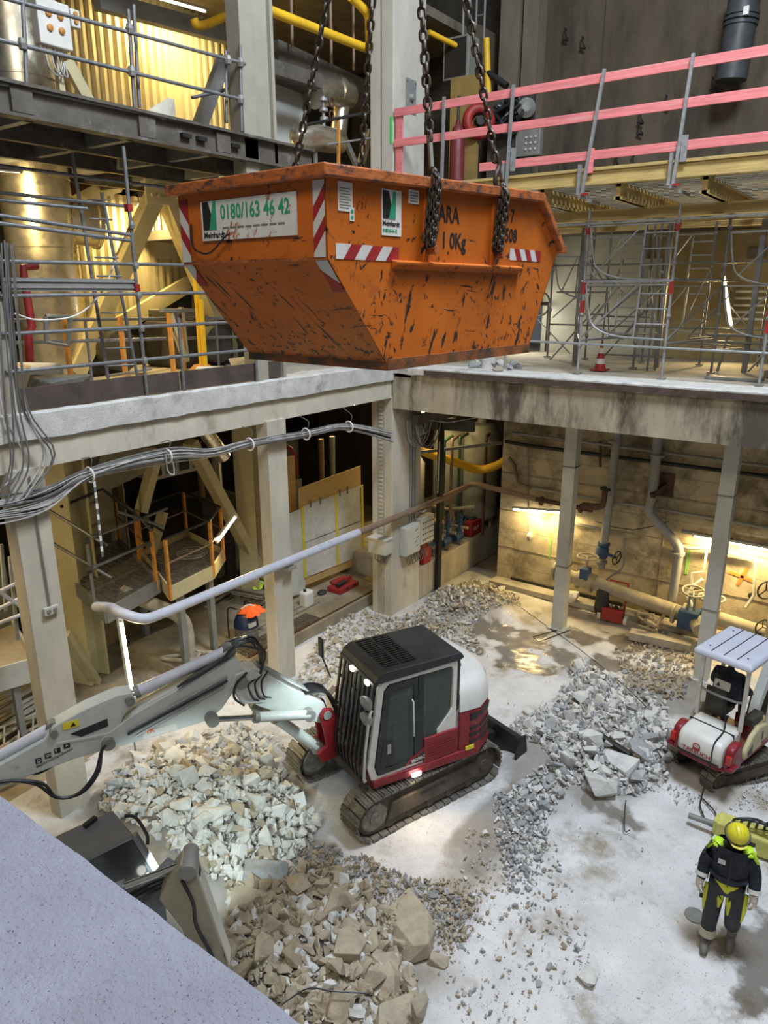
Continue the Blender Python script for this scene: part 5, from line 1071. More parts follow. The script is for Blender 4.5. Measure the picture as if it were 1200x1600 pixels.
# ---------------------------------------------------------------- electrical boxes at the corner column
jb = thing('junction_box', 'pale rectangular cable box low on the corner column', 'electrical box', (-.3, -.15, 1.65)); bx('box', (-.5, -.3, 1.68), (.02, -.0, 2.05), BOXG, jb, bev=.015); bx('lid', (-.52, -.32, 2.05), (.04, .0, 2.08), BOXG, jb)
for i in range(5): pipe('cable', curve([(-.4 + .08 * i, -.12, 1.7), (-.38 + .08 * i, -.16, 1.5 - .05 * (i % 3)), (-.25 + .04 * i, -.12, 1.45), (-.2 + .03 * i, -.1, 1.68)], 4), .01, CABLED, jb, n=5)
eb_ = thing('electrical_cabinet', 'grey wall cabinet with marker scribbles on the corner column', 'electrical box', (.15, .55, 1.5)); bx('body', (.0, .32, 1.5), (.2, .95, 2.25), BOXG, eb_, bev=.015); bx('door', (.2, .34, 1.53), (.225, .93, 2.22), BOXG, eb_, bev=.01)
for y, z in ((.75, 2.1), (.8, 1.9), (.72, 1.8), (.78, 1.68)): MB().bar((.227, y - .05, z), (.227, y + .06, z + .03), .004, .015).build('scribble', PRINTB, eb_)
bs = thing('switch_box', 'grey box with rows of push buttons beside the corner column cabinet', 'electrical box', (.2, 1.3, 1.6)); bx('body', (.0, 1.0, 1.62), (.2, 1.62, 2.33), BOXG, bs, bev=.015)
for r_ in range(4):
    for c_ in range(5): MB().tube((.2, 1.09 + c_ * .11, 1.74 + r_ * .15), (.225, 1.09 + c_ * .11, 1.74 + r_ * .15), .026, 8).build('button', STEELG, bs, smooth=40)
for i in range(8):
    y = .45 + .12 * i; bs2 = pipe('cable', curve([(.1, y, 1.52), (.14, y + .03, 1.3 - .04 * (i % 3)), (.12, y + .15, 1.2), (.08, y + .28, 1.35), (.05, y + .3, 1.5)], 4), .009, CABLED, bs, n=5)
for y in (.75, .85, .97): tag(pipe('conduit', [(.03, y, 2.3), (.03, y, 5.2)], .022, GALV, n=8), 'steel conduit on the corner column, %s of three' % {.75: 'left', .85: 'middle', .97: 'right'}[y], 'conduit', 'column conduits')
ms = mat('yellow_spray', (.75, .72, .08), .7, b=0)
bx('yellow_mark', (-.42, -.008, .75), (-.37, -.002, 1.3), ms, cc); bx('yellow_mark', (-.37, -.008, .98), (-.2, -.002, 1.04), ms, cc)
rcn = thing('fuel_can', 'red fuel canister below the push-button box', 'canister', (-.1, 1.7, .88)); bx('body', (-.2, 1.45, .88), (.0, 1.85, 1.32), REDP, rcn, bev=.04); pipe('handle', [(-.1, 1.5, 1.32), (-.1, 1.55, 1.4), (-.1, 1.75, 1.4), (-.1, 1.8, 1.32)], .018, REDP, rcn, n=6)
so = thing('socket_outlet', 'double socket outlet on the leftmost column', 'socket', (.06, -8.62, 3.3))
u = V((0.06,-8.66,3.41)); bx('plate', (u.x, u.y - .11, u.z - .06), (u.x + .06, u.y + .11, u.z + .06), BOXG, so, bev=.01)
for s_ in (-.05, .05): MB().lathe([(.035, 0), (.03, .012)], (u.x + .06, u.y + s_, u.z), (1, 0, 0), 10).build('socket', STEELG, so, smooth=40)
rod('conduit', (u.x + .02, u.y, u.z + .06), (u.x + .02, u.y - .02, 5.4), .014, STEELG, so)
# ---------------------------------------------------------------- plywood screen wrapped in sheeting
sc_ = thing('plywood_screen', 'plywood screen hung with white plastic sheets and yellow tape', 'screen', (-2.3, .4, .3))
X_ = -2.25
def qy(u, v): return P_of[(u, v)]
bl4, br4, tl4, tr4 = V((-2.25,-0.81,0.75)), V((-2.25,1.71,0.64)), V((-2.25,-0.83,2.65)), V((-2.25,1.68,2.7))
def onp(s_, t): return bl4.lerp(br4, s_).lerp(tl4.lerp(tr4, s_), t)
def quad(nm, s0, s1, t0, t1, th, m, x=0.):
    q = [onp(s0, t0), onp(s1, t0), onp(s1, t1), onp(s0, t1)]; MB().hexa([p + V((x, 0, 0)) for p in q] + [p + V((x + th, 0, 0)) for p in q]).build(nm, m, sc_)
quad('plywood_board', 0, .5, .96, 1.26, .02, PLYM); quad('plywood_board', .5, 1.0, .96, 1.26, .02, PLYM); quad('plywood_board', 0, 1, -.12, .03, .02, PLYM); quad('backing', 0, 1, 0, 1, .015, WOOD, -.02)
for s0, s1, t0, t1 in ((-.3, .02, -.2, .98), (.03, .54, .5, 1.0), (.03, .54, .0, .49), (.56, .98, .5, 1.0), (.56, .98, 0, .49)):
    q = [onp(s0, t0), onp(s1, t0), onp(s1, t1), onp(s0, t1)]; b = MB(); n = 8
    for j in range(n + 1):
        for i in range(n + 1):
            p = q[0].lerp(q[1], i / n).lerp(q[3].lerp(q[2], i / n), j / n); b.v.append((p.x + .03 + rc.uniform(0, .03), p.y, p.z))
    b.f = [(j * (n + 1) + i, j * (n + 1) + i + 1, (j + 1) * (n + 1) + i + 1, (j + 1) * (n + 1) + i) for j in range(n) for i in range(n)]
    b.build('plastic_sheet', SHEET, sc_, smooth=80, fix=False)
for s_ in (.025, .55, 1.0): quad('yellow_tape', s_ - .018, s_ + .018, .0, 1.0, .012, YTAPE, .055)
for s_ in (.15, .3, .62, .75): quad('clamp', s_ - .01, s_ + .01, .95, 1.05, .03, STEELG, .03)
tag(pipe('red_pipe_frame', curve([(-2.9, -.7, .2), (-2.9, -.7, 3.75), (-2.9, -.25, 3.85), (-2.9, -.2, 3.2)], 4), .05, REDP, n=8), 'red bent pipe frame behind the plywood screen', 'pipe')
tag(MB().box((-2.6, -.85, .26), (-2.5, -.65, 3.9)).build('timber_post', PLYM), 'pale timber post behind the plywood screen', 'post')
# ---------------------------------------------------------------- raised walkway with kerb, planks and tools
struct(bx('floor_walkway', (-3.6, -5.2, -.05), (-.85, 1.25, .27), FLD, bev=.02), 'low dusty walkway along the left side')
GRM = mat('grating', (.20, .18, .14), .7, .4, v=.3, s=8, b=.1)
def grating(name, poly, z, par, sp=.07, m=GRM, h=.03):
    xs = [p[0] for p in poly]; ys = [p[1] for p in poly]; b = MB()
    def clip(ax, c):
        out = []
        for i in range(len(poly)):
            a, d = poly[i], poly[(i + 1) % len(poly)]
            if (a[ax] - c) * (d[ax] - c) < 0: t = (c - a[ax]) / (d[ax] - a[ax]); out.append(a[1 - ax] + t * (d[1 - ax] - a[1 - ax]))
        return sorted(out)
    for ax, step in ((0, sp), (1, sp * 1.5)):
        lo, hi = (min(xs), max(xs)) if ax == 0 else (min(ys), max(ys)); c = lo + step / 2
        while c < hi:
            s_ = clip(ax, c)
            if len(s_) >= 2:
                p, q = (((c, s_[0], z), (c, s_[-1], z)) if ax == 0 else ((s_[0], c, z), (s_[-1], c, z))); b.bar(p, q, .012, h)
            c += step
    o = b.build(name, m, par, fix=False); o['kind'] = 'stuff'; return o
w1 = thing('walkway_grating', 'steel grating strip along the edge of the left walkway', 'grating', (-1.2, -2.2, .3)); grating('grating_bars', [(-1.45, -4.0), (-.95, -4.0), (-.95, -1.6), (-1.45, -1.6)], .285, w1); bx('edge_angle', (-.95, -4, .2), (-.92, 1.2, .3), RUST, w1)
tc = thing('tool_case', 'open red tool case with a power tool on the walkway', 'tool case', (-1.67, .16, .28)); bx('case_bottom', (-1.9, -.25, .27), (-1.45, .55, .42), REDP, tc, bev=.03); bx('case_lid', (-1.95, -.1, .42), (-1.75, .45, .5), REDP, tc, bev=.03)
bx('latch', (-1.45, .0, .34), (-1.44, .08, .4), MBLK, tc); bx('latch', (-1.45, .3, .34), (-1.44, .38, .4), MBLK, tc); pipe('power_tool', [(-1.6, -.2, .48), (-1.6, .15, .5), (-1.62, .3, .62)], .055, MBLK, tc, n=8); MB().box((-1.66, .1, .5), (-1.55, .4, .62)).build('tool_body', REDP, tc, bev=.03)
cn_ = thing('canister', 'white plastic canister standing on the walkway', 'canister', (-1.7, -1.25, .28)); bx('body', (-1.85, -1.4, .27), (-1.6, -1.08, .68), WHITE, cn_, bev=.05); MB().tube((-1.72, -1.3, .68), (-1.72, -1.3, .73), .04, 10).build('cap', MBLK, cn_, smooth=40)
tag(MB().box((-1.62, 1.0, .27), (-1.3, 1.22, .31)).build('cardboard_scrap', PLYM), 'scrap of brown cardboard on the walkway by the corner column', 'cardboard')
tag(MB().ball((-1.9, -.45, .32), .12, 8, (1, 1.3, .4)).build('black_bag', MBLK, smooth=50), 'crumpled black bag on the walkway behind the red tool case', 'bag')
for i, (y0, y1, x) in enumerate(((-3.2, -.9, -1.72), (-3.0, -1.0, -1.9), (-2.9, -.6, -2.05))): tag(bx('plank', (x, y0, .27), (x + .14, y1, .31), WOOD), 'loose grey plank on the walkway, ' + ('nearest the kerb', 'middle of three', 'nearest the screen')[i], 'plank', 'loose walkway planks')
ps = V((-2.77,-2.08,0.28))
for i in range(9):
    o = MB().box((-.5 + rc.uniform(-.06, .06), -.3 + rc.uniform(-.05, .05), 0), (.45 + rc.uniform(-.06, .1), .32 + rc.uniform(-.05, .05), .035)).build('plank_board', WOOD, T=MX.Translation((ps.x - .2, ps.y + .3, .28 + i * .045)) @ MX.Rotation(.2 + rc.uniform(-.06, .06), 4, 'Z'))
    tag(o, 'grey formwork board in the stack under the yellow vest', 'board', 'stacked formwork boards')
def cloth(name, m, c, sx, sy, sz, par=None, seed=1):
    r_ = random.Random(seed); b = MB(); n = 12
    for j in range(n + 1):
        for i in range(n + 1):
            u, v = i / n * 2 - 1, j / n * 2 - 1; rr_ = math.hypot(u, v); k = 1 + .18 * math.sin(7 * math.atan2(v, u) + seed)
            b.v.append((c[0] + u * sx * k, c[1] + v * sy * k, c[2] + sz * max(0, 1 - rr_ * rr_ * .8) + r_.uniform(0, .03)))
    b.f = [(j * (n + 1) + i, j * (n + 1) + i + 1, (j + 1) * (n + 1) + i + 1, (j + 1) * (n + 1) + i) for j in range(n) for i in range(n)]
    return b.build(name, m, par, smooth=80, fix=False)
vs = thing('safety_vest', 'crumpled yellow and black high-visibility vest on the board stack', 'vest', (ps.x, ps.y, .7)); cloth('fabric', VIS, (ps.x - .1, ps.y + .3, .69), .2, .2, .14, vs, 4); cloth('dark_fabric', DTR, (ps.x + .15, ps.y + .42, .69), .14, .14, .1, vs, 6)
MB().path(curve([(ps.x - .2, ps.y + .2, .8), (ps.x - .1, ps.y + .3, .86), (ps.x + .05, ps.y + .35, .8)], 4), .02, 5).build('reflective_stripe', SILV, vs, smooth=60)
vc = thing('vacuum_cleaner', 'dark blue industrial vacuum cleaner with tubular frame', 'vacuum cleaner', (-1.69,-3.32,-0)); u = V((-1.69,-3.32,-0))
MB().lathe([(.24, .12), (.26, .2), (.26, .5), (.28, .52), (.28, .56)], u, n=18).build('drum', STEELG, vc, smooth=40); MB().lathe([(.28, .56), (.27, .7), (.2, .85), (.1, .88)], u, n=18).build('motor_head', mat('dark_blue', (.015, .03, .09), .4, v=.2, b=.02), vc, smooth=50)
for s_ in (-1, 1): pipe('frame_tube', curve([u + V((-.3, s_ * .25, .0)), u + V((-.3, s_ * .27, .6)), u + V((-.28, s_ * .25, 1.0)), u + V((-.05, s_ * .2, 1.02))], 4), .018, MBLK, vc, n=6)
for x, y in ((-.2, -.2), (.2, -.2), (-.2, .2), (.2, .2)): MB().lathe([(.05, -.02), (.05, .02)], u + V((x, y, .06)), (0, 1, 0), 10).build('castor', MBLK, vc, smooth=40)
bx('label_plate', (u.x + .2, u.y - .15, .62), (u.x + .275, u.y + .05, .72), WHITE, vc)
ov = thing('safety_vest', 'orange high-visibility jacket draped over the vacuum cleaner', 'vest', u); cloth('fabric', mat('hi_vis_orange', (.85, .13, .015), .7, v=.12, s=6, b=.2), (u.x + .08, u.y + .12, .86), .26, .26, .16, ov, 3)
MB().path(curve([(u.x - .05, u.y - .08, .98), (u.x + .05, u.y + .08, 1.05), (u.x + .22, u.y + .2, .96)], 4), .022, 5).build('reflective_stripe', SILV, ov, smooth=60)
# dusty elbow pipe and lumber on the dark floor
tag(pipe('duct_pipe', curve([(-2.2,-6.02,2.2), (-2,-5.47,1.78), (-1.9,-4.99,1.38), (-1.9,-4.8,0.97), (-1.9,-4.81,0.15)], 6), .14, PIPEM, n=14), 'thick dusty pipe bending to the floor below the grating platform', 'pipe')
for i in range(26):
    a = V((-1.96,-5.78,0.05)).lerp(V((-3.52,-2.57,0.05)), rc.random()); L = rc.uniform(.8, 2.2); t = rc.uniform(.95, 1.5)
    p = V((a.x + rc.uniform(-.5, .5), a.y, .05 + .04 * (i % 4))); q = p + V((-.25 * L, L * .95, 0)) * rc.uniform(.7, 1)
    if i % 2: o = MB().tube(p, q, rc.uniform(.025, .05), 8).build('loose_tube', PIPEM, smooth=50); lb = 'dusty loose tube among the lumber behind the columns'
    else: o = MB().bar(p, q, rc.uniform(.1, .2), .04).build('loose_board', WOOD); lb = 'dusty loose board among the lumber behind the columns'
    tag(o, lb, 'tube' if i % 2 else 'board', 'loose tubes' if i % 2 else 'loose boards')
for i in range(8):
    c = V((-1.88,-4.58,0.2)) + V((rc.uniform(-.3, .3), rc.uniform(-.3, .3), 0)); tag(pipe('fabric_hose', curve([c + V((rc.uniform(-.35, .35), rc.uniform(-.35, .35), rc.uniform(-.1, .2))) for _ in range(6)], 5), .04, PIPEM, n=6), 'tangled pale hose on the floor behind the excavator boom', 'hose', 'tangled hoses')
# pile of scaffold tubes at the lower left
for i in range(60):
    y0 = V((-2.8,-8.15,0.3)); k = i % 12; lay = i // 12
    p = V((-1.3 - .11 * k + rc.uniform(-.05, .05) - .08 * lay, -10.3 + rc.uniform(-.3, .2), .08 + .12 * lay)); q = p + V((-.35 + rc.uniform(-.25, .25), 2.6 + rc.uniform(-.4, .4), rc.uniform(-.02, .06)))
    tag(rod('scaffold_tube', p, q, .03, PIPEM), 'dusty scaffold tube in the pile left of the leftmost column', 'tube', 'stacked scaffold tubes')
ld = thing('ladder_beam', 'pale lattice girder lying on the scaffold tube pile', 'girder', (-1.0, -9.6, .75))
g0, g1, g2, g3 = V((-2.02,-8.94,0.7)), V((-1.87,-7.95,0.7)), V((-1.43,-9.24,0.7)), V((-1.28,-8.3,0.7))
rod('chord', g0, g1, .025, PIPEM, ld); rod('chord', g2, g3, .025, PIPEM, ld)
for i in range(5): rod('rung', g0.lerp(g1, i / 4.2 + .03), g2.lerp(g3, i / 4.2 + .03), .018, PIPEM, ld)
# ---------------------------------------------------------------- grating platforms with orange posts
pa = thing('platform', 'steel grating landing with dark channel frame left of the slanted lamp', 'platform', (-1.59,-6.79,2.2)); ZP = 2.25
c1, c2, c3, c4 = [V(p) for p in ((-1.56,-6.8,2.25), (-1.96,-5.33,2.25), (-4.71,-4.3,2.25), (-4.36,-6.06,2.25))]
grating('grating_bars', [(p.x, p.y) for p in (c1, c2, c3, c4)], 2.22, pa, .09, GRM)
for a, b_ in ((c1, c2), (c2, c3), (c3, c4), (c4, c1)): MB().bar(a + V((0, 0, -.1)), b_ + V((0, 0, -.1)), .06, .28).build('channel', STEELG, pa)
MB().bar(c1.lerp(c4, .35) + V((0, 0, -.02)), c2.lerp(c3, .35) + V((0, 0, -.02)), .06, .06).build('cross_channel', GALV, pa)
MB().bar(c4 + V((0, 0, -.1)), c4 + (c4 - c1) * .5 + V((-.2, 0, .6)), .07, .3).build('stringer', STEELG, pa)
b_t = [V(p) for p in ((-1.4,-5.5,2.2), (-1.6,-4.23,2.2), (-2.18,-3.42,2.2), (-3.9,-3.02,2.2), (-3.58,-4.53,2.2))]
pb = thing('platform', 'grating landing with cream toe boards below the slanted lamp', 'platform', b_t[0])
grating('grating_bars', [(p.x, p.y) for p in b_t], 2.17, pb, .08, GRM)
for i in range(5): MB().bar(b_t[i] + V((0, 0, -.03)), b_t[(i + 1) % 5] + V((0, 0, -.03)), .03, .3).build('toe_board', TANP, pb)
for u in (b_t[1], b_t[0].lerp(b_t[1], .3), b_t[4]): blk('platform_leg', (u.x - .15, u.y, 0), (u.x - .15, u.y, 2.1), .12, .12, STEELG, pb)
rails = {}
for nm, par, pts in (('A', pa, [c1.lerp(c2, .95), c2.lerp(c3, .45), c3, c4.lerp(c3, .2)]), ('B', pb, [b_t[0], b_t[1], b_t[2], b_t[3], b_t[4]])):
    tops = []
    for p in pts: blk('post', p + V((0, 0, -.15)), p + V((0, 0, 1.08)), .07, .05, ORNP, par); tops.append(p + V((0, 0, 1.1)))
    for i in range(len(tops) - 1):
        rod('handrail', tops[i], tops[i + 1], .024, BLACK if nm == 'B' else STEELG, par); rod('mid_rail', tops[i] - V((0, 0, .5)), tops[i + 1] - V((0, 0, .5)), .018, BROWNP, par)
st = thing('tube_barrier', 'provisional barrier of loose scaffold tubes clamped across the grating landing', 'barrier', (-1.5,-7.03,2.49))
for a, b_ in (((-1.7,-6.81,3.64), (-2.4,-4.64,3.52)), ((-2.2,-5.92,3.81), (-2,-5.07,3.32)), ((-2.6,-7.03,4.04), (-1.5,-6.66,3.49)), ((-1.6,-6.95,3.12), (-2.2,-5.18,3.01)), ((-2.4,-7.22,3.55), (-1.5,-6.64,2.86)), ((-1.55,-7,3.69), (-1.5,-7.03,2.49))):
    rod('scaffold_tube', a, b_, .028, TUBE, st)
for u in ((-1.55,-7.01,3.66), (-1.5,-7.05,3.15), (-2,-5.45,3.56), (-2,-5.45,3.06)): MB().lathe([(.05, -.05), (.06, 0), (.05, .05)], u, (1, 1, 0), 8).build('coupler', DARK, st)
# steps and trays at the left edge
sg = thing('stair', 'white-railed steel stair flight cut by the left picture edge', 'stair', (-1, -9.9, 2))
for a, b_ in (((-1,-9.11,3.44), (-1,-8.42,3.55)), ((-1,-9.15,3.18), (-1,-8.45,3.29)), ((-1,-9.19,2.99), (-1,-8.41,3.01)), ((-1,-9.06,3.76), (-1,-8.4,2.95))): rod('rail', a, b_, .03, BLUEG, sg)
for a, b_ in (((-1.2,-8.6,4.13), (-1.2,-8.69,3.06)), ((-1.1,-8.55,3.94), (-1.1,-8.63,2.57))): rod('post', a, b_, .03, ORNP if a[1] < -9.6 else STEELG, sg)
tq = [V(p) for p in ((-3.09,-8.44,1.9), (-1.69,-9.12,1.9), (-1.44,-8.25,1.9), (-3.17,-7.71,1.9))]
ty = thing('steel_tray', 'shallow steel tray with dusty wood shavings at the left picture edge', 'tray', tq[2])
MB().hexa([p + V((0, 0, -.05)) for p in tq] + [p for p in tq]).build('tray_floor', FLD, ty)
for a, b_ in ((tq[1], tq[2]), (tq[2], tq[3])): MB().bar(a + V((0, 0, -.12)), b_ + V((0, 0, -.12)), .04, .42).build('tray_side', POSTM, ty)
blk('tray_leg', (tq[2].x - .2, tq[2].y - .3, 0), (tq[2].x - .2, tq[2].y - .3, 1.6), .1, .1, STEELG, ty)
# ---------------------------------------------------------------- cream steel frame of the plant behind
def hcol(x, y, z0, z1, w, lb, rz=0):
    t = MX.Translation((x, y, 0)) @ MX.Rotation(rz, 4, 'Z')
    o = MB().box((-w / 2, -w / 2, z0), (w / 2, -w / 2 + .04, z1)).box((-w / 2, w / 2 - .04, z0), (w / 2, w / 2, z1)).box((-.03, -w / 2 + .02, z0), (.03, w / 2 - .02, z1)).build('column', TANP, T=t, fix=False); struct(o, lb); return o
hcol(-3.4, -6.2, 0, 5.9, .55, 'cream steel column behind the leftmost concrete column', .3); hcol(-3.0, -1.75, 0, 5.9, .5, 'cream steel column behind the middle concrete column', .3); hcol(-4.2, .3, 0, 5.9, .45, 'cream steel column behind the plywood screen', .3); hcol(-6, -3.6, 0, 5.9, .5, 'far cream steel column', .3)
for lb, a, b_, w in (('cream diagonal brace behind the slanted lamp', (-3,-3.43,4.65), (-3,-1.48,0.85), .3), ('short cream brace left of the slanted lamp', (-3.4,-4.07,4.36), (-3.4,-4.57,3.25), .25), ('cream strut leaning by the cable tape', (-3.6,-3.85,3.04), (-3.6,-4.37,1.97), .2), ('cream floor strut behind the leftmost column', (-2.6,-7.07,1.61), (-3.14,-6.25,0), .2)):
    tag(MB().bar(a, b_, w, w * .7).build('brace', TANP), lb, 'brace')
# hopper, ducts and dark machines in the gloom
hp = thing('hopper', 'dusty sloping hopper belly behind the cable bundle', 'hopper', (-4.5, -5, 3.5)); MB().hull([(-4,-5.36,3.62), (-4,-3.79,3.93), (-4,-3.57,4.41), (-4,-4.93,4.64)] + [tuple(V(p) + V((-1.5, .3, .5))) for p in ((-4,-5.36,3.62), (-4,-3.79,3.93), (-4,-3.57,4.41), (-4,-4.93,4.64))]).build('shell', PIPEM, hp)
MB().box((-5.2, -5.2, 2.6), (-4.6, -4.4, 3.6)).build('outlet', PIPEM, hp, bev=.05)
r5 = random.Random(8)
for i, (x, y, z, sx, sy, sz, lb) in enumerate(((-6.5, -4.5, 0, 1.5, 2, 3.2, 'dark machine block deep behind the grating platforms'), (-5.2, -1.2, 0, 1, 1.2, 2.6, 'dark cabinet behind the cream diagonal brace'), (-4.6, -2.9, 3.6, .8, 1.4, .7, 'grey panel box hanging under the ceiling by the braces'), (-6.5, 2.0, 0, 1.6, 2, 3.5, 'dark machine block behind the plywood screen'), (-4.2, 2.4, 0, 1., 1., 2.2, 'dark pump block right of the plywood screen'), (-5.5, -8.0, 0, 1.5, 2., 3., 'dark machine block behind the scaffold tube pile'))):
    t = thing('machine_block', lb, 'machine', (x, y, z)); bx('body', (x - sx / 2, y - sy / 2, z), (x + sx / 2, y + sy / 2, z + sz), BOXG if 'grey' in lb else DARK, t, bev=.04)
    for k in range(4): yy = y + sy * (k / 3.5 - .43); bx('panel', (x + sx / 2, yy - sy * .1, z + sz * .15), (x + sx / 2 + .03, yy + sy * .1, z + sz * r5.uniform(.5, .9)), STEELG if k % 2 else DARK, t)
    for k in range(2): MB().tube((x + sx * .2, y - sy * .3 + k * .5, z + sz), (x + sx * .2, y - sy * .3 + k * .5, min(5.9, z + sz + 1.5)), .08, 10).build('riser', PIPEG if k else BROWNP, t, smooth=50)
for lb, pts, r_, m in (('thin pale ceiling pipe behind the cable bundle', [(-3,-2.65,4.52), (-3,-2.65,3.47)], .05, ALU), ('aluminium pipe stub under the left beam', [(-2.4, -4.2, 5.95), (-2.4,-3.02,4.3)], .16, ALU), ('dark handrail tube at the far side of the platforms', [(-3.2,-6.46,3.86), (-3.2,-5.54,4), (-3.2,-4.94,3.38)], .03, BLACK), ('dark tube handrail near the hopper', [(-3.2,-4.94,3.38), (-2.8,-4.49,2.91)], .03, BLACK)):
    tag(pipe('pipe', pts, r_, m, n=10), lb, 'pipe')
cl = thing('cable_coil', 'coil of thin wire lying on the cream-edged landing', 'coil', (-2.64,-3.92,2.22))
for i in range(5): MB().torus(V((-2.64,-3.92,2.22)) + V((rc.uniform(-.05, .05), rc.uniform(-.05, .05), .02 * i)), (rc.uniform(-.1, .1), rc.uniform(-.1, .1), 1), .25 + .02 * i, .007, 24, 4).build('loop', CABLE, cl, smooth=60)
# ---------------------------------------------------------------- tanks, pumps and yellow pipe on the plinth
TNK = mat('tank_grey_green', (.30, .31, .26), .5, v=.12, s=2, b=.03, d=.25, dc=(.2, .18, .12))
for lb, x, y, r_, z1 in (('grey-green upright tank next to the board-marked wall', -.35, 5.1, .52, 4.15), ('grey-green upright tank behind the black post', -1.35, 5.0, .52, 4.0), ('pale upright tank behind the corner column', -1.9, 3.4, .55, 3.3)):
    t = thing('tank', lb, 'tank', (x, y, .88)); MB().lathe([(.1, 1.15), (r_ * .7, 1.22), (r_, 1.4), (r_, z1 - .25), (r_ * .75, z1 - .05), (.15, z1)], (x, y, 0), n=24).build('vessel', TNK if 'pale' not in lb else BOXG, t, smooth=45)
    for a in (.8, 2.9, 5.0): blk('tank_leg', (x + r_ * .7 * math.cos(a), y + r_ * .7 * math.sin(a), .88), (x + r_ * .7 * math.cos(a), y + r_ * .7 * math.sin(a), 1.5), .08, .08, TNK, t)
    MB().lathe([(.16, z1 - .05), (.16, z1 + .25), (.22, z1 + .27), (.22, z1 + .35)], (x, y, 0), n=14).build('valve_head', STEELG, t, smooth=40)
tag(pipe('yellow_pipe', curve([(-1.5,1.47,4.4), (-0.9,2.71,3.63), (-0.5,3.42,3.32), (-0.06,4.3,2.93), (0.44,4.5,3.06), (0.78,4.8,3.34)], 6), .12, YEL, n=12), 'thick yellow pipe bending in front of the tanks', 'pipe')
bp_ = struct(MB().box((.02, 2.0, 0), (.12, 2.16, 4.6)).build('column', BLACK), 'slim black steel post in front of the tanks')
tag(MB().bar((-1.2, 2.1, 4.5), (1.0, 2.1, 4.6), .12, .28).build('beam', BEAMD), 'short dark steel beam on the slim black post', 'beam'); tag(MB().bar((.3, .5, 4.9), (.3, 3.6, 4.9), .14, .25).build('beam', BEAMD), 'dark steel beam under the slab beside the corner column', 'beam')
for i, (lb, x, y, m) in enumerate((('dark green riser pipe left in front of the tanks', -.5, 3.2, mat('pipe_green', (.04, .09, .05), .5, b=.02)), ('brown riser pipe in front of the tanks', -.4, 3.45, BROWNP), ('dark green riser pipe right in front of the tanks', -.35, 3.8, MATS['pipe_green']), ('copper-coloured riser pipe before the wall-side tank', .1, 4.5, RUST))):
    tag(pipe('riser_pipe', curve([(x, y, .95), (x, y, 3.6), (x - .05, y + .15, 3.85), (x - .1, y + .6, 3.9)], 4), .045, m, n=8), lb, 'pipe')
tag(pipe('pipe', [(-.6, 2.0, 3.75), (.6, 4.4, 3.75)], .05, PIPEG, n=8), 'pale grey pipe crossing above the yellow pipe', 'pipe')
tag(pipe('pipe', curve([(-1.4, 4, 1.7), (-.7, 3.8, 1.75), (.2, 3.7, 2.0)], 4), .05, PIPEM, n=8), 'tan pipe leading between the pumps', 'pipe')
for i in range(9):
    x, y = -.22 - .34 * (i % 3) + r5.uniform(-.05, .05), 2.3 + .62 * (i // 3) + r5.uniform(-.08, .08) + (i % 3) * .22
    t = thing('pump', '%s pump with valve in the %s row on the plinth, %s' % (('blue', 'grey', 'dark')[i % 3], ('near', 'middle', 'far')[i // 3], ('at the plinth edge', 'in the middle', 'at the back')[i % 3]), 'pump', (x, y, .88), 'pumps on the plinth')
    m = (BLUEV, PIPEG, DARK)[i % 3]
    bx('foot', (x - .15, y - .12, .88), (x + .15, y + .12, .94), STEELG, t); MB().lathe([(.11, -.2), (.13, -.15), (.13, .1), (.08, .2)], (x, y, 1.1), (0, 1, .1), 14).build('motor', m, t, smooth=40)
    rod('stem', (x, y + .1, 1.15), (x, y + .1, 1.75 + .1 * (i % 2)), .05, m, t); MB().lathe([(.09, -.02), (.09, .02)], (x, y + .1, 1.5), n=12).build('flange', m, t, smooth=40)
    MB().torus((x + .12, y + .1, 1.62), (1, 0, 0), .1, .014, 14, 5).build('handwheel', (BLUEV, REDP, STEELG)[i % 3], t, smooth=60); rod('pipe_branch', (x - .25, y + .1, 1.35), (x + .25, y + .12, 1.35), .04, PIPEM, t)
rc2 = thing('tool_case', 'red tool case with white lettering on the plinth before the tanks', 'tool case', (-.2, 4.2, .88)); bx('body', (-.35, 4.15, .9), (-.08, 4.8, 1.35), REDP, rc2, bev=.04); bx('handle', (-.25, 4.35, 1.35), (-.15, 4.6, 1.41), MBLK, rc2, bev=.02)
text('lettering', 'HILTI', .14, WHITE, axes((-.075, 4.25, 1.08), (0, 1, 0), (0, 0, 1)), rc2, True)
bx('panel_box', (-.9, 2.9, 1.55), (-.4, 3.2, 1.62), TANP, thing('instrument_table', 'small cream instrument table among the pumps', 'table', (-.65, 3.05, .88))); blk('leg', (-.65, 3.05, .88), (-.65, 3.05, 1.55), .1, .1, STEELG, bpy.data.objects['instrument_table'])

# ================================================================ upper floors, left side
# edge beam and deck of the top gallery
ib = struct(MB().box((-.02, -12, 9.88), (.0, -2.6, 10.25)).box((-.12, -12, 10.22), (.1, -2.6, 10.26)).box((-.12, -12, 9.86), (.1, -2.6, 9.90)).build('beam', BEAMD), 'dirty steel edge beam of the top left gallery')
for y in (-8.2, -6.35, -4.9): bx('splice_plate', (.0, y, 9.92), (.05, y + .28, 10.2), BEAMD, ib)
for y in (-5.6, -5.3, -4.6): bx('bolt_row', (.0, y, 10.02), (.07, y + .18, 10.08), BLACK, ib)
struct(bx('floor', (-8, -12, 10.12), (-.1, -2.5, 10.22), mat('gallery_deck', (.10, .06, .045), .8, v=.3, b=.1)))
for x in (-1.2, -2.6, -4.2): bx('joist', (x, -12, 9.8), (x + .12, -2.6, 10.12), BEAMD, ib)
for y in (-9.5, -8, -6.5, -5, -3.5): bx('joist', (-6, y, 9.86), (-.05, y + .12, 10.1), STEELG, ib)
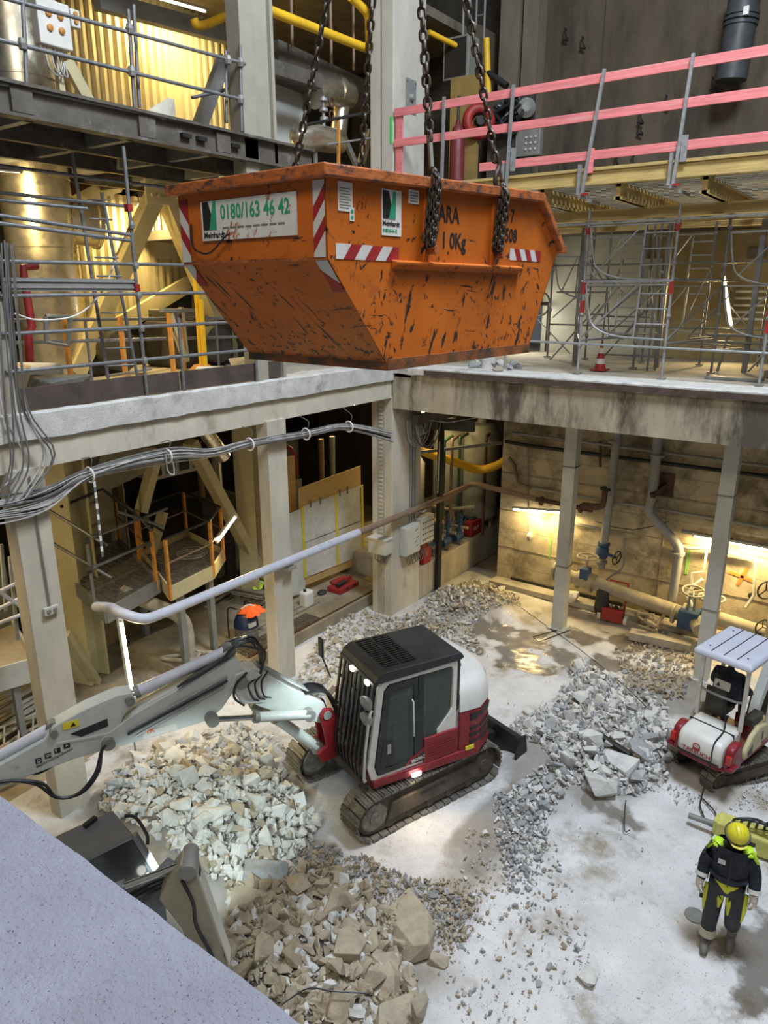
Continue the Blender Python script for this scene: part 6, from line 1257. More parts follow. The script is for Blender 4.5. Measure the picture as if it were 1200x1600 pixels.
# aluminium clad duct rising through the floors
dk = thing('clad_duct', 'tall aluminium-clad vertical duct at the left picture edge', 'duct', (-4.2,-5.81,6.55))
dc_ = V((-4.2,-5.57,7.86)); dz = [6.17, 6.9, 8.6, 9.8, 11.4, 13.2]
for i in range(5): MB().lathe([(.62, dz[i]), (.62, dz[i + 1] - .02), (.635, dz[i + 1] - .02), (.635, dz[i + 1])], (dc_.x, dc_.y, 0), n=28).build('cladding', ALU, dk, smooth=40)
MB().lathe([(.42, 0), (.42, .5), (.46, .52), (.46, .6)], (dc_.x + .1, dc_.y + .5, 9.1), (.3, 1, -.1), 20).build('side_branch', ALU, dk, smooth=40)
# corrugated cladding: each rib a strip
def corrugated(name, lb, x, y0, y1, z0, z1, pitch=.19, slope=0., z0fn=None):
    t = struct(MB().box((x - .04, y0, z0), (x - .02, y1, z1)).build(name, CORR), lb); n = int((y1 - y0) / pitch)
    b = MB().prism([(0, -.0), (.075, .2 * pitch), (.075, .55 * pitch), (0, .75 * pitch)], 'z', 0, 1); me = b.mesh('rib', CORR)
    for i in range(n):
        y = y0 + i * pitch; za = z0fn(y) if z0fn else z0
        inst('rib', me, MX.Translation((x - .02, y, za)) @ MX.Diagonal((1, 1, z1 - za, 1)), t)
    return t
corrugated('wall_cladding', 'cream corrugated cladding behind the left scaffold', -5.4, -5.2, 1.2, 7.0, 9.85, .2, z0fn=lambda y: 7.0 + max(0, (y + 2.2)) * .22)
corrugated('wall_cladding', 'corrugated cladding of the top left gallery', -5.2, -6.0, 2.5, 10.22, 13.9, .2)
# sloping chute below the cladding
ch = thing('conveyor_chute', 'cream sloping chute in front of the corrugated cladding', 'chute', (-5, -3, 6.3))
MB().bar((-4.9,-4.2,6.81), (-4.9,-1.45,8.02), .12, .35).build('chute_edge', TANP, ch); MB().bar((-4.9,-1.45,8.02), (-4.9,-1.28,7.7), .12, .3).build('chute_end', TANP, ch)
MB().hull([(-5,-4.08,6.59), (-5,-1.39,7.8), (-5,-1.59,5.74), (-5,-4.09,5.97), tuple(V((-5,-4.08,6.59)) + V((-.4, 0, 0))), tuple(V((-5,-1.59,5.74)) + V((-.4, 0, 0)))]).build('underside', DARK, ch)
bx('hatch', (-5.36,-2.13,9.08), tuple(V((-5.36,-1.56,8.54)) + V((.04, 0, 0))), CORR, ch)
# A-frame
af = thing('a_frame', 'cream steel A-frame with bolted top plate', 'frame', (-3.6,-3.52,6.14))
apx = V((-3.6,-3.12,9.94))
for u in ((-3.6,-5.58,6.26), (-3.6,-1.04,5.47)): MB().bar(apx, u, .32, .2, (1, 0, 0)).build('leg', TANP, af); MB().bar(V(apx) + V((-.2, 0, 0)), V(u) + V((-.2, 0, 0)), .12, .35, (1, 0, 0)).build('leg_web', TANP, af)
MB().box((apx.x + .1, apx.y - .55, apx.z - .45), (apx.x + .14, apx.y + .55, apx.z + .25)).build('top_plate', TANP, af, bev=.02); MB().box((apx.x - .2, apx.y - .4, apx.z), (apx.x + .1, apx.y + .4, 9.85)).build('head', TANP, af)
for y in (-.4, -.25, .25, .4):
    for z in (-.1, -.28): MB().tube((apx.x + .14, apx.y + y, apx.z + z), (apx.x + .18, apx.y + y, apx.z + z), .035, 6).build('bolt', TANP, af)
tag(MB().hull([(-5.2,-4.45,9.56), (-5.2,-2.75,10.4), (-5.2,-2.97,9.88), (-5.2,-4.33,9.45), tuple(V((-5.2,-3.54,10.33)) + V((-.6, 0, 0))), tuple(V((-5.2,-4.36,9.75)) + V((-.6, 0, 0)))]).build('duct_hood', TANP), 'cream pyramid duct hood above the corrugated cladding', 'hood')
# guard rails on the left slab edge, in the plane of the beam
lg = thing('scaffold', 'tube scaffold guard along the left slab edge', 'scaffold', (0, -6.5, 6.2))
def yz(a, b): return rod('tube', a, b, .026, TUBE, lg)
yz((.0, -8.75, 6.79), (.0, -3.9, 6.81)); yz((.0, -8.75, 7.27), (.0, -4.3, 7.3)); yz((.0, -8.75, 7.74), (.0, -5.0, 7.78)); yz((0, -8.8, 8.16), (0, -4.9, 8.20)); yz((.0, -8.8, 8.72), (.0, -6.6, 8.58)); yz((0.05, -8.8, 8.62), (.05, -6.7, 8.5))
yz((-.9, -8.8, 9.08), (-.6, -6.2, 9.04)); yz((-.9, -8.8, 9.42), (-.7, -3.6, 9.40)); yz((-.9, -8.8, 8.98), (-.6, -6.9, 8.95))
for a, b in (((0, -6.62, 6.2), (0, -6.62, 9.75)), ((0, -8.62, 6.25), (0, -8.62, 9.2)), ((-.75, -6.75, 6.2), (-.75, -6.95, 9.7)), ((-.6, -6.3, 6.2), (-.65, -6.6, 9.2)), ((0, -5.9, 6.2), (0, -5.9, 7.4)), ((0, -4.25, 6.2), (0, -4.25, 7.4)), ((-.7, -8.3, 6.2), (-.7, -8.3, 9.5))):
    yz(a, b)
for z in (6.79, 7.27, 7.74, 8.16, 8.72): MB().lathe([(.04, -.05), (.05, 0), (.04, .05)], (.02, -6.62, z), n=8).build('coupler', STEELG, lg)
for z in (8.9, 7.8): MB().box((-.06, -6.66, z), (.03, -6.58, z + .1)).build('red_sleeve', REDP, lg)
for i in range(12): rod('ladder_rung', (-.75, -6.75 - .004 * i, 6.4 + .27 * i), (-.6, -6.32 - .02 * i, 6.4 + .27 * i), .014, TUBE, lg)
dkp = thing('deck_plank', 'grey aluminium scaffold deck plank on the left scaffold', 'scaffold plank', (-.2, -7.6, 7.8)); bx('deck', (-.35, -8.7, 7.80), (-.02, -6.62, 7.97), STEELG, dkp); 
for z in (7.84, 7.92): bx('rib', (-.02, -8.7, z), (-.0, -6.62, z + .02), GALV, dkp)
for y0, y1, lb in ((-8.6, -5.95, 'left'), (-5.9, -4.3, 'middle'), (-4.28, -3.6, 'right')): tag(bx('toe_board', (-.08, y0, 6.26), (-.03, y1, 6.56), mat('toe_brown', (.07, .05, .04), .8, v=.35, b=.15, d=.3)), lb + ' brown toe board along the left slab edge', 'toe board', 'brown toe boards')
# clutter behind the guard
for lb, pts, r_, m in (('red vertical pipe with elbow behind the left scaffold', [(-1.5,-7.27,8.17), (-1.5,-7.49,8.14), (-1.5,-7.5,7.94), (-1.5,-7.48,7.28), (-1.5,-7.55,7.19), (-1.5,-7.59,6.76)], .06, REDP), ('dark looped handrail at the foot of the aluminium duct', [(-1.6,-7.18,7.42), (-1.6,-7.23,7.03), (-1.6,-6.88,6.96), (-1.6,-6.76,7.41), (-1.6,-7.18,7.42)], .04, STEELG), ('pale rope hanging across the left scaffold', [(-0.1,-6.87,8.22), (-0.1,-7.14,7.8), (-0.1,-7.58,7.48), (-0.1,-8.15,7.43), (-0.1,-8.47,7.52)], .012, WHITE)):
    tag(pipe('pipe', curve(pts, 5) if 'rope' in lb else pts, r_, m, n=8), lb, 'rope' if 'rope' in lb else 'pipe')
for i, (u, v, z) in enumerate(((308,425,0), (100,500,0), (187,498,0), (265,490,0), (282,512,0), (312,470,0))):
    p = V((0, 0, 0)); a = V({0: (-1.6,-4.14,8.22), 1: (-1.8,-6.76,7.38), 2: (-2,-5.57,7.37), 3: (-2,-4.5,7.4), 4: (-2.2,-4.08,7.12), 5: (-1.5,-4.14,7.65)}[i])
    t = thing('orange_post', 'orange steel post behind the left guard rail, ' + ('tallest with shovel foot', 'beside the looped handrail', 'behind the ladder', 'left of the white trestle', 'under the white trestle', 'right of the trestle')[i], 'post', (a.x, a.y, 6.17), 'orange posts on the left slab')
    blk('post', (a.x, a.y, 6.17), a, .08, .06, YEL if i in (0, 5) else ORNP, t); bx('foot', (a.x - .12, a.y - .12, 6.17), (a.x + .12, a.y + .12, 6.2), STEELG, t)
    if i == 0: MB().hexa([(a.x - .3, a.y - .3, 6.17), (a.x + .3, a.y - .3, 6.17), (a.x + .3, a.y + .4, 6.17), (a.x - .3, a.y + .4, 6.17), (a.x - .1, a.y - .1, 6.45), (a.x + .1, a.y - .1, 6.45), (a.x + .1, a.y + .1, 6.45), (a.x - .1, a.y + .1, 6.45)]).build('shovel_foot', ORNP, t)
tr = thing('trestle', 'cream trestle with black brace on the left slab', 'trestle', (-2.2,-4.26,6.54))
MB().bar((-2.2,-4.51,7.45), (-2.2,-3.77,7.44), .15, .06).build('top_bar', STEELG, tr); MB().bar((-2.2,-4.32,7.39), (-2.2,-4.03,6.46), .12, .08).build('leg', TANP, tr); MB().bar((-2.2,-4.05,7.36), (-2.2,-4.42,6.94), .05, .05).build('brace', BLACK, tr); MB().bar((-2.2,-4.04,7.5), (-2.2,-4,6.46), .1, .06).build('leg', TANP, tr)
for i, (lb, y, x) in enumerate((('lower thin tube rail on the far side of the left slab', -4.6, -2.4), ('upper thin tube rail on the far side of the left slab', -4.4, -2.4))): tag(rod('rail_tube', (x, -7.4, 7.0 + .35 * i), (x, -2.2, 6.85 + .4 * i), .03, TUBE), lb, 'rail') if i else tag(MB().tube((x, -7.4, 7.0), (x, -2.2, 6.85), .03, 8).tube((x, -6, 6.17), (x, -6, 7.3), .025, 8).tube((x, -3, 6.17), (x, -3, 7.25), .025, 8).build('rail_tube', TUBE, smooth=50), lb, 'rail')
def lump(name, m, c, r_, sc, seed):
    rl = random.Random(seed); return MB().hull([tuple(V(c) + V((rl.gauss(0, 1) * sc[0], rl.gauss(0, 1) * sc[1], abs(rl.gauss(0, 1)) * sc[2])).normalized() * 0 + V((rl.uniform(-1, 1) * sc[0], rl.uniform(-1, 1) * sc[1], rl.random() * sc[2]))) for _ in range(24)]).build(name, m, bev=.03)
sk_c = V((-1,-3.52,6.63)); tag(lump('rubble_sack', mat('sack_cloth', (.62, .58, .47), .85, v=.2, b=.4, bs=10), (sk_c.x, sk_c.y, 6.18), 1, (.35, .4, .45), 3), 'pale lumpy sack on the left slab below the skip', 'sack'); tag(lump('rubble_sack', MATS['sack_cloth'], (sk_c.x - .4, sk_c.y - .5, 6.18), 1, (.3, .4, .25), 4), 'flat pale sack beside the lumpy one', 'sack')
b0 = V((-1.2,-7.37,6.76)); tag(lump('tarpaulin', mat('tarpaulin', (.14, .14, .12), .6, v=.3, b=.3, bs=9), (b0.x, b0.y, 6.18), 1, (.4, .5, .4), 5), 'dark crumpled tarpaulin at the foot of the aluminium duct', 'tarpaulin'); tag(lump('sack', MATS['sack_cloth'], (b0.x - .5, b0.y, 6.18), 1, (.4, .4, .55), 8), 'dusty sack behind the dark tarpaulin', 'sack')
for i in range(8): q = V((-0.9,-6.69,6.63)); tag(MB().bar((q.x + rc.uniform(-.3, .2), q.y + rc.uniform(-.6, .2), 6.2 + .04 * i), (q.x + rc.uniform(-.4, .3), q.y + rc.uniform(.3, 1.2), 6.22 + .05 * i), .1, .03).build('scrap_board', WOOD if i % 2 else PLYM), 'scrap timber in the heap behind the left toe board', 'timber', 'scrap timber heap')
for i, (lb, a, s_) in enumerate((('dark motor block behind the A-frame', (-4.6, -3.2, 6.17), (1.2, 1.6, 1.0)), ('dark gearbox right of the A-frame', (-3.8, -1.4, 6.17), (.9, 1.1, .9)), ('dark machine base below the chute', (-4.4, -5.2, 6.17), (.8, .9, .7)))):
    t = thing('machine_block', lb, 'machine', a); bx('body', a, tuple(V(a) + V(s_)), DARK, t, bev=.08); MB().lathe([(.35, 0), (.4, .1), (.4, .4), (.2, .5)], (a[0] + s_[0], a[1] + s_[1] / 2, a[2] + .5), (1, 0, 0), 18).build('motor', DARK, t, smooth=40); bx('guard', (a[0] + .1, a[1] + .1, a[2] + s_[2]), (a[0] + s_[0] * .7, a[1] + s_[1] * .6, a[2] + s_[2] + .25), STEELG, t, bev=.03)
# top gallery guard rails
tgd = thing('guard_rail', 'tube guard rail of the top left gallery', 'guard rail', (0, -6, 10.3))
for a, b in (((0,-8.3,11.14), (0,-4.17,11.3)), ((0,-8.37,10.68), (0,-4.3,10.77)), ((0.02,-8.38,10.2), (0.02,-5.57,10.24)), ((0,-7.85,11.33), (0,-7.95,10.23)), ((0,-6.33,11.49), (0,-6.37,10.25)), ((-0.15,-6.12,11.63), (-0.15,-6.17,10.34)), ((-0.1,-4.47,11.43), (-0.1,-4.54,10.4)), ((0,-4.25,11.55), (0,-4.31,10.3)), ((-0.6,-4.79,10.78), (-0.6,-3.56,11.2))): rod('tube', a, b, .026, TUBE if a[2] < 12 or 1 else TUBE, tgd)
for u in ((0.02,-7.95,10.7), (0.02,-6.35,11.25), (0.02,-6.38,10.73), (0.02,-4.55,11.27), (0.02,-4.28,11.29), (0.02,-4.32,10.76)): MB().lathe([(.045, -.06), (.06, 0), (.045, .06)], u, n=8).build('coupler', STEELG, tgd)
cbx = thing('control_box', 'cream control box with four red push buttons on the top gallery', 'control box', (-2.4,-5.94,11.56)); q0, q1 = V((-2.4,-6.2,11.53)), V((-2.4,-5.64,12.18))
bx('housing', (q0.x - .2, q0.y, q0.z), (q0.x, q1.y, q1.z), WHITE, cbx, bev=.02); ym = (q0.y + q1.y) / 2; zm = (q0.z + q1.z) / 2
for y in (-.1, .1):
    for z in (-.08, .12): MB().lathe([(.05, 0), (.05, .03), (.035, .04)], (q0.x, ym + y, zm + z), (1, 0, 0), 12).build('button', ORNP, cbx, smooth=40)
for i in range(7): rod('cable_gland', (q0.x - .1, q0.y + .05 + .06 * i, q0.z - .1), (q0.x - .1, q0.y + .05 + .06 * i, q0.z), .02, WHITE, cbx)
for i in range(3): pipe('cable', curve([(q0.x - .1, q0.y + .12 + .1 * i, q0.z - .1), (q0.x - .08, q0.y + .15 + .1 * i, q0.z - .3), (q0.x - .1, q0.y + .3 + .08 * i, q0.z - .38), (q0.x - .12, q0.y + .45, q0.z - .15)], 4), .014, CABLE, cbx, n=5)
sb2 = thing('control_box', 'small cream box with two red buttons beside the four-button control box', 'control box', tuple(q1)); bx('arm', (q0.x - .22, q1.y - .12, q1.z - .2), (q0.x - .1, q1.y + .1, q1.z - .14), TANP, sb2); bx('housing', (q0.x - .15, q1.y + .03, q1.z - .28), (q0.x - .02, q1.y + .2, q1.z - .02), WHITE, sb2, bev=.015)
for z in (-.09, -.2): MB().lathe([(.035, 0), (.035, .03)], (q0.x - .02, q1.y + .11, q1.z + z), (1, 0, 0), 10).build('button', ORNP, sb2, smooth=40)
bx('stand', (q0.x - .3, q1.y - .2, 10.22), (q0.x - .2, q1.y - .1, q1.z + .6), TANP, cbx)
tag(MB().bar((-2.6,-5.66,11.43), (-2.6, -4.9, 10.2), .1, .2).build('brace', TANP), 'cream diagonal strut below the control box', 'brace'); tag(MB().bar((-2.2,-2.54,12.07), (-2.2, -3.6, 10.2), .15, .25).build('brace', STEELG), 'grey diagonal brace at the right of the top gallery', 'brace')
tag(MB().hull([(-1.8,-4.73,10.76), (-1.8,-4.3,11.03), (-1.8,-4.16,11.03), (-1.8,-4.14,10.8), tuple(V((-1.8,-4.48,10.81)) + V((-.5, 0, 0))), (-1.9, -5.3, 10.2), (-2.2, -4.7, 10.2), (-1.7, -4.6, 10.2)]).build('sack', MATS['sack_cloth']), 'pale heap of sacking on the top gallery', 'sack')
tag(pipe('yellow_hose', curve([(-1.2,-4.11,12.17), (-1.2,-4.05,12.08), (-1.2,-3.81,12.16), (-1.2,-3.4,12.37), (-1.2,-2.63,12.71)], 6), .07, YEL, n=12), 'yellow flexible hose hanging at the top beside the grey column', 'hose')
struct(MB().bar((-3.3,-4.48,12.74), (-3.3,-0.92,12.96), .2, .3).build('beam', STEELG), 'grey roof beam above the top gallery')
# ---------------------------------------------------------------- gloomy bay between the columns
yp = thing('yellow_pipe', 'yellow pipe with elbow crossing between the grey and the corner column', 'pipe', (-0.8,0.21,12.71))
pipe('run', [(-0.8,-2.75,12.57), (-0.8,-0.01,12.63), (-0.8,0.21,12.64)], .085, YEL, yp, n=12); pipe('riser', [(-0.8,0.21,12.64), (-0.8,0.26,12.77), (-0.8,0.24,13.18), (-0.8,0.15,13.3), (-0.8,-0.36,13.42)], .085, YEL, yp, n=12)
bay = struct(MB().bar((-1.6,-1.93,12.11), (-1.6,1.64,11.94), .5, .6).build('beam', BEAMD), 'grey box beam in the gloomy bay'); struct(MB().bar((-1,-2.49,11.76), (-1,-1.13,11.79), .15, .25).build('beam', BEAMD), 'short dark beam in the gloomy bay')
de = thing('insulated_duct', 'aluminium insulated duct elbow in the gloomy bay above the skip', 'duct', (-1.5,-0.14,11.18))
pipe('horizontal_run', [(-1.5,-0.75,11.7), (-1.5,-0.23,11.86), (-1.5,0.43,11.9)], .27, ALU, de, n=20); MB().lathe([(.3, 0), (.3, .12)], (-1.5,-0.01,11.91), (0, 1, -.05), 20).build('collar', ALU, de, smooth=40)
pipe('down_run', [(-1.55,0.29,11.88), (-1.55,0.09,11.03)], .18, ALU, de, n=16)
pipe('lower_vessel', [(-1.2,-1.75,10.73), (-1.2,-1.6,10.75), (-1.2,-1.13,10.82), (-1.2,-0.3,10.85)], [.1, .24, .26, .24], ALU, de, n=18)
for u in ((-1.2,-1.52,10.76), (-1.2,-1.09,10.8)): rod('support', u, (u[0], u[1], u[2] - 1.2), .05, STEELG, de)
vl = thing('valve_stack', 'small valve stack on the insulated duct', 'valve', (-1.1,-0.88,11.01)); pipe('stem', [(-1.1,-0.92,10.89), (-1.1,-0.92,11.59)], .035, STEELG, vl)
for v_ in ((-1.1,-0.92,11.53), (-1.1,-0.91,11.34), (-1.1,-0.89,11.18)): MB().lathe([(.09, -.03), (.09, .03)], v_, n=10).build('flange', GALV, vl, smooth=40)
for v_ in ((-1,-0.78,11.49), (-1,-0.78,11.25)): MB().torus(v_, (1, .2, 0), .09, .018, 14, 5).build('handwheel', RUST, vl, smooth=60)
for i, (lb, u) in enumerate((('left grey panel in the gloomy bay', (-1.8,-1.6,10.77)), ('right grey panel in the gloomy bay', (-1.8,-0.95,10.86)))): tag(bx('grey_panel', (u[0] - .1, u[1] - .35, u[2] - .2), (u[0], u[1] + .3, u[2] + 1.2 - .15 * i), POSTM), lb, 'panel')
for lb, a, b in (('left brown hanger rod in the gloomy bay', (-1.2,-1.68,13.09), (-1.2,-1.69,12.23)), ('middle brown hanger rod in the gloomy bay', (-1.2,-0.51,13.4), (-1.2,-0.51,12.27)), ('right brown hanger rod in the gloomy bay', (-1.2,0.24,13.6), (-1.2,0.24,12.31))): tag(rod('hanger_rod', a, b, .03, BROWNP), lb, 'rod', 'hanger rods')
hr = thing('handrail', 'thin dark handrail with orange post left of the corner column', 'handrail', (-0.6,-1.06,10.23))
rod('rail', (-0.6,-2,10.84), (-0.6,0.04,11.41), .03, BLACK, hr); rod('rail', (-0.6,-1.45,10.57), (-0.6,0.04,10.91), .02, STEELG, hr); blk('post', (-0.6,-1.08,10.16), (-0.6,-1.05,11.07), .05, .05, ORNP, hr)
tag(MB().bar((-1.3,0.04,10.93), (-1.3,0.45,10.45), .08, .12).build('brace', STEELG), 'left small brace behind the skip rim', 'brace'); tag(MB().bar((-1.3,0.93,11.26), (-1.3,0.54,10.46), .12, .15).build('brace', PIPEM), 'right small brace behind the skip rim', 'brace')
# floor of the bay and the wall behind, level with the skip rim
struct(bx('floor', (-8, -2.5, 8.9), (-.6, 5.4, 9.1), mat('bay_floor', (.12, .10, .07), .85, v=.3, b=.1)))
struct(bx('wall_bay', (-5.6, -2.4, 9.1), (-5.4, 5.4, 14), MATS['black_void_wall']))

# ================================================================ right side, upper floor
struct(bx('floor', (-.6, .4, 9.45), (.55, 1.5, 9.92), mat('whitish_ledge', (.50, .50, .48), .85, v=.2, b=.2, d=.5, dc=(.2, .18, .15), st=(1, 1, .4))), 'pale concrete ledge beside the corner column'); struct(bx('floor', (.5, .55, 9.62), (1.6, 1.5, 9.86), MATS['whitish_ledge']))
dk2 = thing('formwork_deck', 'timber formwork deck carrying the pink barrier', 'deck', (4, 2, 9.5))
bx('edge_beam', (.9, .02, 9.66), (9.5, .1, 9.88), WOODY, dk2); bx('edge_flange', (.9, -.02, 9.85), (9.5, .16, 9.90), WOODY, dk2); bx('edge_flange', (.9, -.02, 9.62), (9.5, .16, 9.67), WOODY, dk2)
for i in range(7): x = 1.9 + i * 1.45; MB().box((x - .04, .1, 9.36), (x + .04, 4.6, 9.62)).box((x - .08, .1, 9.57), (x + .08, 4.6, 9.62)).box((x - .08, .1, 9.36), (x + .08, 4.6, 9.41)).build('timber_girder', WOODY, dk2)
for i in range(22): y = .25 + i * .21; bx('deck_slat', (.7, y, 9.63), (9.5, y + .13, 9.66), WOOD, dk2)
for y in (1.6, 3.0, 4.4): MB().box((1.2, y, 9.16), (9.5, y + .1, 9.36)).build('lower_girder', WOODY, dk2)
# pink boards
def board(z, x0, x1, lb): tag(MB().box((x0, -.03, z - .075), (x1, .0, z + .075)).build('barrier_board', PINK, bev=.006), lb, 'board', 'pink barrier boards')
board(11.3, .04, 4.2, 'left piece of the top pink barrier board'); board(11.3, 4.2, 9.5, 'right piece of the top pink barrier board'); board(10.73, .04, 3.4, 'left piece of the middle pink barrier board'); board(10.73, 3.4, 9.5, 'right piece of the middle pink barrier board'); board(10.10, 2.06, 9.5, 'lowest pink barrier board')
tag(MB().box((.06, .0, 9.95), (.22, .04, 11.3)).build('barrier_post', PINK), 'short pink upright at the left end of the barrier', 'post')
for i, (xt, xb, zb) in enumerate(((1.26, 1.24, 9.75), (2.74, 2.68, 9.62), (4.44, 4.2, 9.46), (5.88, 5.78, 9.5), (7.6, 7.5, 9.5))):
    t = thing('barrier_post', 'galvanised barrier post with clamp, ' + ('first', 'second', 'third', 'fourth', 'fifth')[i] + ' from the corner column', 'post', (xb, -.08, zb), 'barrier posts')
    blk('tube', (xb, -.07, zb), (xt, -.07, 11.42), .05, .05, GALV, t)
    if i: bx('clamp', (xb - .06, -.09, zb - .05), (xb + .06, .05, zb + .02), STEELG, t); bx('socket', (xb - .10, -.10, zb), (xb - .05, -.02, zb + .5), GALV, t); bx('board_holder', (xb + .06, -.06, zb + .35), (xb + .16, -.04, zb + .75), GALV if i % 2 else PINK, t); bx('red_clip', (xb + .0, -.11, zb - .02), (xb + .12, -.08, zb + .02), REDP, t); blk('spigot', (xb + .1, 0, zb - .1), (xb + .1, .6, zb - .1), .05, .05, STEELG, t)
# dark items on the rear wall
for i in range(14):
    x, z = rc.uniform(1.3, 8), rc.uniform(10, 14); tag(pipe('wall_hook', curve([(x, 5.2, z), (x, 5.1, z + .02), (x + .05, 5.06, z - .15), (x + .1, 5.1, z - .25), (x - .05, 5.12, z - .2)], 4), .02, BLACK, n=5), 'dark rusty hook loop on the sooty rear wall', 'hook', 'wall hooks')
dt = thing('duct_tube', 'black ribbed duct hanging before the sooty rear wall', 'duct', (5.47,4.6,12.04)); d0, d1 = V((5.43,4.6,12.03)), V((5.52,4.6,13.81))
DKD = mat('dark_duct', (.06, .062, .066), .5, .2, v=.25, b=.05); MB().tube(d0, d1, .31, 20).build('pipe', DKD, dt, smooth=40)
m1 = d0.lerp(d1, .62); dd = (d1 - d0).normalized()
for k in (-.09, 0, .09): MB().tube(m1 + dd * (k - .03), m1 + dd * (k + .03), .345 - abs(k) * .1, 20).build('band', DKD, dt, smooth=40)
bx('label', (m1.x + .1, m1.y - .37, m1.z - .03), (m1.x + .2, m1.y - .3, m1.z + .12), PAPER, dt)
# machines behind the barrier at the left
rt = thing('gas_cylinder', 'dark red gas cylinder behind the left barrier boards', 'cylinder', (0.25,2.2,10.69)); rx, ry, _ = (0.25,2.2,10.69); MB().lathe([(.17, 9.46), (.17, 11.2), (.12, 11.35), (.05, 11.42), (.05, 11.5)], (rx, ry, 0), n=18).build('body', mat('dark_red', (.14, .02, .02), .5, v=.2, b=.03), rt, smooth=40); rod('neck', (rx, ry, 11.5), (rx, ry, 12.0), .03, MBLK, rt)
hrl = thing('hose_reel', 'red hose reel hanging behind the barrier', 'hose reel', (0.28,3,11.67)); rcx = V((0.34,3,11.6)); MB().torus(rcx, (1, -1, .0), .28, .12, 18, 8).build('reel', REDP, hrl, smooth=60); MB().lathe([(.1, -.15), (.1, .15)], rcx, (1, -1, 0), 12).build('hub', BLACK, hrl, smooth=40)
mb_ = thing('hose_rack', 'tangle of dark hoses behind the barrier by the pilaster', 'hoses', (0.63,3.8,11.56)); c0 = V((0.62,3.8,11.83))
for i in range(12): pipe('hose', curve([c0 + V((rc.uniform(-.5, .5), rc.uniform(-.2, .2), rc.uniform(-.4, .4))) for _ in range(5)], 5), .035, HOSE, mb_, n=6)
bx('rack', (c0.x - .6, c0.y + .25, 9.45), (c0.x + .6, c0.y + .35, c0.z + .5), DARK, mb_); MB().lathe([(.2, 0), (.22, .1), (.1, .2)], V((1.1,3.9,11.93)), (.5, -1, 0), 14).build('fan', STEELG, mb_, smooth=40)
sw = thing('switch_cabinet', 'grey switch cabinet with knobs below the hose tangle', 'electrical box', (1.06,4,11.19)); sx_, sy_, sz_ = (1.1,4,11.12); bx('body', (sx_ - .3, sy_, sz_ - .2), (sx_ + .35, sy_ + .2, sz_ + .45), STEELG, sw, bev=.02)
for r_ in range(3):
    for k in range(3): MB().lathe([(.03, 0), (.03, .02)], (sx_ + k * .12, sy_, sz_ - .05 + r_ * .13), (0, -1, 0), 8).build('knob', POSTM, sw)
mn = thing('monitor_box', 'dark boxed monitor hanging in the gloom behind the front chain', 'box', (-0.45,3.2,13.08)); mx_, my_, mz_ = (-0.45,3.2,13.08); bx('case', (mx_ - .35, my_, mz_ - .45), (mx_ + .35, my_ + .5, mz_ + .45), STEELG, mn, bev=.02); rod('hanger', (mx_, my_ + .3, mz_ + .45), (mx_, my_ + .3, 16), .03, STEELG, mn); bx('screen', (mx_ - .3, my_ - .01, mz_ - .4), (mx_ + .28, my_, mz_ + .4), BLACK, mn)
struct(bx('wall_bay', (-.6, 4.2, 9.2), (-.4, 5.4, 14), DARKW)); tag(bx('cabinet_panel', (-.45, 3.0, 9.45), (.3, 3.1, 12.6), mat('ochre_panel', (.25, .17, .05), .7, v=.2, b=.05)), 'dim ochre panel behind the front chains', 'panel')
for lb, a, b, m, r_ in (('dim yellow pipe slanting behind the front chains', (-0.77,2.5,13.49), (-0.29,3.6,13.25), YEL, .06), ('upright yellow stand behind the right front chain', (-0.09,4,13.6), (0.02,4,12.36), YEL, .08), ('dark slanted beam behind the right front chain', (-0.51,4,13.2), (0.52,4,12.5), BLACK, .08)): tag(rod('pipe', a, b, r_, m), lb, 'pipe')
ldr = thing('ladder', 'dark steel ladder in the gloom behind the front chains', 'ladder', (-0.39,4.4,13.61))
for u in ((-0.61,4.4,14.6), (-0.38,4.4,14.56)): rod('stile', (u[0], u[1], 12.2), (u[0], u[1], 14.6), .03, STEELG, ldr)
u, w_ = V((-0.61,4.4,14.6)), V((-0.38,4.4,14.56))
for i in range(8): rod('rung', (u.x, u.y, 12.3 + .28 * i), (w_.x, w_.y, 12.3 + .28 * i), .018, STEELG, ldr)
# ---------------------------------------------------------------- scaffold towers under the deck
def cf(par, x0, x1, y, z, h=1.0):   # one ladder frame: curved brace, tie, ladder rungs
    L = x1 - x0
    pipe('curved_brace', curve([(x0 + .04, y, z + h), (x0 + .12, y, z + h * .55), (x0 + .25, y, z + h * .22), (x0 + .7, y, z + .04), (x1 - .04, y, z)], 4), .020, GALV, par, n=8)
    rod('diagonal', (x0 + .28, y, z + h * .22), (x0 + L * .62, y, z + h * .98), .016, GALV, par); rod('ladder_stile', (x0 + L * .63, y, z + .02), (x0 + L * .66, y, z + h), .018, GALV, par)
    for k in range(3): rod('rung', (x0 + L * .64, y, z + .28 * (k + 1)), (x1, y, z + .28 * (k + 1)), .014, GALV, par)
    rod('ledger', (x0, y, z + h), (x1, y, z + h), .018, GALV, par)
def standards(par, xs, y, z0=6.2, z1=9.3, r_=.026, m=GALV):
    for x in xs:
        rod('standard', (x, y, z0), (x, y, z1), r_, m, par); bx('base_jack', (x - .07, y - .07, z0 - .02), (x + .07, y + .07, z0 + .01), STEELG, par)
        for z in (6.75, 7.35, 8.3, 9.0): MB().lathe([(.04, -.04), (.055, 0), (.04, .04)], (x, y, z), n=8).build('collar', STEELG, par)
s1 = thing('scaffold_tower', 'galvanised front scaffold tower with curved ladder frames under the deck', 'scaffold', (4.8, .9, 6.2))
XS = (4.0, 5.68, 7.38); standards(s1, XS, .9)
cf(s1, 4.0, 5.68, .9, 8.0); cf(s1, 4.0, 5.68, .9, 6.92)
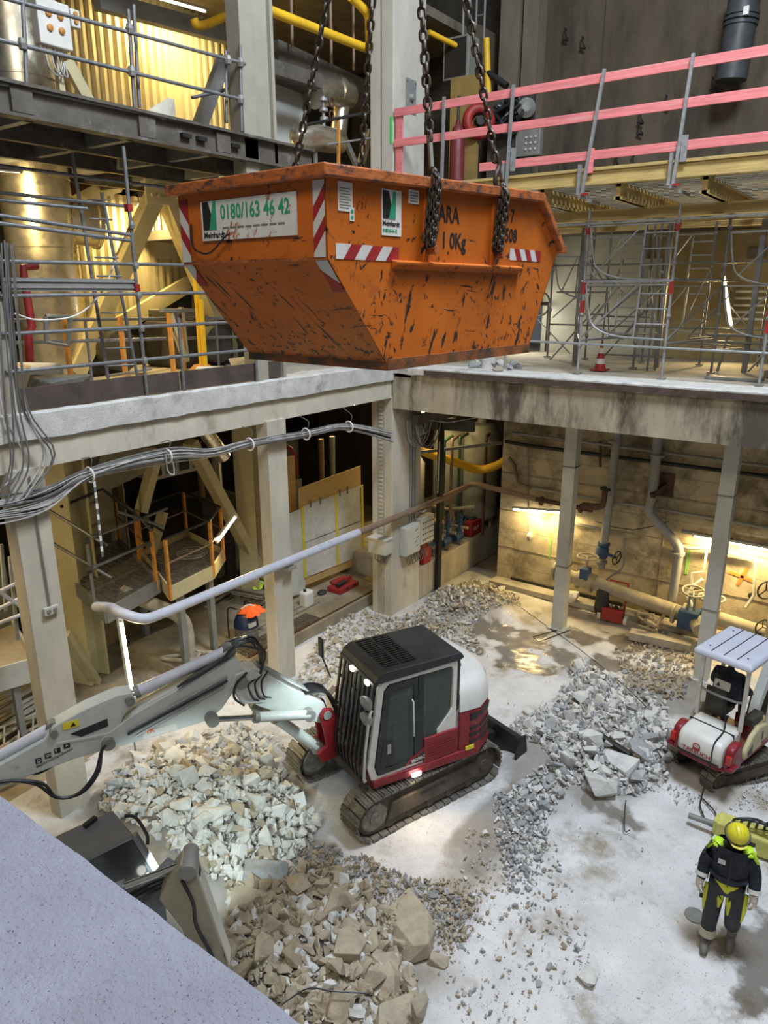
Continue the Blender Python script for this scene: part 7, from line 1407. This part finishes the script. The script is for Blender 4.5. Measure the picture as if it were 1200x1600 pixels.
for z in (9.05, 7.98): rod('ledger', (2.3 if z > 9 else 4.0, .88, z), (9 if z > 9 else 5.68, .88, z), .024, GALV, s1)
rod('ledger', (2.35, .88, 6.80), (9., .88, 6.74), .024, GALV, s1); rod('standard', (2.35, .9, 6.2), (2.35, .9, 7.0), .024, GALV, s1)
for z in (8.85, 7.75): bx('red_sleeve', (3.965, .865, z), (4.035, .935, z + .22), REDP, s1); bx('red_sleeve', (5.645, .865, z), (5.715, .935, z + .22), REDP, s1)
bx('red_sleeve', (3.965, .865, 7.32), (4.035, .935, 7.62), REDP, s1); bx('red_sleeve', (7.345, .865, 7.1), (7.415, .935, 7.5), REDP, s1)
s2 = thing('scaffold_tower', 'middle scaffold tower standing behind the front tower', 'scaffold', (4.8, 2.6, 6.2)); standards(s2, (3.3, 4.6, 6.2, 7.8), 2.6, m=TUBE); cf(s2, 3.3, 4.6, 2.6, 7.9); cf(s2, 6.2, 7.8, 2.6, 7.9); cf(s2, 6.2, 7.8, 2.6, 6.9); cf(s2, 3.3, 4.6, 2.6, 6.9)
s3 = thing('scaffold_tower', 'rear scaffold tower close to the cream wall', 'scaffold', (4.8, 4.2, 6.2)); standards(s3, (1.9, 2.9, 4.3, 5.6, 7.2, 8.3), 4.2, m=TUBE); cf(s3, 1.9, 2.9, 4.2, 7.6); cf(s3, 4.3, 5.6, 4.2, 8.0); cf(s3, 7.2, 8.3, 4.2, 7.9); cf(s3, 4.3, 5.6, 4.2, 6.9)
for t, y0, y1 in ((s1, .9, 2.6), (s2, 2.6, 4.2)):
    for x, x2 in ((4.0, 4.6), (5.68, 6.2), (4.0, 3.3), (7.38, 7.8)):
        for z in (6.85, 8.0): rod('cross_tube', (x, y0, z), (x2, y1, z + .02), .02, TUBE, t)
        rod('cross_brace', (x, y0, 6.9), (x2, y1, 7.9), .016, TUBE, t)
for x in (2.4, 3.6, 6.8): rod('raker', (x, 3.2, 6.2), (x + .8, 4.1, 7.5), .02, TUBE, s3)
for z in (7.0, 8.4): rod('long_ledger', (1.9, 4.18, z), (8.3, 4.18, z), .02, TUBE, s3)
for x in (3.0, 4.9, 6.7): blk('steel_prop', (x, 3.3, 6.17), (x, 3.3, 9.2), .1, .1, STEELG, s3)
tcn = thing('traffic_cone', 'small red and white traffic cone standing on the right slab edge', 'cone', (4.13,1.85,6.2)); kx, ky, _ = (4.13,1.85,6.2)
bx('base', (kx - .16, ky - .16, 6.18), (kx + .16, ky + .16, 6.21), REDP, tcn)
for i in range(5): MB().lathe([(.12 - .019 * i, 6.21 + .11 * i), (.12 - .019 * (i + 1), 6.21 + .11 * (i + 1))], (kx, ky, 0), n=14).build('band', (REFR, REFW)[i % 2], tcn, smooth=40)
for i in range(22):
    x, y = rc.uniform(1.2, 2.6), rc.uniform(.4, 1.6); s_ = rc.uniform(.06, .2); tag(inst('rubble_chunk', rockme(i % 16, (0, 1, 2)[i % 3]), MX.Translation((x, y, 6.18 + s_ * .3)) @ rot(rc, .3) @ MX.Diagonal((s_, s_, s_, 1)), None), 'concrete chunk lying on the right slab below the skip', 'rubble', 'chunks on the right slab')
tag(MB().tube((1.95, .9, 6.17), (1.95, .9, 6.45), .16, 16).build('concrete_stub', CONCW, smooth=40), 'round concrete stub on the right slab below the skip', 'stub')
tag(MB().box((6.3, 1.6, 6.17), (7.3, 2.0, 6.22)).build('metal_sheet', STEELG), 'flat grey metal sheet lying on the right slab', 'sheet'); tag(MB().box((7.2, 2.5, 6.17), (8.8, 2.62, 6.3)).build('timber', WOOD), 'grey timber baulk on the right slab', 'timber')
fr = thing('frame_trestle', 'low pipe trestle on the right slab behind the front scaffold', 'trestle', (6.8, 3.2, 6.2))
for z in (6.62, 6.78, 6.92): rod('bar', (5.9, 3.2, z), (8.6, 3.2, z), .03, STEELG, fr)
for x in (6.2, 7.2, 8.3): rod('leg', (x, 3.2, 6.17), (x + .12, 3.2, 6.95), .03, STEELG, fr)
wp_ = thing('pipe_rack', 'rack of horizontal white pipes on the cream wall', 'pipes', (6.29,6.1,7.29)); 
for i in range(5): a = V((5.8,6.1,7.8)); rod('pipe', (a.x, a.y, a.z - .16 * i), (a.x + 1.2, a.y, a.z - .16 * i), .03, WHITE, wp_)
sg2 = thing('wall_sign', 'small dark sign on the cream wall', 'sign', (6.07,6.15,8.68)); a = V((5.92,6.15,8.53)); bx('plate', (a.x, a.y, a.z), (a.x + .4, a.y + .04, a.z + .25), STEELG, sg2)
wl = thing('handwheel_valve', 'big dark handwheel valve behind the scaffold', 'valve', (1.06,5.5,7.47)); a = V((1.06,5.5,7.47)); MB().torus(a, (.3, 1, 0), .3, .03, 20, 6).build('wheel', DARK, wl, smooth=60)
for k in range(3): t_ = k * 2.09; rod('spoke', a, a + V((math.cos(t_) * .29, 0, math.sin(t_) * .29)), .02, DARK, wl)
rod('spindle', a, a + V((0, .6, 0)), .05, DARK, wl); rod('stand', (a.x, a.y + .55, 6.17), a + V((0, .55, 0)), .06, DARK, wl)
struct(bx('wall_white', (.9, 6.0, 6.16), (3.6, 6.19, 9.2), mat('white_wall', (.62, .62, .54), .8, v=.1, b=.05)))
tag(bx('door_panel', (3.55, 5.9, 6.2), (4.05, 5.98, 8.6), POSTM, bev=.02), 'grey panel door behind the scaffold', 'panel')
# ================================================================ pipes and valves along the board-marked wall
def flange(par, p, r_, ax, m=PIPEM): MB().lathe([(r_, -.03), (r_, .03)], p, ax, 14).build('flange', m, par, smooth=40)
def handwheel(par, c, ax, R, m):
    MB().torus(c, ax, R, R * .1, 20, 6).build('handwheel', m, par, smooth=60); d = V(ax).normalized(); a = d.orthogonal().normalized(); b = d.cross(a)
    for k in range(3): t = k * 2.094; rod('spoke', c, V(c) + (a * math.cos(t) + b * math.sin(t)) * R, R * .07, m, par)
p1_ = thing('downpipe', 'grey downpipe with blue valve ending above the floor pipe', 'pipe', (4.05,3.4,1.34)); q0, q1 = V((4.15,3.4,4.65)), V((4.07,3.4,1.77))
pipe('pipe', [(q0.x, 3.4, 5.3), q0, q1], .10, PIPEG, p1_, n=14); flange(p1_, V((4.09,3.4,4.37)), .14, (0, 0, 1), PIPEG); flange(p1_, q1, .15, (0, 0, 1), BLUEV)
vv = V((4.04,3.4,1.56)); MB().lathe([(.13, -.16), (.16, -.1), (.16, .1), (.13, .16)], vv, n=14).build('valve_body', BLUEV, p1_, smooth=40); rod('spindle', vv, vv + V((.38, -.12, -.03)), .04, BLUEV, p1_); handwheel(p1_, vv + V((.42, -.13, -.03)), (1, -.3, -.1), .17, BLACK)
flange(p1_, V((4.04,3.4,1.29)), .15, (0, 0, 1), STEELG); pipe('tee', [(4.04,3.4,1.29), (4.05,3.4,1.12)], .1, PIPEG, p1_, n=12)
rr_ = thing('rusty_branch', 'rusty red pipe elbow beside the grey downpipe', 'pipe', (3.92,3.4,2.75)); pipe('elbow', curve([(3.46,3.35,2.68), (3.86,3.35,2.72), (3.99,3.35,2.85), (4.01,3.35,3.18)], 4), .085, RUST, rr_, n=12); flange(rr_, (4.01,3.35,3.2), .14, (0, 0, 1), BLACK)
wb = thing('wall_bracket', 'rusty wall plate bracket between the two downpipes', 'bracket', (5.35,3.5,3.44)); a = V((5.33,3.62,3.44)); bx('plate', (a.x - .15, 3.6, a.z - .28), (a.x + .17, 3.64, a.z + .28), RUST, wb); MB().bar(a, (5.14,3.2,3.24), .1, .12).build('arm', RUST, wb)
wb2 = thing('wall_bracket', 'small rusty bracket left of the grey downpipe', 'bracket', (3.86,3.5,3.93)); MB().bar((3.72,3.5,4.31), (3.77,3.5,3.68), .05, .06).build('upright', RUST, wb2); MB().bar((3.75,3.5,3.96), (4.03,3.4,4.13), .05, .06).build('arm', RUST, wb2)
p2_ = thing('downpipe', 'grey downpipe with offset bend and flange reaching the floor pipe', 'pipe', (5.8,3.3,0.78)); t0 = V((5.1,3.35,4.76))
pipe('pipe', [(t0.x, 3.35, 5.3)] + [V(t0)] + curve([(5.11,3.35,3.2), (5.07,3.35,2.88), (5.18,3.35,2.69), (5.63,3.35,2.3), (5.83,3.35,2.07), (5.86,3.35,1.84)], 5) + [V((5.84,3.35,0.73))], .11, PIPEG, p2_, n=14)
for u in ((5.13,3.35,4.17), (5.84,3.35,1.92)): flange(p2_, u, .16, (0, 0, 1), PIPEG)
fp = thing('floor_pipe', 'thick dusty pipe running along the foot of the board-marked wall', 'pipe', (5.19,3,0.73)); f0, f1, f2 = V((3,3.05,0.92)), V((3.64,3.05,0.84)), V((6.11,3.05,0.59))
pipe('run', [f0, f1], .16, PIPEM, fp, n=16); pipe('run', [V((3.97,3.05,0.84)), f2], .17, PIPEM, fp, n=16); pipe('elbow', curve([f2, (6.38,3,0.56), (6.57,2.8,0.53), (6.7,2.6,0.48)], 4), .18, PIPEM, fp, n=16); pipe('run', [V((6.89,3.05,0.68)), V((8.73,3.05,0.51))], .16, PIPEM, fp, n=16)
for u in (f0, f1, V((3.99,3.05,0.82)), V((6.19,3.05,0.6)), V((6.91,3.05,0.67))): flange(fp, u, .24, (1, 0, -.1), PIPEM)
gv = thing('gate_valve', 'pale blue gate valve with white handwheel on the floor pipe', 'valve', (3.8,3,0.78)); g = V((3.81,3,0.88)); MB().lathe([(.2, -.2), (.22, 0), (.2, .2)], g, (1, 0, 0), 16).build('body', PIPEM, gv, smooth=40); bx('bonnet', (g.x - .1, g.y - .2, g.z), (g.x + .12, g.y + .1, g.z + .35), BLUEV, gv, bev=.03); rod('stem', g + V((0, 0, .3)), g + V((.02, 0, .62)), .04, PIPEM, gv); handwheel(gv, g + V((.02, 0, .62)), (0, 0, 1), .25, PIPEM)
tag(lump('black_bag', MBLK, (g.x + .5, g.y - .1, .05), 1, (.18, .16, .75), 12), 'crumpled black plastic bag hung on the floor pipe', 'bag')
gv2 = thing('gate_valve', 'dark blue gate valve with white handwheel right of the second post', 'valve', (6.35,2.9,0.43)); g = V((6.36,2.9,0.59)); bx('body', (g.x - .22, g.y - .2, g.z - .25), (g.x + .22, g.y + .2, g.z + .2), BLUEV, gv2, bev=.03); rod('yoke', g + V((-.06, 0, .2)), g + V((-.04, 0, .6)), .03, STEELG, gv2); rod('yoke', g + V((.08, 0, .2)), g + V((.06, 0, .6)), .03, STEELG, gv2); handwheel(gv2, g + V((.02, 0, .66)), (.1, -.2, 1), .24, PIPEM); flange(gv2, g + V((-.35, 0, 0)), .22, (1, 0, 0)); flange(gv2, g + V((.35, 0, 0)), .22, (1, 0, 0))
gv3 = thing('gate_valve', 'white handwheel of the valve half hidden by the second post', 'valve', (6.77,3.1,1.18)); g = V((6.74,3.1,1.11)); handwheel(gv3, g, (0, 0, 1), .28, PIPEM); rod('stem', g + V((0, 0, -.5)), g, .04, PIPEM, gv3)
gv4 = thing('gate_valve', 'dark handwheel valves stacked at the right picture edge', 'valve', (7.81,2.9,1.52)); g = V((7.82,2.9,1.64)); rod('stem', (g.x + .2, g.y, .2), (g.x + .2, g.y, 1.7), .08, PIPEM, gv4); handwheel(gv4, g, (1, -1, 0), .2, BLACK); handwheel(gv4, V((7.87,2.9,0.78)), (1, -1, 0), .17, BLACK); flange(gv4, g + V((.2, 0, .35)), .2, (0, 0, 1)); handwheel(gv4, g + V((.2, 0, .6)), (0, 0, 1), .22, PIPEM)
jf = thing('steel_jack', 'upright steel jack with dark pulley behind the mini excavator', 'jack', (7.42,3.71,-0)); j0 = V((7.48,3.75,-0)); 
for s_ in (-.1, .1): blk('upright', j0 + V((s_, 0, 0)), j0 + V((s_, 0, 1.2)), .07, .1, GALV, jf)
MB().lathe([(.13, -.04), (.13, .04)], j0 + V((0, 0, 1.15)), (1, -.4, 0), 16).build('pulley', BLACK, jf, smooth=40); bx('head', (j0.x - .14, j0.y - .06, 1.2), (j0.x + .14, j0.y + .06, 1.3), GALV, jf)
for lb, pts, r_, m in (('thin grey conduit with elbow above the blue valve', [(3.14,3.55,2.15), (3.17,3.55,2.12), (4.17,3.55,2.09), (4.49,3.55,2.1), (4.57,3.55,1.33), (4.52,3.5,1.16), (4.1,3.4,0.75)], .025, PIPEG),
    ('long thin wall pipe below the left tube lamp', [(3.14,3.55,2.15), (3.17,3.55,0.65)], .025, PIPEG), ('pale conduit crossing under the right tube lamp', [(5.79,3.5,2.1), (6.02,3.5,2.04), (6.36,3.5,2.12), (6.77,3.5,2.12), (7.44,3.5,2.11), (7.53,3.5,1.24), (7.43,3.3,0.97)], .035, PIPEG),
    ('white bent conduit left of the second post', [(6.42,3.5,2.12), (6.43,3.5,1.55), (6.18,3.5,1.46), (6.21,3.5,0.98)], .028, WHITE), ('white zigzag hose left of the second post', [(6.44,3.4,1.4), (6.29,3.35,1.22), (6.15,3.3,0.99), (6.4,3.2,0.65), (6.59,3.1,0.41)], .045, WHITE),
    ('upper cable tray conduit on the board-marked wall', [(1.19,3.5,4.01), (1.92,3.5,3.98), (7.44,3.5,3.98), (8.63,3.5,3.97)], .05, BLACK), ('second dark conduit under the slab', [(1.41,3.4,4.29), (7.41,3.4,4.23), (8.59,3.4,4.23)], .04, STEELG), ('curved grey pipe at the wall corner', [(1.31,3.5,3.59), (1.46,3.5,3.44), (1.62,3.5,2.94), (1.96,3.5,2.87)], .05, BROWNP),
    ('thin vertical conduit on the wall corner side', [(1.8,3.55,4.07), (1.97,3.55,1.66)], .025, STEELG), ('horizontal pipe run on the wall above the tube lamps', [(1.97,3.55,2.86), (4.18,3.55,2.84), (4.95,3.55,2.86), (7.59,3.55,2.83), (8.8,3.55,2.82)], .035, PIPEG), ('sagging black cable on the wall', [(3.77,3.5,2.28), (4.27,3.45,2.24), (4.74,3.45,2.26), (5.18,3.45,2.44), (5.53,3.45,2.62)], .012, HOSE),
    ('rod above the right tube lamp', [(5.83,3.5,2.43), (8.4,3.5,2.41)], .05, STEELG), ('pale hanging cable from the slab above the corner', [(0.2,0.97,4.85), (0.78,1.2,4.8), (1.38,2,4.91)], .012, CABLE)):
    tag(pipe('conduit', pts, r_, m, n=8), lb, 'conduit')
hk = thing('wall_lamp', 'small pendant fitting hanging left of the first post', 'fitting', (1.96,3.5,1.67)); a = V((1.96,3.5,1.64)); MB().lathe([(.04, .0), (.12, .05), (.12, .12), (.05, .16)], a + V((0, 0, -.1)), (1, 0, 0), 12).build('body', PIPEG, hk, smooth=40)
tl = thing('sack_truck', 'red sack truck with two wheels standing before the floor pipe', 'trolley', (4.68,2.78,0)); t0 = V((4.63,2.88,0))
for s_ in (-.24, .24): pipe('side_rail', [t0 + V((s_, -.02, .05)), t0 + V((s_ * .9, .25, 1.0))], .025, REDP, tl, n=8); MB().lathe([(.13, -.04), (.13, .04)], t0 + V((s_ * 1.35, 0, .13)), (1, 0, 0), 14).build('wheel', WHITE, tl, smooth=40)
for z in (.35, .98, .8): k = z / 1.; rod('crossbar', t0 + V((-.22, .25 * k, z)), t0 + V((.22, .25 * k, z)), .022, REDP, tl)
MB().box((t0.x - .26, t0.y - .12, .05), (t0.x + .26, t0.y + .04, .38)).build('tool_crate', REDP, tl, bev=.02)
for i in range(4): MB().ball((t0.x - .18 + .12 * i, t0.y - .02, .42), .05).build('tool', BROWNP if i % 2 else MBLK, tl, smooth=60)
tag(lump('canister_white', WHITE, ((3.42,3.27,0)[0], (3.42,3.27,0)[1], 0), 1, (.2, .16, .4), 20), 'dented white canister at the foot of the wall', 'canister')
for i in range(7):
    a = V((5.5,2.69,0.1)); tag(pipe('scrap_pipe', curve([a + V((rc.uniform(-.5, .5), rc.uniform(-.3, .3), rc.uniform(0, .1))), a + V((rc.uniform(-.3, .3), rc.uniform(-.2, .2), rc.uniform(.1, .4))), a + V((rc.uniform(-.5, .6), rc.uniform(-.3, .5), rc.uniform(.1, .7)))], 4), rc.uniform(.025, .06), PIPEM, n=8), 'dusty piece of scrap pipe heaped beside the red sack truck', 'pipe', 'scrap pipe pieces')
tag(MB().bar((5.24,2.3,0.1), (6.57,2.46,0.1), .3, .18).build('concrete_kerb', CONC), 'dusty concrete kerb piece before the floor pipe', 'kerb')

r7 = random.Random(77)
for k in range(26):
    t = (s2, s3)[k % 2]; y = (2.6, 4.2)[k % 2] + r7.uniform(-.3, .6); x = r7.uniform(2.2, 8.2); z = r7.uniform(6.3, 8.2)
    if k % 3 == 0: rod('cross_brace', (x, y, z), (x + r7.uniform(-.9, .9), y + r7.uniform(-.1, .8), z + r7.uniform(.6, 1.1)), .016, TUBE, t)
    elif k % 3 == 1: rod('ledger', (x, y, z), (x + r7.uniform(.8, 1.6), y, z), .018, TUBE, t)
    else: rod('standard', (x, y, 6.17), (x, y, 9.15), .022, TUBE, t)
